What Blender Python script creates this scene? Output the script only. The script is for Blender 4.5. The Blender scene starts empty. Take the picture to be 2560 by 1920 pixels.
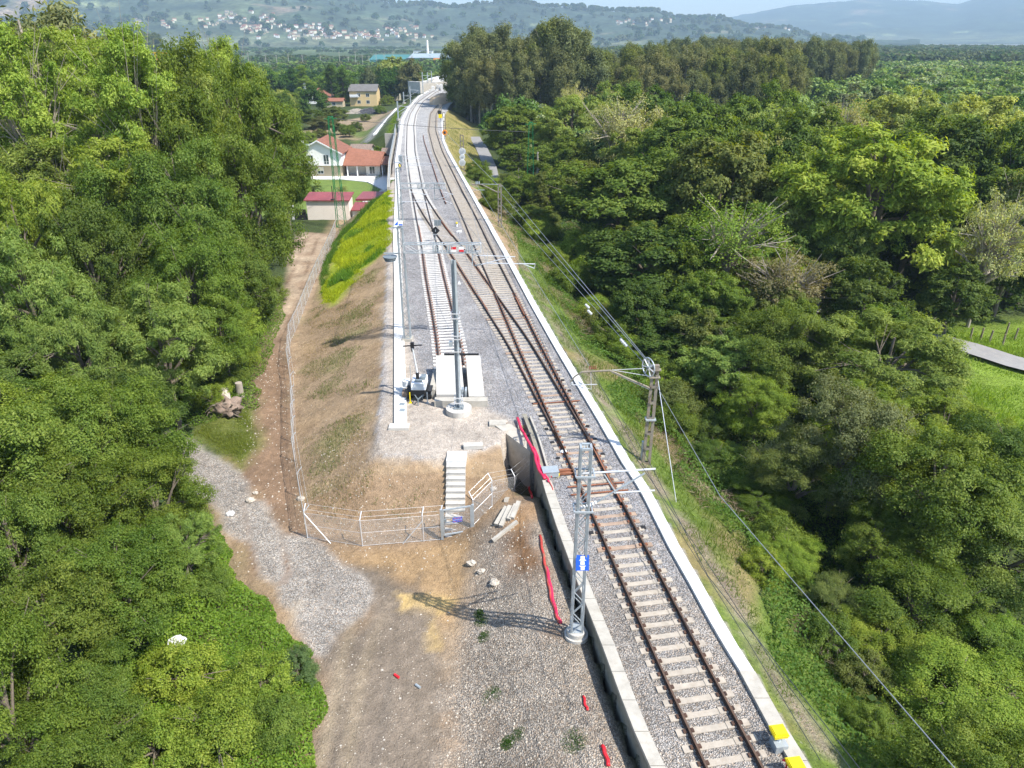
import bpy, math, random
import numpy as np
from mathutils import Vector, Matrix
random.seed(7); rng = np.random.default_rng(11)
scene = bpy.context.scene
COL = scene.collection
R = math.radians

# ------------------------------------------------------------------ camera, sky, sun, exposure
FPX = 1775.0; PITCH = R(26.0); CAMH = 21.0
cam_d = bpy.data.cameras.new('camera'); cam = bpy.data.objects.new('camera', cam_d); COL.objects.link(cam)
cam.location = (0, 0, CAMH); cam.rotation_euler = (R(90) - PITCH, 0, 0)
cam_d.sensor_width = 36.0; cam_d.lens = 36.0 * FPX / 2560.0
cam_d.clip_start = 0.3; cam_d.clip_end = 60000
scene.camera = cam
SUN_EL = R(52.5); SUN_DIR = Vector((0.867 * math.cos(SUN_EL), -0.498 * math.cos(SUN_EL), math.sin(SUN_EL)))
world = bpy.data.worlds.new('World'); scene.world = world; world.use_nodes = True
wn = world.node_tree.nodes; wl = world.node_tree.links
for n in list(wn): wn.remove(n)
sky = wn.new('ShaderNodeTexSky'); sky.sky_type = 'NISHITA'; sky.sun_disc = False
sky.sun_elevation = SUN_EL; sky.sun_rotation = math.atan2(SUN_DIR.x, SUN_DIR.y)
sky.air_density = 1.0; sky.dust_density = 0.6; sky.ozone_density = 1.5
bg = wn.new('ShaderNodeBackground'); bg.inputs['Strength'].default_value = 0.15
wo = wn.new('ShaderNodeOutputWorld'); wl.new(sky.outputs[0], bg.inputs[0]); wl.new(bg.outputs[0], wo.inputs[0])
sd = bpy.data.lights.new('sun', 'SUN'); sd.energy = 4.3; sd.angle = R(0.5); sd.color = (1.0, 0.955, 0.88)
sun = bpy.data.objects.new('sun', sd); COL.objects.link(sun)
sun.rotation_euler = SUN_DIR.to_track_quat('Z', 'Y').to_euler()
scene.view_settings.view_transform = 'Standard'; scene.view_settings.look = 'None'
scene.view_settings.gamma = 1.0; scene.view_settings.exposure = 0.85
scene.render.engine = 'CYCLES'
cy = scene.cycles
cy.max_bounces = 5; cy.diffuse_bounces = 2; cy.glossy_bounces = 2; cy.transmission_bounces = 3
cy.transparent_max_bounces = 10; cy.volume_bounces = 0; cy.use_denoising = True
cy.use_adaptive_sampling = True; cy.adaptive_threshold = 0.02; cy.caustics_reflective = False; cy.caustics_refractive = False

# ------------------------------------------------------------------ sight lines: from a place in the photograph to a point on the ground
K = 2560.0 / 2212.0
def P(px, py, z=0.0):
    x = (px - 1280) / FPX; y = (960 - py) / FPX
    d = (x, math.cos(PITCH) + y * math.sin(PITCH), -math.sin(PITCH) + y * math.cos(PITCH))
    t = (z - CAMH) / d[2]
    return Vector((d[0] * t, d[1] * t, z))
def D(px, py, z=0.0): return P(px * K, py * K, z)
def PY(px, py, Y):
    x = (px - 1280) / FPX; y = (960 - py) / FPX
    d = (x, math.cos(PITCH) + y * math.sin(PITCH), -math.sin(PITCH) + y * math.cos(PITCH))
    t = Y / d[1]
    return Vector((d[0] * t, Y, CAMH + d[2] * t))
def DY(px, py, Y): return PY(px * K, py * K, Y)
def dep(p): return p.y * math.cos(PITCH) + (CAMH - p.z) * math.sin(PITCH)

# ------------------------------------------------------------------ materials
def nd(nt, t, **kw):
    n = nt.nodes.new(t)
    for k, v in kw.items(): setattr(n, k, v)
    return n
def newmat(name):
    m = bpy.data.materials.new(name); m.use_nodes = True
    nt = m.node_tree
    for n in list(nt.nodes): nt.nodes.remove(n)
    return m, nt, nt.nodes.new('ShaderNodeOutputMaterial')
def mixc(nt, a, b, f, mode='MIX'):
    n = nd(nt, 'ShaderNodeMix', data_type='RGBA', blend_type=mode)
    for sock, v in ((n.inputs[0], f), (n.inputs[6], a), (n.inputs[7], b)):
        if isinstance(v, bpy.types.NodeSocket): nt.links.new(v, sock)
        else: sock.default_value = v if not isinstance(v, tuple) else (*v[:3], 1)
    return n.outputs[2]
def mth(nt, op, a, b=0.0, c=0.0):
    n = nd(nt, 'ShaderNodeMath', operation=op)
    for i, v in enumerate((a, b, c)):
        if isinstance(v, bpy.types.NodeSocket): nt.links.new(v, n.inputs[i])
        else: n.inputs[i].default_value = v
    return n.outputs[0]
def noise(nt, scale, detail=3.0, rough=0.6, vec=None):
    n = nd(nt, 'ShaderNodeTexNoise'); n.inputs['Scale'].default_value = scale
    n.inputs['Detail'].default_value = detail; n.inputs['Roughness'].default_value = rough
    if vec: nt.links.new(vec, n.inputs['Vector'])
    return n.outputs[0]
def ramp(nt, v, lo, hi, a=0.0, b=1.0):
    n = nd(nt, 'ShaderNodeMapRange'); nt.links.new(v, n.inputs[0])
    for i, q in enumerate((lo, hi, a, b)): n.inputs[i + 1].default_value = q
    return n.outputs[0]
def simple(name, col, rough=0.7, metal=0.0, var=0.12, scale=3.0, dirt=None, dirt_amt=0.3, bump=0.0, bscale=20.0, spec=0.4):
    """a painted, metal or concrete surface with uneven tone and a little dirt"""
    m, nt, out = newmat(name)
    b = nd(nt, 'ShaderNodeBsdfPrincipled'); nt.links.new(b.outputs[0], out.inputs[0])
    g = nd(nt, 'ShaderNodeNewGeometry').outputs['Position']
    n1 = noise(nt, scale, 4, 0.65, g)
    c = mixc(nt, tuple(x * (1 - var) for x in col), tuple(min(1, x * (1 + var)) for x in col), ramp(nt, n1, 0.3, 0.7))
    if dirt:
        c = mixc(nt, c, dirt, mth(nt, 'MULTIPLY', ramp(nt, noise(nt, scale * 0.6 + 1.7, 5, 0.7, g), 0.5, 0.75), dirt_amt))
    nt.links.new(c, b.inputs['Base Color'])
    b.inputs['Roughness'].default_value = rough; b.inputs['Metallic'].default_value = metal
    b.inputs['Specular IOR Level'].default_value = spec
    if bump:
        bn = nd(nt, 'ShaderNodeBump'); bn.inputs['Strength'].default_value = bump; bn.inputs['Distance'].default_value = 0.03
        nt.links.new(noise(nt, bscale, 3, 0.6, g), bn.inputs['Height']); nt.links.new(bn.outputs[0], b.inputs['Normal'])
    return m

M = {}
M['concrete'] = simple('concrete', (0.42, 0.39, 0.335), 0.85, 0, 0.14, 2.0, (0.26, 0.22, 0.16), 0.45, 0.3, 30)
M['concrete_new'] = simple('concrete_new', (0.50, 0.475, 0.43), 0.8, 0, 0.10, 1.5, (0.30, 0.26, 0.20), 0.5, 0.2, 30)
M['concrete_old'] = simple('concrete_old', (0.27, 0.25, 0.20), 0.9, 0, 0.2, 2.5, (0.12, 0.11, 0.07), 0.6, 0.4, 25)
M['kerb_white'] = simple('kerb_white', (0.66, 0.65, 0.62), 0.8, 0, 0.07, 1.2, (0.40, 0.37, 0.30), 0.8, 0.15, 30)
M['sleeper'] = simple('sleeper', (0.40, 0.35, 0.285), 0.9, 0, 0.16, 2.2, (0.30, 0.23, 0.16), 0.6, 0.3, 40)
M['sleeper_new'] = simple('sleeper_new', (0.60, 0.58, 0.54), 0.85, 0, 0.08, 2.2, (0.42, 0.36, 0.30), 0.4, 0.2, 40)
M['sleeper_rust'] = simple('sleeper_rust', (0.33, 0.235, 0.17), 0.9, 0, 0.2, 2.2, (0.42, 0.36, 0.28), 0.5, 0.3, 40)
M['rust'] = simple('rust', (0.26, 0.105, 0.055), 0.85, 0, 0.3, 4.0, (0.12, 0.05, 0.03), 0.5)
M['rail'] = simple('rail', (0.085, 0.048, 0.033), 0.62, 0.2, 0.25, 1.5, (0.16, 0.075, 0.04), 0.6)
M['rail_top'] = simple('rail_top', (0.15, 0.095, 0.065), 0.45, 0.4, 0.25, 1.5, (0.2, 0.1, 0.05), 0.5)
M['galv'] = simple('galv', (0.42, 0.46, 0.48), 0.45, 0.35, 0.12, 3.0, (0.28, 0.31, 0.33), 0.5)
M['galv_dark'] = simple('galv_dark', (0.24, 0.28, 0.30), 0.5, 0.35, 0.12, 3.0, (0.15, 0.17, 0.19), 0.5)
M['alu'] = simple('alu', (0.66, 0.67, 0.68), 0.4, 0.4, 0.06, 3.0)
M['wire'] = simple('wire', (0.30, 0.31, 0.32), 0.5, 0.4, 0.1, 0.3)
M['wire_dark'] = simple('wire_dark', (0.04, 0.045, 0.05), 0.6, 0.1, 0.1, 0.3)
M['oldsteel'] = simple('oldsteel', (0.24, 0.215, 0.17), 0.75, 0.15, 0.2, 4.0, (0.26, 0.13, 0.07), 0.6)
M['green_steel'] = simple('green_steel', (0.012, 0.19, 0.06), 0.5, 0.1, 0.15, 2.0)
M['blue'] = simple('blue', (0.012, 0.09, 0.50), 0.5, 0, 0.05, 2.0)
M['white'] = simple('white', (0.80, 0.80, 0.79), 0.6, 0, 0.03, 2.0, (0.55, 0.5, 0.42), 0.25)
M['whitepaint'] = simple('whitepaint', (0.82, 0.81, 0.76), 0.8, 0, 0.04, 0.7, (0.6, 0.55, 0.45), 0.3)
M['cream'] = simple('cream', (0.72, 0.66, 0.50), 0.85, 0, 0.05, 0.7, (0.5, 0.43, 0.3), 0.25)
M['yellowwall'] = simple('yellowwall', (0.66, 0.49, 0.25), 0.85, 0, 0.05, 0.7)
M['beige'] = simple('beige', (0.50, 0.42, 0.29), 0.85, 0, 0.07, 0.7, (0.35, 0.28, 0.2), 0.3)
M['pinkwall'] = simple('pinkwall', (0.84, 0.75, 0.66), 0.85, 0, 0.05, 0.5, (0.55, 0.45, 0.36), 0.3)
M['rooftile'] = simple('rooftile', (0.23, 0.095, 0.06), 0.85, 0, 0.3, 1.6, (0.16, 0.08, 0.05), 0.7, 0.5, 6)
M['rooforange'] = simple('rooforange', (0.27, 0.115, 0.07), 0.85, 0, 0.2, 1.6, (0.3, 0.12, 0.07), 0.5, 0.5, 6)
M['redsheet'] = simple('redsheet', (0.27, 0.062, 0.065), 0.5, 0.1, 0.2, 0.6, (0.42, 0.18, 0.16), 0.5)
M['greyroof'] = simple('greyroof', (0.16, 0.15, 0.14), 0.8, 0, 0.15, 1.0, (0.1, 0.1, 0.09), 0.4)
M['tealroof'] = simple('tealroof', (0.05, 0.20, 0.18), 0.5, 0.1, 0.1, 0.05)
M['tealwall'] = simple('tealwall', (0.22, 0.55, 0.52), 0.6, 0, 0.1, 0.05)
M['greysheet'] = simple('greysheet', (0.36, 0.42, 0.45), 0.5, 0.1, 0.1, 0.05)
M['dark'] = simple('dark', (0.02, 0.02, 0.022), 0.6, 0, 0.1)
M['black'] = simple('black', (0.012, 0.012, 0.014), 0.5, 0, 0.1)
M['rubber'] = simple('rubber', (0.02, 0.02, 0.022), 0.85, 0, 0.2)
M['yellow'] = simple('yellow', (0.80, 0.62, 0.01), 0.45, 0, 0.04, 4)
M['red'] = simple('red', (0.62, 0.02, 0.03), 0.5, 0, 0.05)
M['pink'] = simple('pink', (0.66, 0.022, 0.085), 0.45, 0, 0.12, 3, (0.36, 0.2, 0.14), 0.25)
M['redtube'] = simple('redtube', (0.46, 0.05, 0.04), 0.6, 0, 0.25, 2.2, (0.27, 0.16, 0.10), 1.3)
M['orange'] = simple('orange', (0.75, 0.25, 0.02), 0.5, 0, 0.05)
M['glass'] = simple('glass', (0.035, 0.05, 0.06), 0.12, 0, 0.2, 1.0, spec=0.8)
M['wood'] = simple('wood', (0.26, 0.21, 0.15), 0.85, 0, 0.2, 3.0, (0.12, 0.1, 0.08), 0.5)
M['bark'] = simple('bark', (0.17, 0.14, 0.105), 0.9, 0, 0.3, 2.0, (0.07, 0.065, 0.05), 0.6, 0.5, 8)
M['bark_pale'] = simple('bark_pale', (0.36, 0.31, 0.25), 0.85, 0, 0.25, 1.2, (0.17, 0.14, 0.10), 0.7)
M['stone'] = simple('stone', (0.46, 0.41, 0.34), 0.9, 0, 0.25, 5, (0.28, 0.2, 0.13), 0.5, 0.5, 12)
M['rootsoil'] = simple('rootsoil', (0.24, 0.18, 0.14), 0.95, 0, 0.35, 4, (0.1, 0.07, 0.06), 0.7, 1.0, 7)
M['asphalt'] = simple('asphalt', (0.26, 0.25, 0.24), 0.9, 0, 0.1, 0.6, (0.36, 0.33, 0.28), 0.5, 0.2, 30)
M['paving'] = simple('paving', (0.56, 0.54, 0.49), 0.85, 0, 0.08, 0.5, (0.36, 0.34, 0.3), 0.4)
M['tilewhite'] = simple('tilewhite', (0.78, 0.76, 0.72), 0.6, 0, 0.06, 0.6)
M['lawn'] = simple('lawn', (0.115, 0.175, 0.03), 0.95, 0, 0.3, 0.25, (0.28, 0.26, 0.06), 0.7, 0.6, 5)
M['ballast_heap'] = simple('ballast_heap', (0.10, 0.10, 0.11), 0.9, 0, 0.4, 2.0, (0.3, 0.3, 0.3), 0.5)

def leafmat(name, trans=0.42, gloss=0.012):
    """foliage: each leaf its own tone (face attribute v; in crowns it also carries clump self-shade), the plant's tint in the object colour"""
    m, nt, out = newmat(name)
    at = nd(nt, 'ShaderNodeAttribute', attribute_name='v')
    oi = nd(nt, 'ShaderNodeObjectInfo')
    hs = nd(nt, 'ShaderNodeHueSaturation')
    nt.links.new(oi.outputs['Color'], hs.inputs['Color'])
    hs.inputs['Hue'].default_value = 0.5
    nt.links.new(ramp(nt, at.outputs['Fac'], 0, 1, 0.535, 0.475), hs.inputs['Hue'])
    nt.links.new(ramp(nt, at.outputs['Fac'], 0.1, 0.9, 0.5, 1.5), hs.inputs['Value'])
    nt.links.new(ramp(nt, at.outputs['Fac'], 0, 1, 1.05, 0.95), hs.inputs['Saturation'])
    c = hs.outputs[0]
    df = nd(nt, 'ShaderNodeBsdfDiffuse'); tr = nd(nt, 'ShaderNodeBsdfTranslucent'); gl = nd(nt, 'ShaderNodeBsdfGlossy')
    gl.inputs['Roughness'].default_value = 0.6; gl.inputs['Color'].default_value = (0.9, 0.95, 0.9, 1)
    nt.links.new(c, df.inputs[0])
    nt.links.new(mixc(nt, c, (1.45, 1.35, 0.3, 1), 1.0, 'MULTIPLY'), tr.inputs[0])
    mx = nd(nt, 'ShaderNodeMixShader'); mx.inputs[0].default_value = trans
    nt.links.new(df.outputs[0], mx.inputs[1]); nt.links.new(tr.outputs[0], mx.inputs[2])
    m2 = nd(nt, 'ShaderNodeMixShader'); m2.inputs[0].default_value = gloss
    nt.links.new(mx.outputs[0], m2.inputs[1]); nt.links.new(gl.outputs[0], m2.inputs[2])
    nt.links.new(m2.outputs[0], out.inputs[0])
    return m
M['leaf'] = leafmat('leaf')
M['leaf_matt'] = leafmat('leaf_matt', 0.3, 0.006)

def groundmat(name='ground', far=False):
    """soil, stone and turf: what lies where comes as vertex colour (its own colour, plus painted shade at the wall foot) and weights; grain is procedural"""
    m, nt, out = newmat(name)
    b = nd(nt, 'ShaderNodeBsdfPrincipled'); nt.links.new(b.outputs[0], out.inputs[0])
    b.inputs['Roughness'].default_value = 0.95; b.inputs['Specular IOR Level'].default_value = 0.15
    g = nd(nt, 'ShaderNodeNewGeometry').outputs['Position']
    col = nd(nt, 'ShaderNodeAttribute', attribute_name='Col').outputs['Color']
    wt = nd(nt, 'ShaderNodeAttribute', attribute_name='Wt')
    sp = nd(nt, 'ShaderNodeSeparateColor'); nt.links.new(wt.outputs['Color'], sp.inputs[0])
    stony, turf = sp.outputs[0], sp.outputs[1]
    n1 = noise(nt, 0.35, 5, 0.65, g); n2 = noise(nt, 2.3, 5, 0.7, g); n3 = noise(nt, 14.0, 3, 0.7, g)
    v = mth(nt, 'MULTIPLY', ramp(nt, n1, 0.3, 0.7, 0.78, 1.2), ramp(nt, n2, 0.3, 0.7, 0.76, 1.22))
    v = mth(nt, 'MULTIPLY', v, ramp(nt, n3, 0.3, 0.7, 0.80, 1.18))
    if far:   # woods, clearings and single crowns on the far slopes
        v = mth(nt, 'MULTIPLY', v, ramp(nt, noise(nt, 0.045, 6, 0.75, g), 0.36, 0.64, 0.45, 1.6))
        v = mth(nt, 'MULTIPLY', v, ramp(nt, noise(nt, 0.006, 5, 0.65, g), 0.36, 0.64, 0.65, 1.45))
    vo = nd(nt, 'ShaderNodeTexVoronoi'); vo.inputs['Scale'].default_value = 19.0; nt.links.new(g, vo.inputs['Vector'])
    s2 = nd(nt, 'ShaderNodeSeparateColor'); nt.links.new(vo.outputs['Color'], s2.inputs[0])
    vdark = ramp(nt, vo.outputs['Distance'], 0.25, 0.62, 1.0, 0.5)
    stone = mth(nt, 'MULTIPLY', ramp(nt, s2.outputs[0], 0, 1, 0.62, 1.42), vdark)
    v = mth(nt, 'MULTIPLY', v, mth(nt, 'ADD', mth(nt, 'MULTIPLY', stone, stony), mth(nt, 'SUBTRACT', 1.0, stony)))
    cc = nd(nt, 'ShaderNodeCombineColor')
    for i in range(3): nt.links.new(v, cc.inputs[i])
    c = mixc(nt, col, cc.outputs[0], 1.0, 'MULTIPLY')
    # tone of single stones: some rusty, some bluish
    c = mixc(nt, c, mixc(nt, c, (1.13, 1.0, 0.88, 1), 1.0, 'MULTIPLY'), mth(nt, 'MULTIPLY', ramp(nt, s2.outputs[1], 0.55, 0.9), stony))
    # light pebbles lying on bare soil
    vp = nd(nt, 'ShaderNodeTexVoronoi'); vp.inputs['Scale'].default_value = 3.2; nt.links.new(g, vp.inputs['Vector'])
    s3 = nd(nt, 'ShaderNodeSeparateColor'); nt.links.new(vp.outputs['Color'], s3.inputs[0])
    peb = mth(nt, 'MULTIPLY', mth(nt, 'LESS_THAN', vp.outputs['Distance'], ramp(nt, s3.outputs[0], 0.55, 1.0, 0.0, 0.17)), sp.outputs[2])
    c = mixc(nt, c, (0.55, 0.50, 0.43, 1), peb)
    # turf: streaky light and dark
    tn = noise(nt, 5.0, 6, 0.8, g)
    c = mixc(nt, c, mixc(nt, c, (1.5, 1.45, 1.1, 1), 1.0, 'MULTIPLY'), mth(nt, 'MULTIPLY', ramp(nt, tn, 0.5, 0.7), turf))
    c = mixc(nt, c, mixc(nt, c, (0.45, 0.5, 0.5, 1), 1.0, 'MULTIPLY'), mth(nt, 'MULTIPLY', ramp(nt, tn, 0.5, 0.32), turf))
    nt.links.new(c, b.inputs['Base Color'])
    bn = nd(nt, 'ShaderNodeBump'); bn.inputs['Strength'].default_value = 1.0; bn.inputs['Distance'].default_value = 0.07
    h = mth(nt, 'ADD', mth(nt, 'MULTIPLY', mth(nt, 'SUBTRACT', 1.0, vo.outputs['Distance']), stony), mth(nt, 'MULTIPLY', n3, 0.9))
    h = mth(nt, 'ADD', h, mth(nt, 'MULTIPLY', n2, 2.0))
    nt.links.new(h, bn.inputs['Height']); nt.links.new(bn.outputs[0], b.inputs['Normal'])
    return m
M['ground'] = groundmat()
M['hills'] = groundmat('hills', True)

def meshfence(name):
    m, nt, out = newmat(name)
    b = nd(nt, 'ShaderNodeBsdfPrincipled'); b.inputs['Base Color'].default_value = (0.62, 0.64, 0.66, 1)
    b.inputs['Metallic'].default_value = 0.3; b.inputs['Roughness'].default_value = 0.45
    uv = nd(nt, 'ShaderNodeUVMap'); sp = nd(nt, 'ShaderNodeSeparateXYZ'); nt.links.new(uv.outputs[0], sp.inputs[0])
    def lines(a):
        f = mth(nt, 'FRACT', a)
        return mth(nt, 'LESS_THAN', f, 0.105)
    s = mth(nt, 'MULTIPLY', mth(nt, 'ADD', sp.outputs[0], sp.outputs[1]), 14.0)
    d = mth(nt, 'MULTIPLY', mth(nt, 'SUBTRACT', sp.outputs[0], sp.outputs[1]), 14.0)
    f = mth(nt, 'MAXIMUM', lines(s), lines(d))
    t = nd(nt, 'ShaderNodeBsdfTransparent'); mx = nd(nt, 'ShaderNodeMixShader')
    nt.links.new(f, mx.inputs[0]); nt.links.new(t.outputs[0], mx.inputs[1]); nt.links.new(b.outputs[0], mx.inputs[2])
    nt.links.new(mx.outputs[0], out.inputs[0])
    return m
M['chainlink'] = meshfence('chainlink')

# ------------------------------------------------------------------ mesh builder and naming helpers
class MB:
    def __init__(s): s.v = []; s.f = []; s.mi = []; s.uv = None
    def add(s, vs, fs, mi=0):
        o = len(s.v); s.v += [tuple(v) for v in vs]
        for f in fs: s.f.append(tuple(i + o for i in f)); s.mi.append(mi)
        return s
    def box(s, x0, x1, y0, y1, z0, z1, mi=0, M4=None):
        vs = [Vector((x, y, z)) for z in (z0, z1) for y in (y0, y1) for x in (x0, x1)]
        if M4 is not None: vs = [M4 @ v for v in vs]
        return s.add(vs, [(0, 2, 3, 1), (4, 5, 7, 6), (0, 1, 5, 4), (2, 6, 7, 3), (0, 4, 6, 2), (1, 3, 7, 5)], mi)
    def bar(s, a, b, w, h=None, mi=0, up=(0, 0, 1)):
        a = Vector(a); b = Vector(b); h = w if h is None else h
        d = (b - a); L = d.length
        if L < 1e-6: return s
        d /= L; u = Vector(up)
        if abs(d.dot(u)) > 0.98: u = Vector((1, 0, 0))
        x = d.cross(u).normalized() * w / 2; y = x.cross(d).normalized() * h / 2
        vs = [p + sx * x + sy * y for p in (a, b) for sx, sy in ((-1, -1), (1, -1), (1, 1), (-1, 1))]
        return s.add(vs, [(0, 1, 2, 3), (7, 6, 5, 4), (0, 4, 5, 1), (1, 5, 6, 2), (2, 6, 7, 3), (3, 7, 4, 0)], mi)
    def tube(s, pts, r, n=6, mi=0, cap=True):
        pts = [Vector(p) for p in pts]; rs = r if isinstance(r, (list, tuple)) else [r] * len(pts)
        o = len(s.v); prev = None
        for i, p in enumerate(pts):
            d = (pts[min(i + 1, len(pts) - 1)] - pts[max(i - 1, 0)])
            d = d.normalized() if d.length > 1e-9 else Vector((0, 0, 1))
            if prev is None:
                u = Vector((0, 0, 1)) if abs(d.z) < 0.9 else Vector((1, 0, 0))
                x = d.cross(u).normalized()
            else:
                x = (prev - d * prev.dot(d))
                x = x.normalized() if x.length > 1e-6 else d.orthogonal().normalized()
            prev = x; y = d.cross(x)
            for k in range(n):
                a = 2 * math.pi * k / n
                s.v.append(tuple(p + (x * math.cos(a) + y * math.sin(a)) * rs[i]))
        for i in range(len(pts) - 1):
            for k in range(n):
                k2 = (k + 1) % n
                s.f.append((o + i * n + k, o + i * n + k2, o + (i + 1) * n + k2, o + (i + 1) * n + k)); s.mi.append(mi)
        if cap:
            s.f.append(tuple(o + k for k in reversed(range(n)))); s.mi.append(mi)
            e = o + (len(pts) - 1) * n; s.f.append(tuple(e + k for k in range(n))); s.mi.append(mi)
        return s
    def cyl(s, c, r, z0, z1, n=20, mi=0, r2=None):
        return s.tube([(c[0], c[1], z0), (c[0], c[1], z1)], [r, r if r2 is None else r2], n, mi)
    def prism(s, poly, z0, z1, mi=0):
        n = len(poly); vs = [(x, y, z0) for x, y in poly] + [(x, y, z1) for x, y in poly]
        fs = [tuple(reversed(range(n))), tuple(range(n, 2 * n))] + [(i, (i + 1) % n, n + (i + 1) % n, n + i) for i in range(n)]
        return s.add(vs, fs, mi)
ORG = {}
def tag(o, label=None, cat=None, group=None, kind=None):
    if label: o['label'] = label
    if cat: o['category'] = cat
    if group: o['group'] = group
    if kind: o['kind'] = kind
    return o
def thing(name, label, cat, loc=(0, 0, 0), group=None):
    o = bpy.data.objects.new(name, None); o.empty_display_size = 0.3; COL.objects.link(o)
    o.location = Vector(loc); ORG[o.name] = Vector(loc)
    return tag(o, label, cat, group)
def build(mb, name, mats, parent=None, loc=None, smooth=False):
    """world-space mesh data -> one object; its origin at its thing's base"""
    if not isinstance(mats, (list, tuple)): mats = [mats]
    org = ORG[parent.name] if parent is not None else (Vector(loc) if loc is not None else Vector((0, 0, 0)))
    me = bpy.data.meshes.new(name)
    v = np.array(mb.v, dtype=float) - np.array(org)
    me.from_pydata(v.tolist(), [], mb.f)
    for m in mats: me.materials.append(M[m] if isinstance(m, str) else m)
    me.polygons.foreach_set('material_index', mb.mi)
    if smooth: me.polygons.foreach_set('use_smooth', [True] * len(mb.f))
    me.validate(); me.update()
    o = bpy.data.objects.new(name, me); COL.objects.link(o)
    if parent is not None: o.parent = parent
    else: o.location = org
    ORG[o.name] = org
    return o
def copytree(o, parent=None):
    c = o.copy(); COL.objects.link(c)
    if parent is not None: c.parent = parent
    for ch in o.children: copytree(ch, c)
    return c

# ------------------------------------------------------------------ lie of the land
def sdp(X, Y, poly):
    """signed distance to a polygon, negative inside"""
    d = np.full(X.shape, 1e9); ins = np.zeros(X.shape, bool); n = len(poly)
    for i in range(n):
        x1, y1 = poly[i][0], poly[i][1]; x2, y2 = poly[(i + 1) % n][0], poly[(i + 1) % n][1]
        dx, dy = x2 - x1, y2 - y1; L = dx * dx + dy * dy + 1e-12
        t = np.clip(((X - x1) * dx + (Y - y1) * dy) / L, 0, 1)
        d = np.minimum(d, np.hypot(X - x1 - t * dx, Y - y1 - t * dy))
        c = ((y1 > Y) != (y2 > Y)) & (X < dx * (Y - y1) / (dy + 1e-12) + x1)
        ins ^= c
    return np.where(ins, -d, d)
RE = [(11.1, 5), (9.5, 15), (9.2, 16.5), (8.9, 18.7), (8.5, 20.6), (8.0, 23.9), (7.7, 25.6), (7.1, 30.4), (6.5, 33.2), (5.7, 38.0), (4.9, 42.4), (3.6, 49.8), (2.1, 58.8), (-0.3, 74.1), (-3.7, 95.2), (-11.0, 140.0), (-12.7, 150.5), (-15.4, 169.4), (-18.6, 203.7), (-20.6, 230.6), (-21.3, 262), (-21.0, 300), (-17, 332), (-9, 367), (6, 402), (30, 440)]
LE = [(-7.1, 37.4), (-11.3, 65.6), (-13.8, 81.5), (-17.3, 106.7), (-21.9, 137.6), (-26.6, 175.2), (-31.4, 214.1), (-34.6, 251.1), (-37.3, 302.8), (-37.0, 336), (-33, 380), (-22, 440)]
WE = [(6.2, 5), (4.45, 15.0), (4.2, 16.0), (3.9, 17.6), (3.5, 20.0), (2.95, 22.9), (2.2, 27.2), (1.75, 30.3), (1.15, 35.6), (0.6, 38.8)]
def fx(E, y): return np.interp(y, [p[1] for p in E], [p[0] for p in E])
YARD = [(0.7, 38.2), (-0.6, 35.7), (-2, 34.6), (-3.6, 33.9), (-5.2, 33.9), (-7.4, 34.2), (-7.9, 36.2), (-8.5, 41.6), (-10.3, 54.2), (-13.0, 73), (-17.8, 104), (-22.4, 137.6), (-27.0, 175), (-31.9, 214), (-35.2, 251), (-37.9, 303), (-37.6, 336), (-33.6, 380), (-22.6, 440), (30, 440), (6, 402), (-9, 367), (-17, 332), (-21.0, 300), (-21.3, 262), (-20.6, 230.6), (-18.6, 203.7), (-15.4, 169.4), (-12.7, 150.5), (-11.0, 140.0), (-3.7, 95.2), (-0.3, 74.1), (2.1, 58.8), (3.6, 49.8), (4.9, 42.4), (5.7, 38.0)]
_ph = rng.uniform(0, 6.28, (24, 2)); _fr = rng.uniform(-1, 1, (24, 2))
def fbm(X, Y, s):
    r = np.zeros(X.shape); a = 1.0; k = 0
    for o in range(4):
        for j in range(4):
            f = _fr[k % 24] / np.hypot(*_fr[k % 24]) * (2 ** o) / s; r += a * np.sin(X * f[0] + Y * f[1] + _ph[k % 24, 0] + 1.7 * np.sin((X * f[1] - Y * f[0]) * 0.63 + _ph[k % 24, 1])); k += 1
        a *= 0.55
    return r / 4.0
LANE_R = [(30, 82), (36, 74), (41.8, 65.5), (46.2, 60), (56, 50), (75, 36)]
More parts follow.
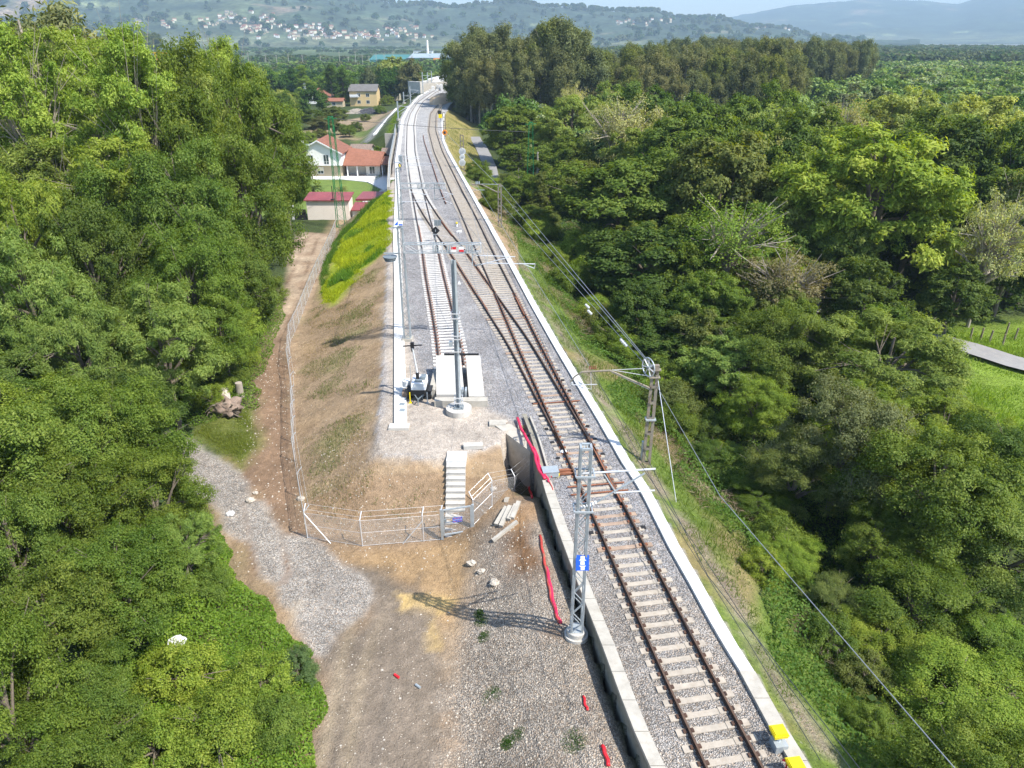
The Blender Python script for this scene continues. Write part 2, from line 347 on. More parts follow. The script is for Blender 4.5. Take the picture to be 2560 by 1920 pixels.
def height(X, Y):
    X = np.asarray(X, float); Y = np.asarray(Y, float)
    zl = np.interp(Y, [0, 32, 60, 90, 112, 200, 400, 900], [-2.1, -2.4, -3.05, -4.2, -5.6, -6, -8, -10])
    zl = zl + 0.10 * fbm(X, Y, 3.0) * np.clip((Y - 10) / 15, 0, 1)
    r_ = fx(RE, Y); w_ = fx(WE, Y)
    dr = X - r_
    zr = np.interp(dr, [0, 8, 16, 45, 80], [0, -4.3, -4.8, -6.3, -6.5])
    zr = np.where(Y > 250, np.minimum(zr, np.interp(Y, [250, 600, 900], [-6, -9, -10])), zr) + 0.25 * fbm(X, Y, 6.0) * np.clip(dr / 6, 0, 1)
    dy_ = sdp(X, Y, YARD)
    slope = np.interp(Y, [33, 37, 57, 95, 112, 114, 190, 196, 250], [0.56, 0.46, 0.37, 0.52, 0.7, 9, 9, 0.5, 0.5])
    zs = -slope * np.clip(dy_, 0, None)
    zleft = np.maximum(zl, zs)
    zleft = np.where(dy_ < 0.3, zleft, zleft + 0.05 * fbm(X, Y, 1.1))
    # ditch at the foot of the track wall
    dw = w_ - X
    near = (Y < 37) & (dw > 0)
    rise = np.clip(1 - (dw - 0.8) / 5.0, 0, 1); rise = rise * rise * (3 - 2 * rise) * np.clip((33.5 - Y) / 3.0, 0, 1)
    zleft = np.where(near, zleft + (-0.72 + 0.06 * fbm(X, Y, 1.3) - zleft) * rise, zleft)
    ditch = np.interp(dw, [0, 0.9, 1.6, 2.6], [-2.9, -2.9, -2.2, 9])
    zleft = np.where(near & (Y > 31), np.minimum(zleft, ditch + 3 * np.clip((33.2 - Y) / 2.2, 0, 1)), zleft)
    zleft = np.where(near & (Y <= 31), zleft - 0.25 * np.clip(1 - dw / 0.45, 0, 1), zleft)
    strip = (X >= w_ + 0.12) & (X <= r_)
    z = np.where((dy_ < 0) | (strip & (Y < 39)), 0.0, np.where(X > r_, zr, zleft))
    z = np.where((X > 0.6) & (Y > 36) & (Y < 42) & (X <= r_), 0.0, z)
    z = np.where(Y > 700, -10.0, z)
    z = np.where((X > -52) & (X < -20) & (Y > 116) & (Y < 172) & (dy_ > 0.7), -6.1, z)
    return z
def G(px, py):
    z = -2.0
    for _ in range(5): q = P(px, py, z); z = float(height(np.array([q.x]), np.array([q.y]))[0])
    return Vector((q.x, q.y, z))
def hz(x, y): return float(height(np.array([x]), np.array([y]))[0])

POLY = {}
def dpoly(pts, z): return [tuple(D(x, y, z)[:2]) for x, y in pts]
POLY['dirt'] = dpoly([(640, 468), (722, 478), (700, 560), (665, 640), (640, 700), (622, 745), (630, 900), (633, 1000), (645, 1080), (663, 1172), (700, 1200), (640, 1190), (580, 1110), (520, 1040), (490, 1000), (540, 985), (556, 950), (553, 900), (556, 800), (575, 720), (612, 645), (622, 560)], -2.9)
POLY['gravel'] = dpoly([(350, 915), (405, 935), (455, 968), (505, 1015), (560, 1090), (615, 1158), (690, 1182), (742, 1215), (792, 1290), (786, 1335), (722, 1378), (690, 1410), (640, 1352), (590, 1275), (535, 1200), (475, 1110), (420, 1050), (350, 985), (150, 900), (160, 840)], -2.35)
POLY['road'] = dpoly([(690, 1405), (722, 1378), (788, 1330), (785, 1270), (750, 1220), (830, 1235), (900, 1270), (940, 1330), (960, 1420), (985, 1520), (980, 1600), (950, 1659), (980, 1900), (640, 1900), (690, 1560)], -2.25)
POLY['yellowsoil'] = dpoly([(855, 1275), (960, 1285), (990, 1300), (935, 1340), (950, 1400), (930, 1400), (905, 1320), (860, 1315)], -2.25)
POLY['tan'] = dpoly([(640, 1180), (720, 1195), (860, 1190), (1010, 1170), (1040, 1230), (1010, 1300), (985, 1420), (975, 1500), (930, 1400), (900, 1280), (760, 1225)], -2.35)
POLY['pebble'] = dpoly([(1040, 1150), (1150, 1080), (1180, 1150), (1290, 1400), (1350, 1500), (1480, 1900), (960, 1900), (960, 1500), (1010, 1300)], -1.6)
POLY['redsoil'] = dpoly([(1070, 1150), (1140, 1110), (1180, 1200), (1230, 1340), (1225, 1400), (1180, 1400), (1150, 1300), (1080, 1240)], -1.3)
POLY['sand'] = [(-7.9, 34.0), (-8.4, 42), (-10.4, 54.2), (-13.1, 73), (-17.9, 104), (-22.4, 137), (-21.2, 137), (-16.4, 104), (-11.7, 73), (-8.9, 56), (-6.7, 46), (-5.6, 42.5), (-3.4, 41), (-1.6, 39.8), (0.2, 37.6), (0.9, 35.9), (-0.6, 35.3), (-3.6, 33.7)]
POLY['yellowgrass'] = dpoly([(850, 432), (800, 455), (762, 480), (728, 500), (705, 560), (693, 600), (690, 625), (720, 660), (760, 630), (780, 600), (820, 585), (842, 578), (846, 500)], -2.2)
POLY['grasspatch'] = dpoly([(400, 935), (470, 880), (545, 870), (560, 960), (520, 1010), (470, 975)], -2.4)
POLY['farbank'] = dpoly([(770, 390), (835, 330), (880, 240), (870, 232), (845, 275), (832, 320), (836, 352)], -3.5)
POLY['baresoil'] = dpoly([(645, 330), (655, 285), (700, 262), (790, 250), (850, 235), (880, 238), (800, 320), (745, 300)], -6.5)
POLY['roadfar'] = dpoly([(785, 318), (800, 322), (822, 300), (862, 250), (880, 236), (868, 238), (845, 255), (805, 290)], -6)
POLY['clearing'] = dpoly([(1985, 735), (2060, 705), (2212, 690), (2850, 700), (2850, 1090), (2190, 1030), (2130, 950), (2070, 860)], -6.3)
POLY['plain_tan'] = [(-140, 1350), (70, 1350), (80, 1750), (-140, 1800)]

def smooth(d, w): return np.clip(0.5 - d / w, 0, 1)
def paint(X, Y, Z):
    n = X.shape
    col = np.zeros(n + (3,)); wt = np.zeros(n + (3,))
    def put(mask, c, w):
        m = mask[..., None]
        col[:] = col * (1 - m) + np.array(c) * m; wt[:] = wt * (1 - m) + np.array(w) * m
    f1 = fbm(X, Y, 2.0); f2 = fbm(X + 31, Y - 17, 0.8); f3 = fbm(X - 90, Y + 40, 40.0)
    put(np.ones(n), (0.055, 0.075, 0.025), (0, 0.8, 0))
    far = np.clip((Y - 450) / 200, 0, 1)
    f4 = fbm(X * 0.35, Y, 90.0)
    put(far * np.clip(0.7 + 0.6 * f4, 0, 1), (0.12, 0.16, 0.055), (0, 0.6, 0))
    put(far * np.clip(f4 * 1.8 - 0.5, 0, 1), (0.19, 0.20, 0.09), (0, 0.5, 0))
    put(far * np.clip(-f4 * 1.8 - 0.6, 0, 1), (0.06, 0.085, 0.035), (0, 0.5, 0))
    w = smooth(sdp(X, Y, POLY['plain_tan']), 40); put(w, (0.22, 0.19, 0.10), (0, 0.4, 0))
    r_ = fx(RE, Y); dr = X - r_; w_ = fx(WE, Y); dyd = sdp(X, Y, YARD)
    leftn = (X < w_) | (Y > 37)
    # right bank: turf with bare, dry and stony places
    bank = np.clip(1 - (dr - 7) / 4, 0, 1) * (dr > 0) * (Y < 260)
    put(bank, (0.115, 0.165, 0.032), (0, 0.9, 0.2))
    put(bank * np.clip(f1 * 1.5 - 0.15 - .4 * (Y > 60), 0, 1), (0.24, 0.20, 0.09), (0.2, 0.6, 0.5))
    put(np.clip(1.0 - np.abs(dr - 1.2 - 0.5 * f1) / 0.9, 0, 1) * (dr > 0) * (Y < 140) * np.clip(0.8 + f2, 0, 1), (0.36, 0.30, 0.23), (0.9, 0, 0.3))
    put(bank * (Y > 130), (0.26, 0.22, 0.08), (0, 0.7, 0.2))
    # left embankment: dry tan soil, sparse turf
    sl = smooth(dyd - 9.5, 2.0) * (dyd > 0) * (X < 1.5) * (Y < 116) * (X < w_)
    put(sl, (0.345, 0.25, 0.158), (0.12, 0.25, 1.0))
    put(sl * np.clip(f2 * 1.6 - .3, 0, .8), (0.25, 0.17, 0.105), (0.1, 0.2, .6))
    put(sl * np.clip(f1 * 1.3 + 0.5 * f2 - 0.25, 0, 1), (0.265, 0.222, 0.115), (0.05, 0.7, 0.5))
    put(sl * np.clip(-f1 * 1.2 - 0.3, 0, 1), (0.40, 0.285, 0.17), (0.05, 0, 0.6))
    fg = (X < w_) * (Y < 33) * smooth(-(X + 13), 6)
    put(fg * 1.0, (0.30, 0.21, 0.13), (0.25, 0, 1))
    for nm, c, w3, wd in (('tan', (0.37, 0.25, 0.135), (0.15, 0, 0.9), 1.0), ('dirt', (0.25, 0.165, 0.105), (0.1, 0, 1), 0.9), ('grasspatch', (0.15, 0.17, 0.045), (0, 0.9, 0.3), 1.2),
                          ('road', (0.218, 0.176, 0.134), (0.18, 0, 1), 0.9), ('gravel', (0.51, 0.47, 0.42), (1, 0, 0), 0.5),
                          ('pebble', (0.475, 0.415, 0.345), (1.0, 0, 0.3), 1.4), ('redsoil', (0.20, 0.115, 0.06), (0.3, 0, 0.6), 1.2), ('yellowsoil', (0.50, 0.35, 0.14), (0, 0, 0.3), 0.3)):
        d = sdp(X, Y, POLY[nm]) + 0.35 * f2 + 0.25 * f1
        m = smooth(d, wd)
        if nm == 'redsoil': m = m * np.clip(0.5 + 0.9 * f2 + 0.4 * f1, 0, 1)
        if nm == 'yellowsoil': m = m * np.clip(0.6 + f2, 0, 1)
        put(m * (X < w_ - 0.1), c, w3)
    put(smooth(sdp(X, Y, POLY['pebble']), 1) * np.clip(f1 * 1.6 - 0.9, 0, 1) * (X < w_), (0.33, 0.20, 0.10), (0.1, 0, 0.5))
    put(smooth(sdp(X, Y, POLY['dirt']) + 0.3 * f1, 1.2) * np.clip((Y - 52) / 16, 0, 1) * np.clip(.75 + .5 * f2, 0, 1) * (X < w_), (0.45, 0.35, 0.25), (0.15, 0, 1))
    # wheel ruts on the dirt road
    cx = np.interp(Y, [27, 33, 40, 57, 66, 82, 100], [-11.6, -14.2, -15.8, -21.2, -22.4, -25.2, -28.5])
    for o in (-0.9, 0.75):
        put(np.clip(1 - np.abs(X - cx - o) / 0.32, 0, 1) * (Y > 26) * (Y < 104) * np.clip(0.7 + f1, 0, 1) * (X < w_), (0.19, 0.125, 0.08), (0, 0, 0.3))
    for o in (-10.3, -7.0, -5.9):
        rx = o + 0.05 * (Y - 20) + 0.25 * np.sin(Y * 0.5 + o)
        put(np.clip(1 - np.abs(X - rx) / 0.45, 0, 1) * (Y < 25) * np.clip(0.6 + f1, 0, 0.9), (0.32, 0.255, 0.175), (0.05, 0, 0.4))
    for o in (-9.2, -8.1, -4.9):
        rx = o + 0.09 * (Y - 20) + 0.3 * np.sin(Y * 0.4 + o)
        put(np.clip(1 - np.abs(X - rx) / 0.28, 0, 1) * (Y < 27) * np.clip(0.4 + f1 + .4 * f2, 0, 0.85) * (X < w_ - 3), (0.15, 0.125, 0.10), (0.05, 0, 0.6))
    dk = np.clip((0.55 + 1.0 * (Y > 32) - (w_ - X)) / 0.4, 0, 1) * (X < w_) * (Y < 37)  # strip at the wall foot: the wall's shade and some moss, painted dark
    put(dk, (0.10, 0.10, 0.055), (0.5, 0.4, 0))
    put(smooth(sdp(X, Y, POLY['yellowgrass']) + 0.5 * f1, 1.5), (0.27, 0.33, 0.02), (0, 0.6, 0))
    f5 = fbm(X + 3, Y, 11.0)
    put(smooth(sdp(X, Y, POLY['baresoil']) + 2 * f1, 3) * (dyd > 2), (0.31, 0.235, 0.15), (0.05, 0.2, 0.4))
    put(smooth(sdp(X, Y, POLY['baresoil']) - 1 + 2 * f1, 3) * (dyd > 2) * np.clip(f5 * 2.2 + .1, 0, 1), (0.13, 0.17, 0.05), (0, 0.8, 0.2))
    put(smooth(sdp(X, Y, POLY['roadfar']) + 0.2 * f1, 2) * (dyd > 1), (0.34, 0.34, 0.33), (0.4, 0, 0))
    put(smooth(sdp(X, Y, POLY['farbank']) + 0.4 * f1, 1.5) * (dyd > 0), (0.17, 0.23, 0.025), (0, 0.8, 0))
    put(smooth(sdp(X, Y, POLY['clearing']) + 0.8 * f1, 4), (0.19, 0.27, 0.04), (0, 0.9, 0.1))
    # ballast and the sandy shoulder
    inb = ((dyd < 0.15) | ((X > w_) & (X < r_ + 0.1) & (Y < 39)))
    bl = np.where(inb, 1.0, 0.0)
    put(bl, (0.455, 0.452, 0.462), (1, 0, 0))
    old = np.clip((30 - Y) / 8, 0, 1) + np.clip(1 - np.abs(X - fx([(7.0, 15), (1.2, 50), (-1.3, 66), (-5.6, 93), (-13.4, 141), (-20, 187), (-25, 263)], Y) - 0.5) / 2.2, 0, 1) * (Y > 66)
    put(bl * np.clip(old, 0, 1) * 0.85, (0.455, 0.415, 0.365), (1, 0, 0))
    put(bl * np.clip(f1 * 0.8 - 0.2, 0, 0.5), (0.50, 0.497, 0.505), (1, 0, 0))
    put(bl * np.clip((Y - 120) / 60, 0, 1) * 0.7, (0.50, 0.495, 0.48), (0.6, 0, 0))
    put(smooth(sdp(X, Y, POLY['sand']) + 0.25 * f2 + 0.2 * f1, 0.8) * (inb | (dyd < 0.8)) * (X < w_ + 0.4 + 99 * (Y > 38)), (0.50, 0.438, 0.372), (0.45, 0, 0.8))
    return col, wt

# ------------------------------------------------------------------ terrain sheets
def seg(a, b, s): return np.arange(a, b, s)
xs = np.concatenate([-np.geomspace(2600, 90, 40), seg(-88, -34, 1.5), seg(-34, 12, 0.24), seg(12, 60, 0.8), seg(60, 100, 3), np.geomspace(100, 2600, 34)])
ys = np.concatenate([seg(3, 11, 1.0), seg(11, 44, 0.24), seg(44, 125, 0.45), seg(125, 260, 1.5), seg(260, 450, 4), np.geomspace(450, 2700, 36)])
GX, GY = np.meshgrid(xs, ys)
GZ = height(GX, GY)
GC, GW = paint(GX, GY, GZ)
nx, ny = len(xs), len(ys)
CX = (GX[:-1, :-1] + GX[1:, 1:]) / 2; CY = (GY[:-1, :-1] + GY[1:, 1:]) / 2
cls = np.zeros(CX.shape, int)
cwt, crt, cdy = fx(WE, CY), fx(RE, CY), sdp(CX, CY, YARD)
cls[(cdy > 0) & (cdy < 9.5) & (CX < cwt) & (CY < 116)] = 1
cls[(CX > crt) & (CX < crt + 8) & (CY < 260)] = 2
for i, nm in ((3, 'dirt'), (4, 'road'), (5, 'gravel'), (6, 'pebble')):
    cls[(sdp(CX, CY, POLY[nm]) < 0) & (CX < cwt - 1.2)] = i
cls[(cdy < 0) | ((CX > cwt) & (CX < crt) & (CY < 39))] = 7
cls[(sdp(CX, CY, POLY['sand']) < 0.1) & (cls == 7)] = 8
def quadmesh(name, V, Q, col=None, wt=None, mat='ground', kind='structure', smoothf=True, vattr=None, extra=None):
    me = bpy.data.meshes.new(name)
    me.vertices.add(len(V)); me.vertices.foreach_set('co', np.asarray(V, np.float32).ravel())
    n = len(Q); k = Q.shape[1]
    me.loops.add(n * k); me.polygons.add(n)
    me.loops.foreach_set('vertex_index', Q.astype(np.int32).ravel())
    me.polygons.foreach_set('loop_start', np.arange(0, n * k, k, dtype=np.int32))
    me.polygons.foreach_set('loop_total', np.full(n, k, np.int32))
    if smoothf: me.polygons.foreach_set('use_smooth', np.ones(n, bool))
    me.materials.append(M[mat])
    if col is not None:
        for an, arr in (('Col', col), ('Wt', wt)):
            a = me.attributes.new(an, 'FLOAT_COLOR', 'POINT')
            a.data.foreach_set('color', np.concatenate([arr, np.ones((len(arr), 1))], 1).astype(np.float32).ravel())
    if vattr is not None:
        a = me.attributes.new('v', 'FLOAT', 'FACE'); a.data.foreach_set('value', np.asarray(vattr, np.float32))
    me.update(calc_edges=True)
    return me
def link(name, me, kind=None):
    o = bpy.data.objects.new(name, me); COL.objects.link(o); ORG[o.name] = Vector((0, 0, 0))
    if kind: o['kind'] = kind
    return o
idx = (np.arange(ny - 1)[:, None] * nx + np.arange(nx - 1)[None, :])
for i, nm in enumerate(['ground', 'embankment', 'trackside_bank', 'dirt_track', 'dirt_road', 'gravel_path', 'gravel_spread', 'ballast_bed', 'sand_platform']):
    s = idx[cls == i]
    Q = np.stack([s, s + 1, s + 1 + nx, s + nx], 1)
    u, inv = np.unique(Q, return_inverse=True)
    V = np.stack([GX.ravel()[u], GY.ravel()[u], GZ.ravel()[u]], 1)
    link(nm, quadmesh(nm, V, inv.reshape(Q.shape), GC.reshape(-1, 3)[u], GW.reshape(-1, 3)[u]), 'structure')

# ------------------------------------------------------------------ distant hills: real height fields 2.6 to 12 km off
def azel(px, py):
    x = (px - 1280) / FPX; y = (960 - py) / FPX
    d = (x, math.cos(PITCH) + y * math.sin(PITCH), -math.sin(PITCH) + y * math.cos(PITCH))
    return math.atan2(d[0], d[1]), math.atan2(d[2], math.hypot(d[0], d[1]))
def hills(name, ridge, r0, r1, r2, base, nr, na, colf, bump):
    A = [azel(*p) for p in ridge]; az = np.array([a[0] for a in A]); el = np.array([a[1] for a in A])
    aa = np.linspace(az[0], az[-1], na); rr = np.linspace(r0, r2, nr)
    AA, RR = np.meshgrid(aa, rr)
    X = RR * np.sin(AA); Y = RR * np.cos(AA)
    top = CAMH + np.tan(np.interp(AA, az, el)) * r1 - base
    t = np.clip((RR - r0) / (r1 - r0), 0, 1); u = np.clip((RR - r1) / (r2 - r1), 0, 1)
    prof = (0.55 * t ** 1.3 + 0.45 * t * t * (3 - 2 * t)) * (1 - 0.6 * u * u)
    spur = fbm(X, Y, (r1 - r0) * 0.22)
    Z = base + top * prof + spur * top * 0.16 * np.sin(np.clip(t, 0, 1) * math.pi) * (1 - u) + bump * fbm(X, Y, 60) * np.clip(t * 4, 0, 1)
    Z = np.where(RR <= r0 + 1, base - 1.5, Z)
    c, w = colf(X, Y, t, spur)
    id2 = (np.arange(nr - 1)[:, None] * na + np.arange(na - 1)[None, :]).ravel()
    Q = np.stack([id2, id2 + na, id2 + 1 + na, id2 + 1], 1)[:, ::-1]
    link(name, quadmesh(name, np.stack([X.ravel(), Y.ravel(), Z.ravel()], 1), Q, c.reshape(-1, 3), w.reshape(-1, 3), mat='hills'), 'structure')
    return lambda a, r: None
def hillcol(X, Y, t, spur):
    c = np.zeros(X.shape + (3,)); c[:] = (0.042, 0.060, 0.036)
    f = fbm(X, Y, 160); g = fbm(X + 500, Y, 60); h = fbm(X, Y + 900, 420)
    def put(m, k):
        m = np.clip(m, 0, 1)[..., None]; c[:] = c * (1 - m) + np.array(k) * m
    put(f * 1.2, (0.055, 0.078, 0.04)); put(g * 1.5 - 0.6, (0.03, 0.042, 0.026))
    put((h * 2.4 - 1.3) * (t > 0.2), (0.11, 0.135, 0.065)); put((f * 2.5 - 1.6) * (t > 0.4), (0.22, 0.17, 0.12)); put(fbm(X - 300, Y, 90) * 3 - 2.4, (0.20, 0.23, 0.11))
    put((1 - np.abs(t - 0.13) / 0.14) * np.clip(0.75 + g, 0, 1), (0.15, 0.16, 0.085))
    w = np.zeros(X.shape + (3,)); w[..., 1] = 0.2
    return c, w
RIDGE1 = [(-900, -70), (-200, -60), (0, -58), (290, -48), (600, -34), (800, -26), (918, -8), (967, 6), (1016, 12), (1060, 16), (1132, 18), (1219, 10), (1281, 4), (1317, 5), (1353, 16), (1425, 22), (1483, 20), (1534, 27), (1588, 29), (1642, 29), (1686, 45), (1751, 48), (1805, 47), (1841, 60), (1861, 66), (1920, 72), (1977, 74), (2010, 88), (2060, 97), (2300, 104)]
hills('hillside', RIDGE1, 2500, 3900, 5200, -10, 90, 420, hillcol, 7)
RIDGE2 = [(1000, 40), (1030, 12), (1045, 6), (1062, -1), (1076, 0), (1090, 8), (1112, 14), (1150, 12), (1172, 6), (1200, 14), (1240, 30), (1300, 60)]
hills('distant_peaks', RIDGE2, 7000, 8200, 9500, -10, 30, 120, hillcol, 10)
RIDGE3 = [(1500, 80), (1700, 60), (1814, 45), (1905, 29), (1977, 14), (2085, 6), (2158, -2), (2300, 2), (2393, 11), (2430, 0), (2480, -14), (2600, -30), (2900, -40), (3400, -30)]
hills('distant_mountains', RIDGE3, 5200, 9800, 12500, -10, 60, 200, hillcol, 10)
def hill_z(az, r, ridge=RIDGE1, r0=2500, r1=3900, base=-10):
    A = [azel(*p) for p in ridge]
    top = CAMH + math.tan(np.interp(az, [a[0] for a in A], [a[1] for a in A])) * r1 - base
    t = min(max((r - r0) / (r1 - r0), 0), 1)
    X = np.array([r * math.sin(az)]); Y = np.array([r * math.cos(az)])
    return base + top * (0.55 * t ** 1.3 + 0.45 * t * t * (3 - 2 * t)) + float(fbm(X, Y, 1400 * 0.22)[0]) * top * 0.16 * math.sin(t * math.pi) + 7 * float(fbm(X, Y, 60)[0]) * min(t * 4, 1)

# ------------------------------------------------------------------ tracks
def curve(pts, step=0.3, sm=6.0):
    ysn = np.array([p[1] for p in pts]); xsn = np.array([p[0] for p in pts])
    y = np.arange(ysn[0], ysn[-1], step); x = np.interp(y, ysn, xsn)
    k = int(sm / step); ker = np.hanning(2 * k + 3); ker /= ker.sum()
    pad = k + 1
    xp = np.concatenate([x[0] + (x[1] - x[0]) * np.arange(-pad, 0), x, x[-1] + (x[-1] - x[-2]) * np.arange(1, pad + 1)])
    x = np.convolve(xp, ker, 'valid')
    return np.stack([x, y], 1)
CA = curve([(9.3, 3), (7.02, 15.03), (6.62, 17.6), (6.09, 20.1), (5.50, 24.05), (5.12, 26.65), (4.60, 29.3), (4.0, 33.05), (3.44, 36.7), (1.18, 50.0), (-1.35, 65.9), (-3.0, 75.9), (-5.65, 93), (-8.7, 111.3), (-13.4, 140.7), (-15.04, 151), (-19.9, 187), (-24.1, 232), (-24.9, 263), (-24.0, 300), (-20.5, 332), (-12, 367), (2, 402)], 0.3, 9)
CB = curve([(3.92, 33.6), (3.25, 37.0), (2.2, 42), (0.53, 50.0), (-3.49, 65.9), (-5.97, 75.9), (-8.46, 84.75), (-10.72, 93.5), (-12.95, 102.9), (-15.1, 113.5)], 0.3, 5)
CC_ = curve([(-4.15, 45.0), (-4.39, 47.4), (-6.3, 59.5), (-7.4, 65.9), (-8.87, 75.9), (-10.16, 84), (-11.65, 93), (-14.7, 112), (-19.07, 140.7), (-20.64, 151), (-27, 200), (-30.3, 232), (-33.2, 275.6), (-33.4, 330), (-30, 370), (-21, 420)], 0.3, 9)
def normals(C):
    d = np.gradient(C, axis=0); d /= np.linalg.norm(d, axis=1)[:, None]
    return np.stack([d[:, 1], -d[:, 0]], 1), d
def rail_mesh(C, off, y0=-1, y1=1e9, taper=None):
    n, d = normals(C); m = (C[:, 1] >= y0) & (C[:, 1] <= y1)
    L = C[m] + n[m] * off; nn = n[m]
    L = L[::3] if len(L) > 6 else L; nn = nn[::3] if len(nn) > 6 else nn
    prof = [(-0.065, 0.045), (0.065, 0.045), (0.065, 0.065), (0.014, 0.085), (0.014, 0.165), (0.036, 0.175), (0.036, 0.21), (-0.036, 0.21), (-0.036, 0.175), (-0.014, 0.165), (-0.014, 0.085), (-0.065, 0.065)]
    mb = MB(); k = len(prof)
    for p, q in zip(L, nn):
        for a, z in prof: mb.v.append((p[0] + q[0] * a, p[1] + q[1] * a, z))
    for i in range(len(L) - 1):
        for j in range(k):
            j2 = (j + 1) % k
            mb.f.append((i * k + j, i * k + j2, (i + 1) * k + j2, (i + 1) * k + j)); mb.mi.append(1 if j == 6 else 0)
    mb.f.append(tuple(range(k))); mb.mi.append(0)
    mb.f.append(tuple((len(L) - 1) * k + j for j in reversed(range(k)))); mb.mi.append(0)
    return mb
def sleeper_mb(mb, p, d, n, left=-1.3, right=1.3, w=0.26, ztop=0.05, clips=True, far=False):
    p = np.array(p); z0 = -0.12
    X = Vector((n[0], n[1], 0)); Y = Vector((d[0], d[1], 0)); O = Vector((p[0], p[1], 0))
    M4 = Matrix(((X.x, Y.x, 0, O.x), (X.y, Y.y, 0, O.y), (0, 0, 1, 0), (0, 0, 0, 1)))
    j = random.uniform(-0.02, 0.02)
    if far:
        mb.box(left, right, -w / 2, w / 2, z0, ztop, 0, M4); return
    # the rail seats stand proud, the middle is thinner and lower
    mid = (left + right) / 2
    mb.box(left + j, -0.5, -w / 2, w / 2, z0, ztop, 0, M4); mb.box(0.5, right + j, -w / 2, w / 2, z0, ztop, 0, M4)
    mb.box(-0.5, 0.5, -w / 2 + 0.02, w / 2 - 0.02, z0, ztop - 0.022, 0, M4)
    if clips:
        for s in (-0.87, 0.87):
            for q in (-0.14, 0.14):
                mb.box(s + q - 0.05, s + q + 0.05, -0.075, 0.075, ztop, ztop + 0.055, 1, M4)
def track(name, label, C, y0, y1, mats, spacing=0.6, group=None, ext=None, nind=98, rustf=None, skip=None, clips=True, matf=None):
    n, d = normals(C)
    base = (float(np.interp(y0, C[:, 1], C[:, 0])), y0, 0)
    t = thing(name, label, 'railway track', base, group)
    for s in (-0.87, 0.87):
        build(rail_mesh(C, s, y0, y1), 'rail', ['rail', 'rail_top'], t)
    s = np.concatenate([[0], np.cumsum(np.hypot(*np.diff(C, axis=0).T))])
    s0 = np.interp(y0, C[:, 1], s); s1 = np.interp(y1, C[:, 1], s)
    rest = MB(); k = 0; protos = {}
    for i, q in enumerate(np.arange(s0 + 0.1, s1, spacing)):
        px = np.interp(q, s, C[:, 0]); py = np.interp(q, s, C[:, 1]); j = min(int(np.interp(q, s, np.arange(len(C)))), len(C) - 1)
        if skip and skip(py): continue
        l, r = (-1.3, 1.3) if not ext else ext(py)
        mt = matf(py, i) if matf else mats
        zt = 0.045 + random.uniform(-0.018, 0.012)
        if k < nind:
            mb = MB(); sleeper_mb(mb, (px, py), d[j], n[j], l, r, 0.27, zt, clips and py < 75)
            build(mb, 'sleeper', mt, t)
        else: sleeper_mb(rest, (px, py), d[j], n[j], l, r, 0.27, zt, False, True)
        k += 1
    if rest.v:
        o = build(rest, 'sleepers', mats, t); o['kind'] = 'stuff'
    return t
def xat(C, y): return float(np.interp(y, C[:, 1], C[:, 0]))
def extA(y):
    if 33.5 < y < 62: return (min(-1.3, xat(CB, y) - xat(CA, y) - 1.32), 1.3)
    return (-1.3, 1.3)
def matA(y, i):
    if 28.6 < y < 62: return [['sleeper', 'rust'], ['sleeper_rust', 'rust'], ['sleeper', 'rust'], ['sleeper', 'rust']][(i * 7) % 4 if i % 3 == 0 else 0]
    return ['sleeper_rust', 'rust'] if (27.2 < y < 28.5 or 25.9 < y < 26.4) else ['sleeper', 'rail']
tA = track('railway_track', 'old main railway track on beige sleepers running the whole length beside the right-hand kerb', CA, 4.0, 395, ['sleeper', 'rust'], ext=extA, matf=matA)
def extC(y):
    if 97 < y < 116: return (-1.3, max(1.3, xat(CB, min(y, 113.2)) - xat(CC_, y) + 1.32))
    return (-1.3, 1.3)
tB = track('railway_track', 'diagonal connecting track crossing over between the siding and the main track', CB, 33.8, 113.2, ['sleeper', 'rust'], skip=lambda y: y < 61.5 or y > 98, nind=60)
tC = track('railway_track', 'new siding on close white sleepers ending at the concrete buffer stop', CC_, 45.6, 415, ['sleeper_new', 'rust'], spacing=0.6, ext=extC, nind=98)
# check rails and switch blades, rusty
def extra_rail(C, off, y0, y1, nm, par, m='rust'):
    build(rail_mesh(C, off, y0, y1), nm, [m, m], par)
extra_rail(CA, 0.79, 55.5, 60.5, 'check_rail', tA); extra_rail(CB, -0.79, 57, 61, 'check_rail', tB)
extra_rail(CB, 0.79, 82, 90, 'check_rail', tB); extra_rail(CC_, -0.79, 80, 88, 'check_rail', tC)
mb = rail_mesh(CA, 0.80, 28.8, 34.5); build(mb, 'switch_blade', ['rail', 'rust'], tA)
mb = rail_mesh(CB, -0.86, 33.8, 37.0); build(mb, 'switch_blade', ['rail', 'rust'], tB)
for yy in (30.2, 30.9, 40.2):
    xx = xat(CA, yy); mb = MB(); mb.bar((xx - 1.5, yy - .2, 0.09), (xx + 1.5, yy + .25, 0.09), 0.07, 0.05); build(mb, 'switch_rod', 'rust', tA)
# loose long rail between the tracks
CL = curve([tuple(P(1115, 511)[:2]), tuple(P(1100, 474)[:2]), tuple(P(1086, 430)[:2]), tuple(P(1074, 395)[:2]), tuple(P(1061, 356)[:2]), tuple(P(1058, 338)[:2])], 0.5, 6)
o = build(rail_mesh(CL, 0, 0, 1e9), 'loose_rail', ['rail', 'rust'], None, (CL[0][0], CL[0][1], 0))
tag(o, 'single loose rail lying on the ballast between the siding and the main track', 'rail')

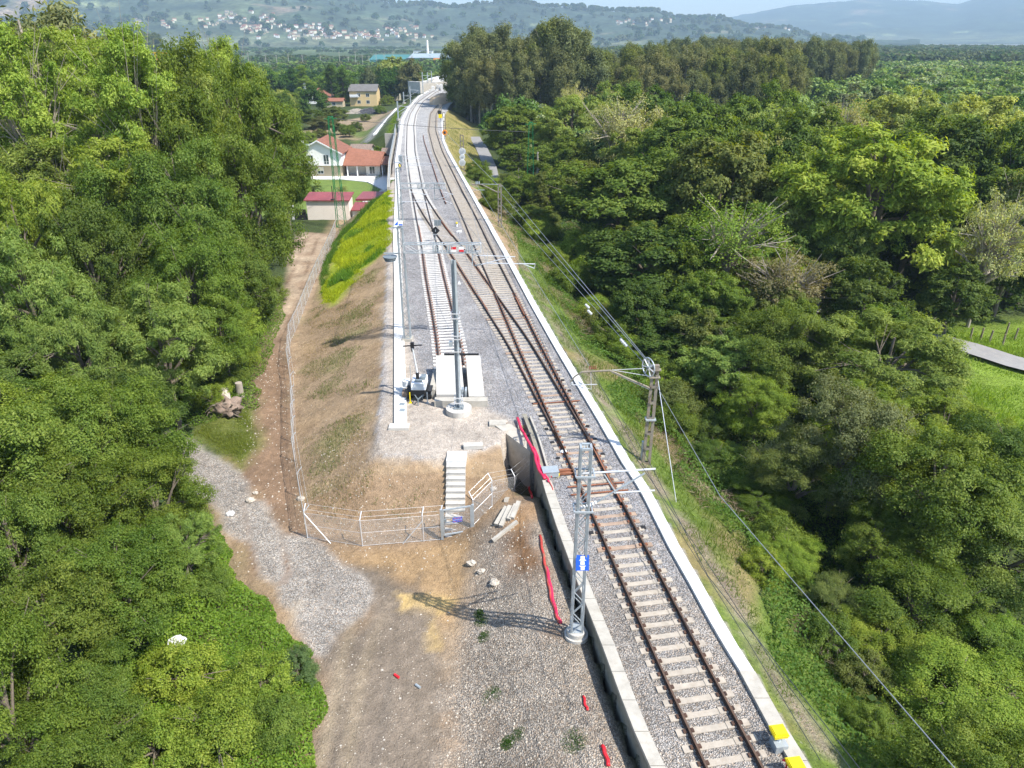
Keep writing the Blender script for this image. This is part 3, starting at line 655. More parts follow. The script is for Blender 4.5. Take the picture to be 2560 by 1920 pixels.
# ------------------------------------------------------------------ kerbs, cable troughs and walls
def strip(E, off0, off1, z0, z1, y0, y1, step=1.0, mb=None, mi=0, seglen=None, tmb=None):
    """a kerb that follows an edge line; with its own end faces"""
    mb = mb or MB(); y = np.arange(y0, y1 + step * 0.5, step)
    x = fx(E, y)
    for i in range(len(y) - 1):
        for (a, b, ya, yb) in ((x[i], x[i + 1], y[i], y[i + 1] - (0.025 if seglen else 0)),):
            g = (yb - ya) / (y[i + 1] - y[i]); b2 = a + (b - a) * g
            vs = [(a + off0, ya, z0), (a + off1, ya, z0), (b2 + off1, yb, z0), (b2 + off0, yb, z0), (a + off0, ya, z1), (a + off1, ya, z1), (b2 + off1, yb, z1), (b2 + off0, yb, z1)]
            fs = [(4, 5, 6, 7), (0, 4, 7, 3), (1, 2, 6, 5)]
            if i == 0 or seglen: fs.append((0, 1, 5, 4))
            if i == len(y) - 2 or seglen: fs.append((3, 7, 6, 2))
            mb.add(vs, fs, mi)
    return mb
o = build(strip(RE, -0.52, 0.0, -0.35, 0.14, 18.8, 232, 1.2, seglen=True), 'cable_trough', 'kerb_white', None, (8, 24, 0))
tag(o, 'long white concrete cable trough edging the right side of the ballast', 'cable trough')
o = build(strip(RE, -0.54, 0.02, -0.35, 0.145, 4.4, 18.78, 1.2, seglen=True), 'cable_trough', 'concrete', None, (9, 15, 0))
tag(o, 'greyer unpainted end of the cable trough beside the yellow boxes', 'cable trough')
t = thing('cable_trough', 'wide white cable trough along the left shoulder, ending at a slab', 'cable trough', (-7.1, 37.4, 0))
build(strip(LE, 0.0, 0.27, -0.3, 0.16, 37.4, 336, 1.5), 'side_wall', 'kerb_white', t)
build(strip(LE, 0.27, 0.78, -0.3, 0.12, 37.4, 336, 1.0, seglen=True), 'cover_slab', 'kerb_white', t)
for yy in (39.1, 39.9):
    xx = float(fx(LE, yy)); mb = MB(); mb.box(xx + 0.33, xx + 0.68, yy - 0.2, yy + 0.2, 0.12, 0.13)
    for q in range(6): mb.box(xx + 0.35 + q * 0.055, xx + 0.37 + q * 0.055, yy - 0.17, yy + 0.17, 0.13, 0.138, 1)
    build(mb, 'vent_grille', ['galv', 'galv_dark'], t)
mb = MB(); mb.box(-7.35, -6.15, 36.75, 37.35, -0.02, 0.16); o = build(mb, 'concrete_slab', 'concrete_new', None, (-6.8, 37, 0)); tag(o, 'flat concrete slab closing the near end of the left cable trough', 'slab')
# wall that holds the ballast in the foreground
t = thing('retaining_wall', 'low concrete retaining wall with coping along the near left side of the track', 'wall', (3.0, 23, -3))
build(strip(WE, 0.0, 0.3, -3.4, 0.02, 5, 38.6, 1.3), 'wall_body', 'concrete_old', t)
build(strip(WE, -0.06, 0.42, 0.02, 0.17, 5, 31.6, 1.25, seglen=True), 'coping', 'concrete', t)
# open trough on the wall top that carries the pink ducts
build(strip(WE, -0.02, 0.06, 0.02, 0.2, 31.62, 38.4, 1.1), 'trough_wall', 'concrete_old', t)
build(strip(WE, 0.36, 0.46, -0.1, 0.2, 31.62, 38.4, 1.1), 'trough_wall', 'concrete', t)
# tall retaining wall near the white house
t = thing('retaining_wall', 'tall grey retaining wall rising beside the driveway of the white house', 'wall', (-19, 118, -6))
mb = MB(); pts = [(-18.9, 112), (-22.7, 137.6), (-27.35, 175), (-29.5, 191)]
for a, b in zip(pts[:-1], pts[1:]): mb.bar((a[0] - 0.2, a[1], -2.9), (b[0] - 0.2, b[1], -2.9), 0.45, 6.3)
mb.box(-31.5, -27.2, 184.8, 185.4, -6.2, -0.3)
build(mb, 'wall_body', 'concrete', t)
mb = MB()
for a, b in zip(pts[:-1], pts[1:]):
    for h in (0.9, 1.35): mb.bar((a[0] - 0.1, a[1], h), (b[0] - 0.1, b[1], h), 0.05)
    n_ = int((b[1] - a[1]) / 2)
    for i in range(n_ + 1):
        f = i / max(n_, 1); mb.bar((a[0] + (b[0] - a[0]) * f - 0.1, a[1] + (b[1] - a[1]) * f, 0.2), (a[0] + (b[0] - a[0]) * f - 0.1, a[1] + (b[1] - a[1]) * f, 1.38), 0.05)
build(mb, 'railing', 'galv', t)
# white lining along the toe of the far green bank
mb = MB(); a0 = P(938, 354, -5.2); a1 = P(993, 279, -4.2)
mb.bar((a0.x, a0.y, hz(a0.x, a0.y) + 0.05), (a1.x, a1.y, hz(a1.x, a1.y) + 0.1), 1.0, 0.5); o = build(mb, 'drain_channel', 'kerb_white', None, a0); tag(o, 'straight white drain channel on the far green bank', 'drain')
# wing wall by the fence
t = thing('wing_wall', 'sloping concrete wing wall beside the fence at the head of the ditch', 'wall', (0.2, 36.5, -1))
mb = MB(); A_ = P(1236, 1062, 0.12); B_ = P(1325, 1128, -0.35)
mb.add([(A_.x, A_.y, A_.z), (A_.x + 0.95, A_.y + 0.1, A_.z), (B_.x + 0.85, B_.y + 0.45, B_.z + 0.1), (B_.x, B_.y, B_.z), (A_.x, A_.y, -1.3), (A_.x + 0.95, A_.y + 0.1, -1.3), (B_.x + 0.85, B_.y + 0.45, -3.2), (B_.x, B_.y, -3.2)],
       [(3, 2, 1, 0), (0, 1, 5, 4), (1, 2, 6, 5), (2, 3, 7, 6), (3, 0, 4, 7), (4, 5, 6, 7)]); build(mb, 'wall_body', 'concrete', t)

# ------------------------------------------------------------------ steps, slabs
t = thing('staircase', 'straight flight of concrete steps from the sandy platform down to the gate', 'stairs', (-2.95, 30.2, -2.45))
NS = 12; xs0, xs1 = -3.6, -2.56; y_top = 34.0; zt = 0.05
mb = MB(); mb.box(xs0 - 0.02, xs1 + 0.02, y_top - 0.75, y_top + 0.25, -0.28, zt + 0.05); build(mb, 'landing', 'kerb_white', t)
mb = MB(); y = y_top - 0.75; z = zt
for i in range(NS):
    z -= 0.196
    xo = 0.01 * i
    mb = MB(); mb.box(xs0 + xo, xs1 + xo, y - 0.305, y + 0.0, z - 0.3, z + 0.045); mb.box(xs0 + xo - 0.006, xs1 + xo + 0.006, y - 0.325, y - 0.27, z + 0.0, z + 0.051)
    build(mb, 'step', 'concrete_new', t); y -= 0.30
def slab(c, sx, sy, h, rot, label, mat='concrete_new', name='concrete_slab'):
    c = Vector(c); mb = MB()
    M4 = Matrix.Translation(c) @ Matrix.Rotation(R(rot), 4, 'Z'); mb.box(-sx / 2, sx / 2, -sy / 2, sy / 2, -0.05, h, 0, M4)
    o = build(mb, name, mat, None, c); return tag(o, label, 'slab')
slab(P(1244, 1059, 0.05), 1.0, 0.62, 0.1, 2, 'square pale concrete slab lying on the sand beside the pink ducts', 'concrete')
slab(P(1183, 1117, 0.05), 1.1, 0.42, 0.18, 6, 'white concrete block lying right of the top of the steps')
c = P(1313, 1116, 0.05)

# ------------------------------------------------------------------ concrete buffer stop
t = thing('buffer_stop', 'massive concrete buffer stop at the end of the siding', 'buffer stop', (-3.5, 41.5, 0))
def wedge(x0, x1, xx0, xx1, yf, yn, hf, hn, mi=0, mb=None):
    mb = mb or MB()
    return mb.add([(x0, yn, 0), (x1, yn, 0), (xx1, yf, 0), (xx0, yf, 0), (x0, yn, hn), (x1, yn, hn), (xx1, yf, hf), (xx0, yf, hf)],
                  [(3, 2, 1, 0), (4, 5, 6, 7), (0, 1, 5, 4), (1, 2, 6, 5), (2, 3, 7, 6), (3, 0, 4, 7)], mi)
mb = wedge(-4.85, -3.05, -5.25, -3.55, 45.0, 40.6, 1.25, 0.45); build(mb, 'ramp_block', 'concrete_new', t)
mb = wedge(-2.75, -1.75, -3.2, -2.2, 45.0, 40.3, 1.25, 0.5); build(mb, 'ramp_block', 'concrete_new', t)
mb = MB(); mb.box(-4.9, -1.55, 39.75, 40.28, -0.05, 0.42); build(mb, 'base_kerb', 'concrete', t)
mb = MB(); mb.box(-5.35, -4.95, 41.0, 44.2, 0, 0.6); build(mb, 'side_kerb', 'concrete', t)
mb = MB(); mb.bar((-4.7, 45.1, 1.28), (-2.3, 45.1, 1.28), 0.12, 0.14); build(mb, 'buffer_plate', 'dark', t)
mb = MB(); mb.box(-3.02, -2.9, 40.5, 41.1, 0, 0.75); mb.box(-3.25, -3.1, 40.6, 41.0, 0, 0.8); build(mb, 'bracket', 'galv', t)

# ------------------------------------------------------------------ steel pole with round footing
def ring(mb, c, r, z, w=0.05): mb.tube([(c[0] + r * math.cos(a), c[1] + r * math.sin(a), z) for a in np.linspace(0, 2 * math.pi, 13)], w / 2, 5, 0, False)
hp = Vector((-3.3, 39.0, 0.0))
t = thing('catenary_pole', 'tall grey H-section steel pole standing on a round footing before the buffer stop', 'pole', hp)
mb = MB(); mb.cyl(hp, 0.80, -0.1, 0.36, 32); build(mb, 'footing', 'concrete_new', t)
mb = MB()
for s in (-1, 1): mb.box(hp.x - 0.105, hp.x + 0.105, hp.y + s * 0.105 - 0.012, hp.y + s * 0.105 + 0.012, 0.36, 9.75)
mb.box(hp.x - 0.009, hp.x + 0.009, hp.y - 0.093, hp.y + 0.093, 0.36, 9.74)
o_h = build(mb, 'post', 'galv', t)
o_h.rotation_euler = (0, 0, R(62)); 
mb = MB(); mb.box(hp.x - 0.3, hp.x + 0.3, hp.y - 0.3, hp.y + 0.3, 0.36, 0.40); build(mb, 'base_plate', 'galv_dark', t)
mb = MB()
for sx in (-1, 1):
    for sy in (-1, 1): mb.cyl((hp.x + sx * 0.23, hp.y + sy * 0.23), 0.025, 0.4, 0.58, 8)
build(mb, 'anchor_bolts', 'galv', t)
for z in (0.75, 1.1, 4.2, 5.0, 5.2, 6.3, 6.6):
    mb = MB()
    for s in (-1, 1): mb.bar((hp.x - 0.27, hp.y + s * 0.22, z), (hp.x + 0.27, hp.y + s * 0.22, z), 0.04, 0.06)
    mb.bar((hp.x - 0.25, hp.y - 0.22, z), (hp.x - 0.25, hp.y + 0.22, z), 0.03, 0.05); mb.bar((hp.x + 0.25, hp.y - 0.22, z), (hp.x + 0.25, hp.y + 0.22, z), 0.03, 0.05)
    build(mb, 'clamp', 'alu', t)
mb = MB(); mb.box(hp.x - 0.45, hp.x - 0.22, hp.y - 0.25, hp.y - 0.02, 4.55, 4.85); build(mb, 'junction_box', 'galv', t)

# ------------------------------------------------------------------ lattice masts
def zat(Y, py):
    return PY(1280, py, Y).z

def lattice(base, z1, w0, w1, mat, bay=0.55, leg=0.055, n_side=4, d0=None, d1=None, parent=None, brace_m=None, brace=0.035):
    d0 = d0 or w0; d1 = d1 or w1
    legs = MB(); br = MB(); z0 = base.z
    def c(i, f):
        sx, sy = ((-1, -1), (1, -1), (1, 1), (-1, 1))[i]
        return Vector((base.x + sx * (w0 + (w1 - w0) * f) / 2, base.y + sy * (d0 + (d1 - d0) * f) / 2, z0 + (z1 - z0) * f))
    for i in range(4):
        l = MB(); l.bar(c(i, 0), c(i, 1), leg, leg, 0, (0.3, 1, 0)); build(l, 'leg', mat, parent)
    nb = max(2, int((z1 - z0) / bay))
    for k in range(nb):
        f0, f1 = k / nb, (k + 1) / nb
        for i in range(n_side):
            a, b = i, (i + 1) % 4
            if (k + i) % 2: a, b = b, a
            br.bar(c(a, f0), c(b, f1), brace, brace * 0.6)
    for f in (0.0, 1.0):
        for i in range(4): br.bar(c(i, f), c((i + 1) % 4, f), leg, leg)
    build(br, 'bracing', brace_m or mat, parent)
    return c
def cant_tube(mb, a, b, r=0.035, mi=0): mb.tube([a, b], r, 8, mi)
def insul(mb, a, b, r=0.07, n=5, mi=0):
    a, b = Vector(a), Vector(b)
    for i in range(n):
        p = a.lerp(b, (i + 0.5) / n); q = a.lerp(b, (i + 0.9) / n)
        mb.tube([p, p.lerp(q, 0.5), q], [r, r, r * 0.35], 8, mi)
    mb.tube([a, b], r * 0.4, 6, mi)
fm = P(1441, 1572, -0.38)
t = thing('catenary_mast', 'grey lattice catenary mast on a thick round footing in the foreground, blue sign on it', 'mast', (fm.x, fm.y, -0.75))
mb = MB(); mb.cyl(fm, 0.475, -1.2, -0.62, 36, 0); mb.tube([(fm.x, fm.y, -0.62), (fm.x, fm.y, -0.41), (fm.x, fm.y, -0.38)], [0.39, 0.385, 0.36], 36); build(mb, 'footing', 'concrete_new', t)
zt_ = zat(fm.y, 1117)
c = lattice(fm, zt_, 0.43, 0.36, 'galv', 0.52, 0.075, 4, 0.43, 0.36, t, None, 0.04)
mb = MB(); mb.box(fm.x - 0.25, fm.x + 0.25, fm.y - 0.25, fm.y + 0.25, -0.38, -0.35); build(mb, 'base_plate', 'galv', t)
for py in (1183, 1270):
    z = zat(fm.y, py); mb = MB(); w = 0.36
    for s in (-1, 1):
        mb.bar((fm.x - 0.33, fm.y + s * 0.27, z), (fm.x + 0.36, fm.y + s * 0.27, z), 0.06, 0.06); mb.bar((fm.x + s * 0.33, fm.y - 0.27, z), (fm.x + s * 0.33, fm.y + 0.27, z), 0.05, 0.05)
    build(mb, 'clamp', 'galv', t)
for tz in (zt_ - 0.05,):
    mb = MB()
    for s in np.linspace(-0.15, 0.15, 4): mb.bar((fm.x + s, fm.y - 0.17, tz), (fm.x + s, fm.y + 0.17, tz), 0.03)
    build(mb, 'top_cap', 'galv', t)
# two horizontal tubes, a strut and its insulators reaching over the track
ca = thing('cantilever', 'pair of grey cantilever tubes reaching from the foreground lattice mast over the track', 'cantilever', (fm.x + 0.25, fm.y, 6))
pa = PY(1455, 1188, fm.y); pb = PY(1640, 1176, fm.y); mb = MB(); cant_tube(mb, pa + Vector((0, 0.1, 0)), pb + Vector((0, 0.1, 0)), 0.04); build(mb, 'top_tube', 'alu', ca)
p1 = PY(1450, 1272, fm.y); p2 = PY(1492, 1255, fm.y); p3 = PY(1612, 1183, fm.y)
mb = MB(); cant_tube(mb, p2, p3, 0.035); build(mb, 'strut', 'galv', ca)
mb = MB(); insul(mb, p1, p2, 0.075, 6); build(mb, 'insulator', 'white', ca)
mb = MB(); cant_tube(mb, PY(1535, 1232, fm.y), PY(1637, 1226, fm.y), 0.033); build(mb, 'registration_arm', 'alu', ca)
mb = MB(); cant_tube(mb, PY(1510, 1186, fm.y), PY(1540, 1232, fm.y), 0.03); build(mb, 'drop_tube', 'galv', ca)
# blue sign with three white marks
sgc = PY(1456, 1407, fm.y - 0.3); w_, h_ = 0.50, 0.60
sg = thing('sign', 'blue plate with three white marks fixed to the foreground lattice mast', 'sign', sgc)
sn = Vector((0, -0.75, 0.66))  # tilted face
up_ = Vector((0, 0.35, 0.94)); rt = Vector((1, 0, 0)); nrm = rt.cross(up_)
def plate(mb, c, w, h, th, up=up_, rt=rt, off=0.0, mi=0):
    nrm = rt.cross(up).normalized(); c = Vector(c) + nrm * off
    vs = [c + rt * sx * w / 2 + up * sz * h / 2 + nrm * st * th / 2 for st in (-1, 1) for sx, sz in ((-1, -1), (1, -1), (1, 1), (-1, 1))]
    return mb.add(vs, [(3, 2, 1, 0), (4, 5, 6, 7), (0, 1, 5, 4), (1, 2, 6, 5), (2, 3, 7, 6), (3, 0, 4, 7)], mi)
def poly_plate(mb, c, pts, th, up, rt, off, mi=0):
    nrm = rt.cross(up).normalized(); c = Vector(c) + nrm * off; n = len(pts)
    vs = [c + rt * a + up * b for a, b in pts] + [c + rt * a + up * b + nrm * th for a, b in pts]
    return mb.add(vs, [tuple(reversed(range(n))), tuple(range(n, 2 * n))] + [(i, (i + 1) % n, n + (i + 1) % n, n + i) for i in range(n)], mi)
mb = MB(); plate(mb, sgc, w_, h_, 0.02); build(mb, 'plate', 'blue', sg)
sx_, sy_ = w_ / 530.0, h_ / 640.0
def mk(pts): return [((x - 1225) * sx_, (790 - y) * sy_) for x, y in pts]
mb = MB()
for pts in ([(1150, 510), (1310, 510), (1310, 640), (1385, 690), (1085, 690), (1150, 640)], [(1150, 720), (1305, 720), (1315, 865), (1145, 865)], [(1085, 905), (1375, 905), (1310, 950), (1310, 1080), (1160, 1080), (1160, 950)]):
    pp = mk(pts); pp = pp[::-1]; poly_plate(mb, sgc, pp, 0.006, up_, rt, 0.0105)
build(mb, 'lettering', 'white', sg)
mb = MB(); mb.bar((sgc.x, sgc.y + 0.02, sgc.z), (sgc.x, fm.y - 0.1, sgc.z), 0.05); build(mb, 'bracket', 'galv', sg)

# ------------------------------------------------------------------ gantries (left lattice columns with a box truss over the tracks)
def gantry(cx, cyy, ztop, zb, x_end, lab, laba, signs=False, arms=()):
    b = Vector((cx, cyy, 0.0))
    t = thing('gantry', lab, 'gantry', b)
    mb = MB(); mb.box(cx - 0.4, cx + 0.4, cyy - 0.4, cyy + 0.4, -0.1, 0.22); build(mb, 'footing', 'concrete', t)
    lattice(Vector((cx, cyy, 0.2)), ztop, 0.5, 0.34, 'galv', 0.55, 0.07, 4, 0.5, 0.34, t, 'galv_dark', 0.04)
    x0 = cx + 0.2; ch = MB(); br = MB(); hb, db = 0.62, 0.55
    for sy in (-1, 1):
        for z in (zb, zb + hb): ch.bar((x0, cyy + sy * db / 2, z), (x_end, cyy + sy * db / 2, z), 0.06, 0.06)
    n = int((x_end - x0) / 0.8); px = np.linspace(x0, x_end, n + 1)
    for i in range(n):
        a, c_ = px[i], px[i + 1]
        u, w = (zb, zb + hb) if i % 2 else (zb + hb, zb)
        for sy in (-1, 1): br.bar((a, cyy + sy * db / 2, u), (c_, cyy + sy * db / 2, w), 0.04, 0.03)
        v = 1 if i % 2 else -1
        for z in (zb, zb + hb): br.bar((a, cyy - v * db / 2, z), (c_, cyy + v * db / 2, z), 0.035, 0.03)
    for x in (x0, (x0 + x_end) / 2, x_end):
        for sy in (-1, 1): br.bar((x, cyy + sy * db / 2, zb), (x, cyy + sy * db / 2, zb + hb), 0.05)
        for z in (zb, zb + hb): br.bar((x, cyy - db / 2, z), (x, cyy + db / 2, z), 0.05)
    build(ch, 'truss_chord', 'galv', t); build(br, 'truss_bracing', 'alu', t)
    for f in (0.42, 0.6, 0.85):
        xx = x0 + (x_end - x0) * f; mb = MB()
        for q in (-0.18, 0.0, 0.18): mb.tube([(xx + q, cyy - 0.3, zb + 0.1), (xx + q, cyy - 0.3, zb + 0.55)], 0.05, 6)
        build(mb, 'insulator', 'galv', t)
    if signs:
        xx = x0 + (x_end - x0) * 0.62
        for q, m_ in ((0.0, 'red'), (0.55, 'white')):
            mb = MB(); mb.box(xx + q, xx + q + 0.36, cyy - 0.34, cyy - 0.31, zb + 0.1, zb + 0.46); s = build(mb, 'marker_plate', m_, t)
            mb = MB(); mb.box(xx + q, xx + q + 0.36, cyy - 0.345, cyy - 0.34, zb + 0.1, zb + 0.27); build(mb, 'marker_plate', 'white' if m_ == 'red' else 'red', t)
    return t
g1 = P(1019, 850, 0)
zb1 = zat(g1.y, 630); xe1 = PY(1202, 620, g1.y).x; zt1 = zat(g1.y, 568)
gantry(g1.x, g1.y, zt1, zb1, xe1, 'nearer steel gantry with red and white plates on its truss, lattice column on the left', '', True)
g2 = P(1003, 556, 0); zb2 = zat(g2.y, 471); xe2 = PY(1113, 463, g2.y).x
gantry(g2.x, g2.y, zat(g2.y, 420), zb2, xe2, 'farther steel gantry across the siding, without plates', '')
# equipment on the near gantry column
t = thing('tension_weights', 'grey counterweight discs hanging left of the nearer gantry column', 'counterweight', (g1.x - 0.9, g1.y, zb1 - 0.6))
mb = MB()
for k in range(3): mb.cyl((g1.x - 0.85, g1.y - 0.1), 0.40 + 0.06 * k, zb1 - 0.62 + k * 0.13, zb1 - 0.55 + k * 0.13, 20)
build(mb, 'disc_stack', 'galv_dark', t)
mb = MB(); mb.bar((g1.x - 1.3, g1.y, zb1 - 0.1), (g1.x - 0.2, g1.y, zb1 - 0.1), 0.09); mb.bar((g1.x - 0.85, g1.y, zb1 - 0.1), (g1.x - 0.85, g1.y, zb1 - 0.75), 0.05); build(mb, 'bracket', 'galv', t)
t = thing('number_sign', 'small blue and white sign on top of the nearer gantry column', 'sign', (g1.x, g1.y, zt1 + 0.1))
c0 = Vector((g1.x - 0.05, g1.y - 0.25, zt1 + 0.35))
mb = MB(); plate(mb, c0, 0.62, 0.34, 0.02); build(mb, 'plate', 'white', t)
mb = MB(); poly_plate(mb, c0, [(-0.30, -0.15), (-0.02, -0.15), (-0.02, 0.16)], 0.006, up_, rt, 0.011); poly_plate(mb, c0, [(0.03, -0.16), (0.30, -0.16), (0.30, -0.06), (0.03, -0.06)], 0.006, up_, rt, 0.011); build(mb, 'lettering', 'blue', t)
mb = MB(); mb.bar((g1.x - 0.6, g1.y - 0.2, zt1), (g1.x + 0.3, g1.y - 0.2, zt1), 0.08); mb.bar((g1.x, g1.y - 0.2, zt1), (g1.x, g1.y - 0.25, zt1 + 0.3), 0.05); build(mb, 'bracket', 'galv', t)
# hanging post and cantilevers
def cantilever(lab, Y, post, tubes, ins):
    a = PY(post[0], post[1], Y); b = PY(post[0], post[2], Y)
    t = thing('cantilever', lab, 'cantilever', b)
    mb = MB(); mb.bar(a, b, 0.09); build(mb, 'drop_post', 'galv', t)
    for i, (p, q, r) in enumerate(tubes):
        mb = MB(); cant_tube(mb, PY(*p, Y), PY(*q, Y), r); build(mb, 'tube', 'alu', t)
    for p, q in ins:
        mb = MB(); insul(mb, PY(*p, Y), PY(*q, Y), 0.09, 5); build(mb, 'insulator', 'galv_dark', t)
    return t
cantilever('long white cantilever tubes hanging from the right end of the nearer gantry', g1.y, (1181, 609, 664),
           [((1186, 638), (1288, 642), 0.035), ((1204, 661), (1273, 643), 0.035), ((1216, 658), (1338, 660), 0.04), ((1308, 660), (1336, 671), 0.03), ((1336, 671), (1338, 660), 0.025), ((1219, 630), (1218, 668), 0.02)], [((1186, 664), (1204, 661))])
cantilever('dark cantilever with hanging post near the right end of the farther gantry', g2.y, (1086, 457, 500),
           [((1087, 498), (1107, 494), 0.03), ((1107, 480), (1133, 486), 0.035), ((1107, 494), (1128, 486), 0.03), ((1107, 500), (1130, 509), 0.03)], [((1087, 498), (1096, 497))])
cantilever('white cantilever tubes on the left column just beyond the nearer gantry', g2.y - 12, (1000, 492, 530),
           [((1004, 504), (1069, 505), 0.035), ((1023, 479), (1067, 487), 0.035), ((1036, 498), (1055, 497), 0.03)], [((1000, 510), (1012, 506))])
# poles along the far left edge with short cantilevers
for (bx, by, ty, lab) in ((996, 300, 253, 'steel catenary pole on the left edge above the green bank'), (1027, 262, 215, 'steel catenary pole with double cantilevers, at the start of the far bend'),
                          (1010, 258, 230, 'short steel pole left of the double cantilevers on the far bend'), (1058, 236, 180, 'steel pole before the concrete bridge wall at the station throat'),
                          (1070, 222, 181, 'pair pole behind the bridge wall at the station'), (1080, 218, 178, 'tallest white pole standing before the station platform'),
                          (1126, 203, 176, 'right-hand pole beside the red station canopy'), (1095, 205, 190, 'thin short pole in the middle of the station'), (1112, 203, 188, 'thin pole left of the red station canopy')):
    b = P(bx, by, 0.0); t = thing('catenary_pole', lab, 'pole', b, 'catenary poles towards the station')
    zt_ = zat(b.y, ty); mb = MB(); mb.bar(b, (b.x, b.y, zt_), 0.34, 0.34); build(mb, 'post', 'galv', t)
    mb = MB(); mb.cyl(b, 0.6, -0.2, 0.35, 12); build(mb, 'footing', 'concrete', t)
    if by > 230:
        mb = MB(); mb.tube([(b.x, b.y, zt_ - 1.2), (b.x + 3.0, b.y, zt_ - 1.4)], 0.06, 6); mb.tube([(b.x, b.y, zt_ - 3.0), (b.x + 2.8, b.y, zt_ - 1.5)], 0.06, 6); build(mb, 'cantilever', 'alu', t)
# portal frames with hanging insulators over the siding, far
for (yy, x0, x1) in ((396.5, 1012, 1049), (413, 1020, 1080)):
    Yg = P(1030, yy + 28, 0).y; a = PY(x0, yy, Yg); b = PY(x1, yy, Yg)
    t = thing('crossbar', 'thin white registration tube over the siding, beyond the farther gantry' if yy < 400 else 'longer white registration tube over the siding, nearer than its twin', 'tube', a)
    mb = MB(); cant_tube(mb, a, b, 0.05); cant_tube(mb, a + Vector((0, 0, 0.35)), b + Vector((0, 0, 0.28)), 0.04); build(mb, 'tube', 'alu', t)
    mb = MB(); mb.tube([(a.x, a.y, a.z + 0.5), (a.x, a.y, 0)], 0.07, 6); build(mb, 'post', 'galv', t)

# ------------------------------------------------------------------ signal boards between the tracks
def board(px, py_base, py_c, w, h, mat, lab, diamond=False):
    b = P(px, py_base, 0); c = PY(px, py_c, b.y)
    t = thing('signal_board', lab, 'signal board', b)
    mb = MB(); mb.tube([b, (b.x, b.y, c.z + h * 0.4)], 0.05, 8); build(mb, 'post', 'galv', t)
    mb = MB()
    if diamond: poly_plate(mb, c, [(0, -h / 2), (w / 2, 0), (0, h / 2), (-w / 2, 0)], 0.03, Vector((0, 0, 1)), rt, 0.08)
    else:
        plate(mb, c, w, h, 0.04, Vector((0, 0, 1)), rt, 0.08)
    build(mb, 'board', mat, t)
    if not diamond:
        mb = MB(); plate(mb, c, 0.05, h, 0.03, Vector((0, 0, 1)), rt, 0.115); plate(mb, c + Vector((0, 0, h * 0.5)), w + 0.06, 0.05, 0.06, Vector((0, 0, 1)), rt, 0.08); build(mb, 'frame', 'galv', t)
    else:
        mb = MB(); plate(mb, c + Vector((0, 0, -h * 0.42)), w * 0.7, 0.07, 0.03, Vector((0, 0, 1)), rt, 0.12); plate(mb, c, 0.07, 0.25, 0.03, Vector((0, 0, 1)), rt, 0.12); build(mb, 'bracket', 'galv', t)
board(1089, 604, 576, 1.0, 1.0, 'black', 'black diamond-shaped signal board standing over the crossover', True)
board(1094, 583, 557, 0.82, 0.68, 'galv_dark', 'square grey signal board behind the black diamond')
o = thing('track_marker', 'white marker blocks lying between siding and main track, right of the diamond board', 'marker', P(1147, 582, 0))
for k in range(4):
    p = P(1143 + k * 3.2, 582 - (k % 2), 0); mb = MB(); mb.box(p.x - 0.05, p.x + 0.05, p.y - 0.3, p.y + 0.3, 0, 0.2); build(mb, 'block', 'white', o)
t = thing('marker_lamp', 'small yellow and white lamp beside the track behind the marker blocks', 'lamp', P(1142, 566, 0))
p = P(1142, 566, 0); mb = MB(); mb.cyl(p, 0.12, 0, 0.35, 10); build(mb, 'body', 'white', t); mb = MB(); mb.tube([(p.x, p.y, 0.35), (p.x, p.y, 0.5), (p.x, p.y, 0.55)], [0.14, 0.12, 0.02], 10); build(mb, 'lens', 'yellow', t)
t = thing('marker_lamp', 'low white triangle marker lying right of the H-section pole', 'marker', P(1148, 711, 0))
p = P(1148, 711, 0); mb = MB(); mb.add([(p.x - .16, p.y, 0), (p.x + .16, p.y, 0), (p.x + .16, p.y + .1, 0), (p.x - .16, p.y + .1, 0), (p.x, p.y + .05, .38)], [(3, 2, 1, 0), (0, 1, 4), (1, 2, 4), (2, 3, 4), (3, 0, 4)]); build(mb, 'body', 'white', t)

# ------------------------------------------------------------------ light-tower trailer
tb = Vector((-5.95, 41.0, 0))
t = thing('light_tower', 'mobile light tower trailer with white housing and black crossbar, left of the buffer stop', 'trailer', tb)
mb = MB(); mb.box(tb.x - 0.5, tb.x + 0.5, tb.y - 0.55, tb.y + 0.75, 0.42, 0.86); build(mb, 'chassis', 'dark', t)
mb = MB(); x0, x1, y0, y1 = tb.x - 0.46, tb.x + 0.46, tb.y - 0.6, tb.y + 0.75
mb.add([(x0, y0, 0.86), (x1, y0, 0.86), (x1, y1, 0.86), (x0, y1, 0.86), (x0, y0 + 0.12, 1.25), (x1, y0 + 0.12, 1.25), (x1, y1, 1.32), (x0, y1, 1.32)], [(3, 2, 1, 0), (4, 5, 6, 7), (0, 1, 5, 4), (1, 2, 6, 5), (2, 3, 7, 6), (3, 0, 4, 7)])
hsg = build(mb, 'housing', 'white', t)
mb = MB()
for k in range(5): mb.box(tb.x - 0.36, tb.x + 0.36, tb.y - 0.50 + k * 0.0, tb.y - 0.47, 0.9, 0.92) if 0 else mb.bar((tb.x - 0.34, y0 - 0.005 + 0.024 * k, 0.92 + k * 0.075), (tb.x + 0.34, y0 - 0.005 + 0.024 * k, 0.92 + k * 0.075), 0.012, 0.02)
build(mb, 'louvre', 'galv_dark', t)
mb = MB(); mb.box(tb.x - 0.25, tb.x + 0.22, tb.y - 0.3, tb.y - 0.1, 1.27, 1.4); mb.box(tb.x + 0.1, tb.x + 0.4, tb.y, tb.y + 0.5, 1.3, 1.48); build(mb, 'top_fitting', 'galv_dark', t)
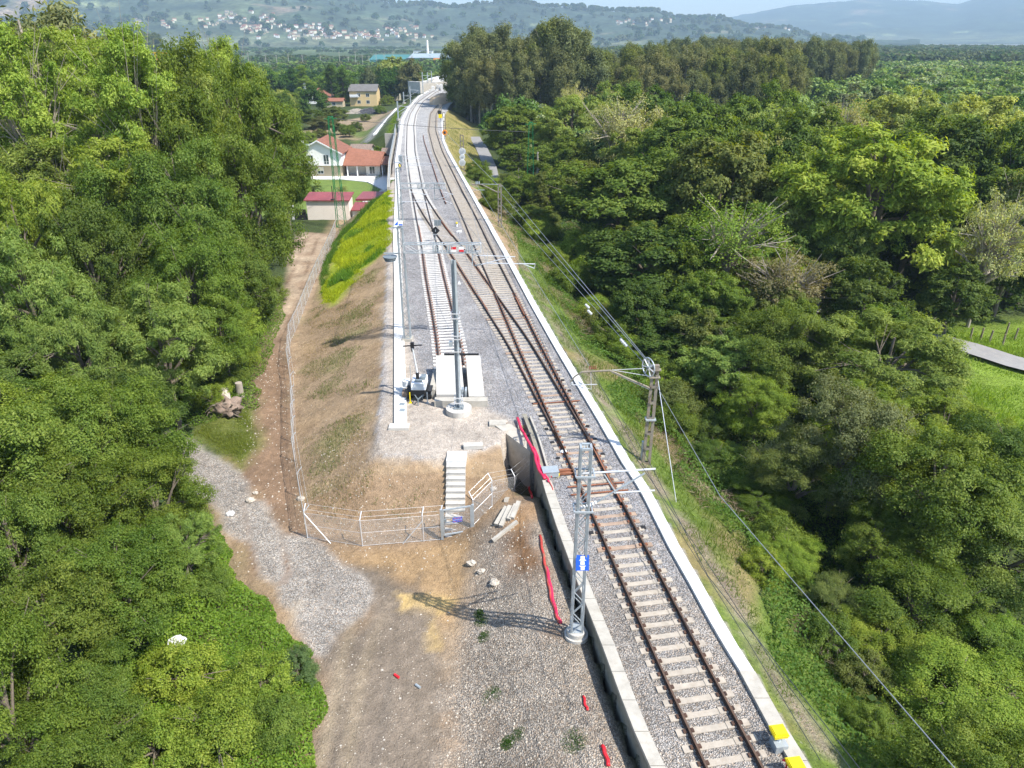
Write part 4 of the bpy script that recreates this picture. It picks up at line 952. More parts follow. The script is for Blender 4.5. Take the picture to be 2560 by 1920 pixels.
for s in (-1, 1):
    mb = MB(); mb.tube([(tb.x + s * 0.56, tb.y, 0.34), (tb.x + s * 0.76, tb.y, 0.34)], 0.34, 20); w = build(mb, 'wheel', 'rubber', t)
    mb = MB(); mb.tube([(tb.x + s * 0.74, tb.y, 0.34), (tb.x + s * 0.775, tb.y, 0.34)], 0.18, 14); build(mb, 'hub', 'galv', w)
    mb = MB(); mb.box(tb.x + s * 0.52 - (0.0 if s > 0 else 0.3), tb.x + s * 0.52 + (0.3 if s > 0 else 0.0), tb.y - 0.42, tb.y + 0.42, 0.66, 0.72); build(mb, 'mudguard', 'dark', t)
    mb = MB(); mb.bar((tb.x + s * 0.55, tb.y - 0.7, 0.0), (tb.x + s * 0.55, tb.y - 0.7, 0.75), 0.06); mb.box(tb.x + s * 0.55 - 0.09, tb.x + s * 0.55 + 0.09, tb.y - 0.79, tb.y - 0.61, 0, 0.03); build(mb, 'stabiliser_leg', 'yellow' if s < 0 else 'galv', t)
mb = MB(); mb.bar((tb.x - 0.3, tb.y - 0.5, 0.5), (tb.x, tb.y - 1.1, 0.45), 0.06); mb.bar((tb.x + 0.3, tb.y - 0.5, 0.5), (tb.x, tb.y - 1.1, 0.45), 0.06); mb.tube([(tb.x, tb.y - 1.1, 0.5), (tb.x, tb.y - 1.1, 0.0)], 0.035, 8); build(mb, 'drawbar', 'galv_dark', t)
mtop = PY(1031, 868, tb.y + 0.5)
mb = MB(); mb.tube([(tb.x - 0.1, tb.y + 0.1, 1.2), (tb.x - 0.11, tb.y + 0.15, 1.75)], 0.11, 8); build(mb, 'mast_foot', 'black', t)
mb = MB(); mb.tube([(tb.x - 0.11, tb.y + 0.15, 1.7), (mtop.x, mtop.y, mtop.z)], [0.07, 0.045], 8); build(mb, 'mast', 'alu', t)
mb = MB(); mb.bar(mtop + Vector((-0.62, 0.05, 0.05)), mtop + Vector((0.62, 0.0, 0.15)), 0.06); build(mb, 'crossbar', 'black', t)
mb = MB(); mb.box(mtop.x - 0.11, mtop.x + 0.11, mtop.y - 0.1, mtop.y + 0.1, mtop.z - 0.02, mtop.z + 0.32); mb.tube([mtop + Vector((-0.1, 0, 0)), mtop + Vector((-0.04, -0.02, -0.32))], 0.03, 6); mb.tube([mtop + Vector((0.1, 0, 0)), mtop + Vector((0.04, -0.02, -0.32))], 0.03, 6); build(mb, 'lamp_head', 'black', t)
t = thing('portable_tank', 'small white drum on a blue-grey frame beside the light tower', 'drum', (-6.85, 41.5, 0))
mb = MB(); mb.cyl((-6.9, 41.7), 0.27, 0.55, 0.95, 18); build(mb, 'drum', 'white', t)
mb = MB(); mb.box(-6.6, -6.25, 41.2, 41.7, 0.05, 0.75); mb.tube([(-6.6, 41.8, 0), (-6.62, 41.9, 1.9)], 0.02, 6); build(mb, 'frame', 'galv', t)
mb = MB(); mb.box(-7.1, -6.55, 40.9, 41.45, 0.02, 0.45); build(mb, 'crate', 'rootsoil', t)

# ------------------------------------------------------------------ point machine, ducts, small trackside things
p = P(1376, 1176, 0.3); t = thing('point_machine', 'light grey point machine box beside the rusty switch rods', 'point machine', (p.x, p.y, 0))
Mr = Matrix.Translation((p.x, p.y, 0)) @ Matrix.Rotation(R(8), 4, 'Z')
mb = MB(); mb.box(-0.42, 0.40, -0.30, 0.30, 0.05, 0.34, 0, Mr); build(mb, 'housing', 'galv', t)
mb = MB(); mb.box(-0.44, 0.42, -0.32, 0.32, 0.34, 0.38, 0, Mr); build(mb, 'lid', 'galv', t)
mb = MB(); mb.box(0.42, 1.35, 0.12, 0.20, 0.06, 0.16, 0, Mr); mb.box(0.42, 1.35, -0.18, -0.1, 0.06, 0.16, 0, Mr); mb.box(0.55, 1.3, -0.1, 0.45, 0.02, 0.06, 0, Mr); build(mb, 'rod', 'rust', t)
t = thing('yellow_marker', 'round yellow cap standing in the ballast below the point machine', 'marker', P(1392, 1190, 0)); p = P(1392, 1190, 0)
mb = MB(); mb.tube([(p.x, p.y, 0), (p.x, p.y, 0.14), (p.x, p.y, 0.2), (p.x, p.y, 0.22)], [0.14, 0.15, 0.1, 0.03], 16); build(mb, 'dome', 'yellow', t)
mb = MB(); mb.tube([P(1371, 1177, 0.1), P(1378, 1192, 0.1)], [0.07, 0.05], 8); o = build(mb, 'duct_end', 'red', None, P(1375, 1185, 0)); tag(o, 'short red duct end beside the point machine', 'duct')
def duct(pts, r, lab, mat, name='cable_duct', z=None, lift=0.05):
    w = [P(x, y, zz) for x, y, zz in pts]
    out = []
    for i in range(len(w) - 1):
        for k in range(4): out.append(w[i].lerp(w[i + 1], k / 4))
    out.append(w[-1])
    mb = MB(); mb.tube([q + Vector((0.012 * math.sin(i * 1.3), 0.012 * math.cos(i * 0.9), 0)) for i, q in enumerate(out)], r, 8)
    o = build(mb, name, mat, None, w[0], True); return tag(o, lab, 'duct')
base = [(1293, 1045, 0.22), (1304, 1074, 0.22), (1316, 1095, 0.22), (1328, 1117, 0.23), (1338, 1137, 0.24), (1341, 1158, 0.24), (1349, 1178, 0.24), (1363, 1197, 0.24)]
duct(base, 0.085, 'thick pink cable duct running down the wall top, the leftmost of its pair', 'pink')
duct([(x + 6 + i * 0.3, y + 1, z + 0.02) for i, (x, y, z) in enumerate(base[3:])] + [(1372, 1204, 0.24)], 0.06, 'thinner pink cable duct twisting along the right of the thick one', 'pink')
duct([(1368, 1196, 0.2), (1376, 1208, 0.2), (1383, 1226, 0.16)], 0.03, 'thin rust-red cable coming out of the pink ducts', 'redtube', 'cable')
def gduct(pts, r, lab, mat):
    w = [G(x, y) + Vector((0, 0, r * 0.6)) for x, y in pts]
    mb = MB(); out = []
    for i in range(len(w) - 1):
        for k in range(5): out.append(w[i].lerp(w[i + 1], k / 5))
    out.append(w[-1])
    mb.tube([q + Vector((0.02 * math.sin(i * 1.1), 0, 0.015 * math.sin(i * 0.7))) for i, q in enumerate(out)], r, 8)
    return tag(build(mb, 'cable_duct', mat, None, w[0], True), lab, 'duct')
gduct([(1321, 1205), (1325, 1228), (1331, 1250)], 0.07, 'short red duct end sticking out of the soil by the ditch, below the fence', 'red')
gduct([(1350, 1340), (1356, 1375), (1362, 1410), (1370, 1450), (1376, 1490), (1388, 1530), (1397, 1558)], 0.065, 'long red duct half buried along the ditch left of the lattice mast', 'redtube')
gduct([(1366, 1420), (1374, 1455), (1382, 1500), (1392, 1540), (1402, 1560)], 0.07, 'bright pink duct lying beside the long red one near the mast footing', 'pink')
gduct([(1458, 1742), (1464, 1765), (1470, 1776)], 0.05, 'small red duct stub showing through the stones, upper of two', 'red')
gduct([(1505, 1866), (1514, 1888), (1522, 1916)], 0.07, 'red duct stub at the bottom edge beside the ditch', 'red')
for (px, py, lab, r1) in ((1948, 1826, 'yellow-lidded box on a pale base at the cable trough', 20), (1990, 1908, 'second yellow-lidded box cut by the bottom edge of the view', 20)):
    p = P(px, py, 0.65); b = Vector((p.x, p.y, 0)); t = thing('trackside_box', lab, 'box', b)
    Mr = Matrix.Translation(b) @ Matrix.Rotation(R(8), 4, 'Z')
    mb = MB(); mb.box(-0.2, 0.22, -0.35, 0.1, 0, 0.3, 0, Mr); build(mb, 'base', 'galv', t)
    mb = MB(); mb.tube([Mr @ Vector((0, -0.05, 0.3)), Mr @ Vector((0, -0.05, 0.5))], 0.1, 10); build(mb, 'stem', 'galv', t)
    mb = MB(); mb.box(-0.23, 0.23, -0.21, 0.21, 0.5, 0.66, 0, Mr); mb.box(-0.25, 0.25, -0.235, 0.235, 0.60, 0.635, 0, Mr); mb.box(-0.2, 0.2, -0.18, 0.18, 0.66, 0.69, 0, Mr); build(mb, 'lid', 'yellow', t)
mb = MB(); p = P(1970, 1900, 0.5); mb.tube([(p.x - 0.18, p.y, 0.5), (p.x + 0.12, p.y - 0.05, 0.52)], [0.02, 0.12], 10); mb.tube([(p.x, p.y, 0.5), (p.x, p.y, 0)], 0.03, 6); o = build(mb, 'warning_cone', 'red', None, (p.x, p.y, 0)); tag(o, 'red pointed warning marker beside the bottom yellow box', 'marker')
# small black pads on the ballast shoulder
for i, (px, py) in enumerate([(1396, 927), (1407, 951), (1423, 977), (1437, 1004), (1451, 1033), (1469, 1066), (1487, 1099), (1352, 1041), (1366, 1073), (1381, 1107), (1395, 1146), (1507, 1136), (1608, 1319), (1478, 1333), (1335, 1010)]):
    p = P(px, py, 0.0); mb = MB(); Mr = Matrix.Translation(p) @ Matrix.Rotation(R(-10 + 7 * (i % 5)), 4, 'Z'); mb.box(-0.11, 0.11, -0.11, 0.11, 0.0, 0.05, 0, Mr)
    o = build(mb, 'rubber_pad', 'rubber', None, p); tag(o, ('%s right-hand' % ['topmost', 'second', 'third', 'fourth', 'fifth', 'sixth', 'lowest'][i] if i < 7 else '%s left-hand' % ['topmost', 'second', 'third', 'lowest'][i - 7] if i < 11 else ['lone lower right', 'pad nearest the foreground,', 'pad beside the foreground mast,', 'uppermost lone'][i - 11]) + ' small black pad on the ballast by the turnout', 'pad', 'black pads along the turnout')
# pile of old concrete sleepers
for i, (a, b, lab) in enumerate((((1240, 1316), (1266, 1272), 'leftmost beam of the broken concrete sleepers by the fence'), ((1252, 1320), (1275, 1270), 'second beam of the broken concrete sleepers by the fence'), ((1265, 1255), (1286, 1232), 'upper short beam of the concrete sleepers pile'),
                                 ((1271, 1303), (1290, 1266), 'right-hand beam of the concrete sleepers pile'), ((1280, 1300), (1297, 1262), 'rightmost thin beam of the concrete sleepers pile'), ((1232, 1356), (1293, 1308), 'long narrow concrete beam lying apart below the sleepers pile'))):
    p, q = G(*a), G(*b); p.z += 0.09; q.z += 0.1
    mb = MB(); mb.bar(p, q, 0.22 if i < 5 else 0.16, 0.18); o = build(mb, 'concrete_beam', 'concrete', None, (p + q) / 2); tag(o, lab, 'concrete beam', 'old concrete sleepers by the fence')

# ------------------------------------------------------------------ chain-link fence and gate
def wire_panel(name, pts, h0, h1, parent):
    me_v, me_f, uv = [], [], []
    u = 0
    for i in range(len(pts) - 1):
        a, b = pts[i], pts[i + 1]; L = math.hypot(b[0] - a[0], b[1] - a[1]); za, zb_ = hz(a[0], a[1]), hz(b[0], b[1]); o = len(me_v)
        me_v += [(a[0], a[1], za + h0), (b[0], b[1], zb_ + h0), (b[0], b[1], zb_ + h1), (a[0], a[1], za + h1)]; me_f.append((o, o + 1, o + 2, o + 3))
        uv += [(u, h0), (u + L, h0), (u + L, h1), (u, h1)]; u += L
    mb = MB(); mb.v = me_v; mb.f = me_f; mb.mi = [0] * len(me_f)
    o = build(mb, name, 'chainlink', parent); l = o.data.uv_layers.new(name='UVMap')
    for k, x in enumerate(uv): l.data[k].uv = x
    return o
FC = [(-10.6, 29.6), (-12.0, 33.4), (-13.4, 37.3), (-14.8, 42.0), (-16.2, 46.8), (-18.0, 52.0), (-19.4, 57.5), (-20.5, 65.5), (-21.7, 73.5), (-22.9, 81.8), (-24.4, 94.4), (-26.2, 104.8)]
def resample(pts, s):
    out = []; 
    for a, b in zip(pts[:-1], pts[1:]):
        n = max(1, round(math.hypot(b[0] - a[0], b[1] - a[1]) / s))
        out += [(a[0] + (b[0] - a[0]) * k / n, a[1] + (b[1] - a[1]) * k / n) for k in range(n)]
    return out + [pts[-1]]
def fence(pts, lab, inward, grp=None):
    c = pts[0]; t = thing('chain_link_fence', lab, 'fence', (c[0], c[1], hz(*c)))
    wire_panel('wire_mesh', pts, 0.02, 1.6, t)
    for p in pts:
        z = hz(*p); mb = MB(); mb.tube([(p[0], p[1], z - 0.1), (p[0], p[1], z + 1.64), (p[0] + inward[0] * 0.3, p[1] + inward[1] * 0.3, z + 1.98)], 0.028, 8); build(mb, 'post', 'alu', t)
    mb = MB()
    for h in (0.05, 0.85, 1.6): mb.tube([(p[0], p[1], hz(*p) + h) for p in pts], 0.007, 4)
    for k in (0.33, 0.95): mb.tube([(p[0] + inward[0] * 0.3 * k, p[1] + inward[1] * 0.3 * k, hz(*p) + 1.64 + 0.34 * k) for p in pts], 0.006, 4)
    build(mb, 'strand_wires', 'alu', t)
    return t
f1_ = fence(resample(FC, 3.0), 'long chain-link fence climbing away between the dirt track and the embankment', (0.93, 0.35))
mb = MB(); mb.tube([(-10.6, 29.6, hz(-10.6, 29.6) + 1.55), (-9.3, 29.15, hz(-9.3, 29.1))], 0.026, 8); build(mb, 'brace', 'alu', f1_)
f2_ = fence([(-10.6, 29.6), (-7.6, 28.85), (-4.55, 29.35), (-3.62, 29.5)], 'short chain-link fence between the corner post and the left side of the gate', (0.2, 0.97))
mb = MB(); mb.tube([(-4.55, 29.35, hz(-4.55, 29.35) + 1.3), (-5.6, 29.15, hz(-5.6, 29.1))], 0.026, 8); build(mb, 'brace', 'alu', f2_)
f3_ = fence([(-2.0, 29.95), (-1.05, 30.9), (0.15, 33.2), (1.15, 35.3)], 'short chain-link fence from the right side of the gate to the track wall', (-0.7, 0.7))
ga, gb = Vector((-3.6, 29.5, 0)), Vector((-2.02, 29.92, 0)); zg = hz(-2.8, 29.6) + 0.03
t = thing('gate', 'square galvanised wire gate at the foot of the steps', 'gate', ((ga.x + gb.x) / 2, (ga.y + gb.y) / 2, zg))
for q in (ga, gb):
    mb = MB(); mb.bar((q.x, q.y, zg - 0.2), (q.x, q.y, zg + 1.68), 0.12); build(mb, 'gate_post', 'galv', t)
dgv = (gb - ga).normalized(); a_ = ga + dgv * 0.1; b_ = gb - dgv * 0.1
mb = MB()
for z in (zg + 0.06, zg + 1.6): mb.bar((a_.x, a_.y, z), (b_.x, b_.y, z), 0.07)
for q in (a_, b_): mb.bar((q.x, q.y, zg + 0.06), (q.x, q.y, zg + 1.6), 0.07)
build(mb, 'frame', 'galv', t)
mb = MB(); o_ = 0
mb.v = [(a_.x, a_.y, zg + .1), (b_.x, b_.y, zg + .1), (b_.x, b_.y, zg + 1.57), (a_.x, a_.y, zg + 1.57)]; mb.f = [(0, 1, 2, 3)]; mb.mi = [0]
o = build(mb, 'wire_mesh', 'chainlink', t); l = o.data.uv_layers.new(name='UVMap')
for k, x in enumerate([(0, 0), (1.5, 0), (1.5, 1.5), (0, 1.5)]): l.data[k].uv = x
mb = MB(); mb.box(-0.06, 0.06, -0.03, 0.03, 0.9, 1.05, 0, Matrix.Translation((a_.x + 0.1, a_.y, zg))); build(mb, 'lock', 'galv_dark', t)
def text_part(s, size, loc, upv, rtv, mat, par, name='lettering', squash=1.0):
    cu = bpy.data.curves.new(name, 'FONT'); cu.body = s; cu.size = size; cu.align_x = 'CENTER'; cu.align_y = 'CENTER'; cu.extrude = 0.002
    tmp = bpy.data.objects.new(name, cu); COL.objects.link(tmp)
    dg = bpy.context.evaluated_depsgraph_get(); me = bpy.data.meshes.new_from_object(tmp.evaluated_get(dg)); bpy.data.objects.remove(tmp)
    nr = rtv.cross(upv).normalized()
    m4 = Matrix(((rtv.x * squash, upv.x, nr.x, 0), (rtv.y * squash, upv.y, nr.y, 0), (rtv.z * squash, upv.z, nr.z, 0), (0, 0, 0, 1)))
    me.transform(m4); me.transform(Matrix.Translation(Vector(loc) - ORG[par.name])); me.materials.clear(); me.materials.append(M[mat]); me.name = name
    o = bpy.data.objects.new(name, me); COL.objects.link(o); o.parent = par; ORG[o.name] = ORG[par.name]; return o
gs = PY(1143, 1297, 29.66); ts = thing('gate_sign', 'small blue warning sign with pale lettering wired to the gate', 'sign', gs)
gr = dgv; gu = Vector((0, 0, 1)); gn = gr.cross(gu)
mb = MB(); plate(mb, gs, 0.50, 0.30, 0.012, gu, gr, 0.07); build(mb, 'plate', 'blue', ts)
text_part('PELIGRO', 0.10, gs + gn * 0.079 + Vector((0, 0, 0.085)), gu, gr, 'orange', ts)
text_part('PROHIBIDO EL PASO', 0.052, gs + gn * 0.079 + Vector((0, 0, 0.0)), gu, gr, 'white', ts)
text_part('RIESGO DE TRENES', 0.062, gs + gn * 0.079 + Vector((0, 0, -0.085)), gu, gr, 'orange', ts, squash=0.85)

# ------------------------------------------------------------------ right-hand masts
def batten_mast(bx, by, bz, ytop, lab, w=0.36, wtop=0.26):
    b = P(bx, by, bz); zt_ = zat(b.y, ytop)
    t = thing('catenary_mast', lab, 'mast', b)
    for s in (-1, 1):
        mb = MB(); mb.bar((b.x + s * w / 2, b.y, b.z - 0.3), (b.x + s * wtop / 2, b.y, zt_), 0.07, 0.16); build(mb, 'leg', 'oldsteel', t)
    n = int((zt_ - b.z) / 0.85); mb = MB()
    for k in range(n + 1):
        f = k / n; ww = w + (wtop - w) * f; z = b.z + (zt_ - b.z) * f
        for s in (-1, 1): mb.box(b.x - ww / 2, b.x + ww / 2, b.y + s * 0.085 - 0.01, b.y + s * 0.085 + 0.01, z - 0.09, z + 0.06)
    build(mb, 'battens', 'oldsteel', t)
    return b, zt_, t
b, zt_, t = batten_mast(1612, 1192, -1.6, 925, 'old battened steel mast on the right bank with a spoked wheel at its head')
mast1 = (b, zt_)
mb = MB(); mb.box(b.x - 0.28, b.x + 0.28, b.y - 0.2, b.y + 0.2, zt_ - 3.0, zt_ - 2.93); build(mb, 'collar', 'galv', t)
mb = MB(); mb.box(b.x - 0.3, b.x + 0.3, b.y - 0.14, b.y + 0.14, zt_ - 0.45, zt_ - 0.4); mb.box(b.x - 0.3, b.x + 0.3, b.y - 0.14, b.y + 0.14, zt_, zt_ + 0.05); mb.box(b.x - 0.1, b.x + 0.2, b.y - 0.1, b.y + 0.1, zt_ + 0.05, zt_ + 0.3); build(mb, 'head_plate', 'oldsteel', t)
mb = MB(); mb.bar((b.x - 0.28, b.y + 0.1, b.z), (b.x - 0.27, b.y + 0.1, b.z + 2.3), 0.16, 0.1); build(mb, 'weight_guide', 'galv', t)
# spoked wheel
wc = PY(1621, 918, b.y); wh = t
Rw = 0.52; ax = Vector((0.88, 0.45, 0)).normalized(); e1 = Vector((0, 0, 1)); e2 = ax.cross(e1)
mb = MB(); mb.tube([wc + (e1 * math.cos(a) + e2 * math.sin(a)) * Rw for a in np.linspace(0, 2 * math.pi, 33)], 0.035, 6, 0, False); wr = build(mb, 'tension_wheel', 'galv', wh)
mb = MB()
for k in range(7):
    a = 2 * math.pi * k / 7; mb.bar(wc, wc + (e1 * math.cos(a) + e2 * math.sin(a)) * Rw, 0.035)
build(mb, 'spokes', 'alu', wr)
mb = MB(); mb.tube([wc - ax * 0.08, wc + ax * 0.3], 0.07, 10); build(mb, 'hub', 'galv_dark', wr)
Yb = b.y
t = thing('cantilever', 'bent tubular cantilever with insulators reaching left from the mast with the wheel', 'cantilever', PY(1627, 971, Yb))
mb = MB(); mb.tube([PY(1627, 971, Yb), PY(1524, 926, Yb), PY(1455, 930, Yb), PY(1437, 941, Yb), PY(1426, 955, Yb)], [0.055, 0.055, 0.05, 0.045, 0.03], 8); build(mb, 'arm', 'oldsteel', t)
mb = MB(); mb.tube([PY(1627, 941, Yb), PY(1530, 925, Yb)], 0.016, 5) ; mb.tube([PY(1612, 921, Yb), PY(1530, 925, Yb)], 0.016, 5); mb.tube([PY(1622, 973, Yb), PY(1530, 931, Yb)], 0.02, 5); build(mb, 'tie_rod', 'alu', t)
mb = MB()
for q in (1474, 1479, 1484, 1489): mb.tube([PY(q, 922, Yb), PY(q, 914, Yb)], [0.045, 0.02], 8)
mb.bar(PY(1473, 922, Yb), PY(1491, 922, Yb), 0.03); build(mb, 'insulator', 'rust', t)
mb = MB(); mb.tube([PY(1429, 961, Yb), PY(1431, 957, Yb)], 0.06, 8); mb.tube([PY(1430, 962, Yb), PY(1493, 961, Yb)], 0.022, 6); mb.tube([PY(1477, 930, Yb), PY(1478, 974, Yb)], 0.016, 5); mb.tube([PY(1440, 963, Yb), PY(1478, 973, Yb)], 0.012, 5); build(mb, 'registration_arm', 'alu', t)
b2, zt2, t = batten_mast(1250, 585, -1.5, 461, 'thin twin-legged steel mast beside the lane, arm reaching left', 0.40, 0.34)
t2 = thing('cantilever', 'bent tubular cantilever on the thin mast beside the lane', 'cantilever', PY(1248, 482, b2.y))
mb = MB(); mb.tube([PY(1248, 483, b2.y), PY(1204, 461, b2.y), PY(1178, 461, b2.y)], 0.07, 8); build(mb, 'arm', 'oldsteel', t2)
mb = MB(); mb.tube([PY(1248, 461, b2.y), PY(1204, 460, b2.y)], 0.03, 5); mb.tube([PY(1176, 475, b2.y), PY(1212, 475, b2.y)], 0.03, 6)
for q in (1190, 1194, 1198): mb.tube([PY(q, 459, b2.y), PY(q, 453, b2.y)], [0.1, 0.04], 6)
build(mb, 'registration_arm', 'galv', t2)
b3, zt3, t = batten_mast(1157, 436, -1.2, 338, 'steel mast carrying three round white discs above the lane', 0.6, 0.5)
for k, (py, lb) in enumerate(((379, 'top'), (393, 'middle'), (407, 'bottom'))):
    c = PY(1155.5, py, b3.y - 0.5); r = (0.62, 0.5, 0.6)[k]
    td = thing('signal_disc', f'{lb} white disc of the three on the mast above the lane', 'signal disc', c)
    mb = MB(); mb.tube([c, c + Vector((0, 0.1, 0.02))], r, 24); build(mb, 'disc', 'white', td)
    mb = MB(); mb.tube([c + Vector((0, -0.02, 0)), c + Vector((0, -0.005, 0))], r * 0.45, 16) if k == 1 else [mb.bar(c + Vector((s * r * 0.35, -0.02, -r * 0.4)), c + Vector((s * r * 0.35, -0.02, r * 0.4)), 0.1, 0.02) for s in (-1, 0, 1)]
    build(mb, 'marking', 'galv', td)
# further old masts and signal at the far right edge
for (bx, by, ty, lab) in ((1102, 300, 262, 'old mast beside the yellow signal near the shadow over the bend'), (1112, 345, 282, 'old mast directly behind the orange disc signal')):
    batten_mast(bx, by, -0.5, ty, lab, 0.6, 0.5)
def small_signal(px, pyb, pyc, lab, discm, headm, r):
    b = P(px, pyb, 0); c = PY(px, pyc, b.y); t = thing('signal', lab, 'signal', b)
    mb = MB(); mb.tube([b, (b.x, b.y, c.z)], 0.12, 8); build(mb, 'post', 'galv', t)
    mb = MB(); mb.tube([c + Vector((0, -0.3, 0)), c + Vector((0, 0, 0))], r, 18); build(mb, 'head', discm, t)
    mb = MB(); mb.tube([c + Vector((0, -0.34, 0)), c + Vector((0, -0.3, 0))], r * 0.5, 12); build(mb, 'lens', headm, t)
small_signal(1112, 348, 331, 'round orange signal on a post right of the far track', 'orange', 'dark', 0.6)
b = P(1101, 305, 0); c = PY(1101, 293, b.y); t = thing('signal', 'yellow box signal with dark head right of the far track', 'signal', b)
mb = MB(); mb.box(c.x - 0.5, c.x + 0.5, c.y - 0.3, c.y + 0.1, c.z - 0.2, c.z + 0.8); build(mb, 'box', 'yellow', t)
mb = MB(); mb.box(c.x - 0.7, c.x + 0.2, c.y - 0.1, c.y + 0.4, c.z + 0.8, c.z + 1.7); build(mb, 'head', 'dark', t)
mb = MB(); mb.tube([b, (b.x, b.y, c.z)], 0.12, 8); build(mb, 'post', 'galv', t)
p = P(1002, 409, 0); t = thing('signal_cabinet', 'blue-grey cabinet standing on the left shoulder of the ballast', 'cabinet', p)
mb = MB(); mb.box(p.x - 0.35, p.x + 0.35, p.y - 0.3, p.y + 0.3, 0, 1.5); build(mb, 'housing', 'galv', t); mb = MB(); mb.box(p.x - 0.28, p.x + 0.28, p.y - 0.32, p.y - 0.3, 0.3, 1.35); build(mb, 'door', 'galv_dark', t)
# a track worker in a yellow vest
def person(px, py, lab):
    b = P(px, py, 0.0); t = thing('person', lab, 'person', b)
    sk = [((0, 0, 0.98), .16), ((0.0, -0.02, 1.2), .15), ((0, -0.03, 1.42), .17), ((0, -0.04, 1.54), .07), ((0, -0.05, 1.66), .105), ((0, -0.05, 1.76), .09),
          ((-.22, -.03, 1.44), .07), ((-.27, -.08, 1.17), .055), ((-.24, -.25, 0.98), .04), ((.22, -.03, 1.44), .07), ((.28, -.02, 1.17), .055), ((.27, -.12, .92), .04),
          ((-.1, 0, .9), .11), ((-.13, -.03, .5), .075), ((-.14, 0, .08), .055), ((-.15, -.16, .04), .045), ((.1, 0, .9), .11), ((.14, .05, .5), .075), ((.16, .09, .08), .055), ((.18, -.07, .04), .045)]
    ed = [(0, 1), (1, 2), (2, 3), (3, 4), (4, 5), (2, 6), (6, 7), (7, 8), (2, 9), (9, 10), (10, 11), (0, 12), (12, 13), (13, 14), (14, 15), (0, 16), (16, 17), (17, 18), (18, 19)]
    me = bpy.data.meshes.new('body'); me.from_pydata([s[0] for s in sk], ed, []); o = bpy.data.objects.new('body', me); COL.objects.link(o)
    md = o.modifiers.new('Skin', 'SKIN'); 
    for i, s in enumerate(sk): me.skin_vertices[0].data[i].radius = (s[1], s[1])
    me.skin_vertices[0].data[0].use_root = True
    o.modifiers.new('Sub', 'SUBSURF').levels = 1; o.modifiers['Sub'].render_levels = 1
    me.materials.append(simple('workwear', (0.03, 0.04, 0.09), 0.8)); o.parent = t; ORG[o.name] = ORG[t.name]
    mb = MB(); mb.tube([b + Vector((0, 0, .95)), b + Vector((0, -.02, 1.2)), b + Vector((0, -.03, 1.48))], [.2, .19, .15], 12); build(mb, 'vest', 'yellow', t, smooth=True)
    mb = MB(); mb.tube([b + Vector((0, -.05, 1.74)), b + Vector((0, -.05, 1.82)), b + Vector((0, -.05, 1.88))], [.14, .12, .04], 12); build(mb, 'helmet', 'white', t, smooth=True)
    return t
person(1000.5, 432, 'track worker in a yellow vest standing on the left shoulder beyond the farther gantry')

# ------------------------------------------------------------------ green lattice pylons and lamp post
for (px, pyb, pyt, z0, lab) in ((853, 553, 292, -4.5, 'tall green lattice pylon left of the tracks, in front of the white house'), (1325, 505, 306, -4.6, 'tall green lattice pylon standing among the trees right of the lane')):
    b = P(px, pyb, z0); b.z = hz(b.x, b.y); t = thing('lattice_pylon', lab, 'pylon', b)
    lattice(b, zat(b.y, pyt), 1.3, 0.6, 'green_steel', 1.0, 0.075, 4, 1.2, 0.6, t, None, 0.035)
    z = zat(b.y, pyt); mb = MB(); mb.bar((b.x - 0.9, b.y, z - 0.3), (b.x + 0.9, b.y, z - 0.2), 0.1); build(mb, 'crossarm', 'green_steel', t)
    if px < 900:
        mb = MB(); mb.tube([(b.x - .75, b.y - .6, b.z + 4.2), (b.x - .75, b.y - .6, b.z + 6.2)], .06, 6); ring(mb, (b.x - 0.75, b.y - 0.7), 0.3, b.z + 4.2, 0.14); build(mb, 'cable_coil', 'black', t)
b = P(1343, 470, -4.6); b.z = hz(b.x, b.y); t = thing('street_lamp', 'concrete street lamp post with white lamp arm beside the green pylon in the trees', 'street lamp', b)
zt_ = zat(b.y, 380); mb = MB(); mb.tube([b, (b.x, b.y, zt_)], [0.22, 0.14], 8); build(mb, 'post', 'concrete', t)
mb = MB(); mb.tube([(b.x, b.y, zt_ - 3.3), (b.x + 1.0, b.y, zt_ - 2.8)], 0.05, 6); mb.box(b.x + 0.9, b.x + 1.7, b.y - 0.18, b.y + 0.18, zt_ - 2.9, zt_ - 2.68); build(mb, 'lamp_head', 'white', t)
b = P(1296, 500, -4.6); b.z = hz(b.x, b.y)
mb = MB(); mb.tube([b, (b.x, b.y, zat(b.y, 420))], 0.1, 6); o = build(mb, 'utility_pole', 'wood', None, b); tag(o, 'thin grey pole left of the concrete street lamp', 'pole')
b = P(2400, 770, -6.0); b.z = hz(b.x, b.y); t = thing('street_lamp', 'leaning ivy-covered pole with small white lamp near the right edge', 'street lamp', b)
tp = PY(2418, 662, b.y); mb = MB(); mb.tube([b, tp], [0.12, 0.07], 8); build(mb, 'post', 'concrete', t); mb = MB(); mb.box(tp.x - 0.55, tp.x - 0.1, tp.y - 0.1, tp.y + 0.1, tp.z - 1.2, tp.z - 1.08); build(mb, 'lamp_head', 'white', t)
for i, (px, py) in enumerate([(2427, 842), (2453, 842), (2475, 848), (2508, 858), (2517, 828), (2538, 842), (2261, 800)]):
    b = P(px, py, -6.0); b.z = hz(b.x, b.y); mb = MB(); mb.tube([b - Vector((0, 0, 0.2)), b + Vector((0.05 * (i % 3 - 1), 0, 1.25))], [0.1, 0.08], 8); o = build(mb, 'fence_post', 'wood', None, b)
    tag(o, ['leftmost', 'second', 'third', 'fourth', 'upper right', 'rightmost', ''][i] + ' rough wooden vineyard post above the right-hand lane' if i < 6 else 'lone pale post showing above the ash tree left of the lane', 'post', 'vineyard posts above the lane' if i < 6 else None)

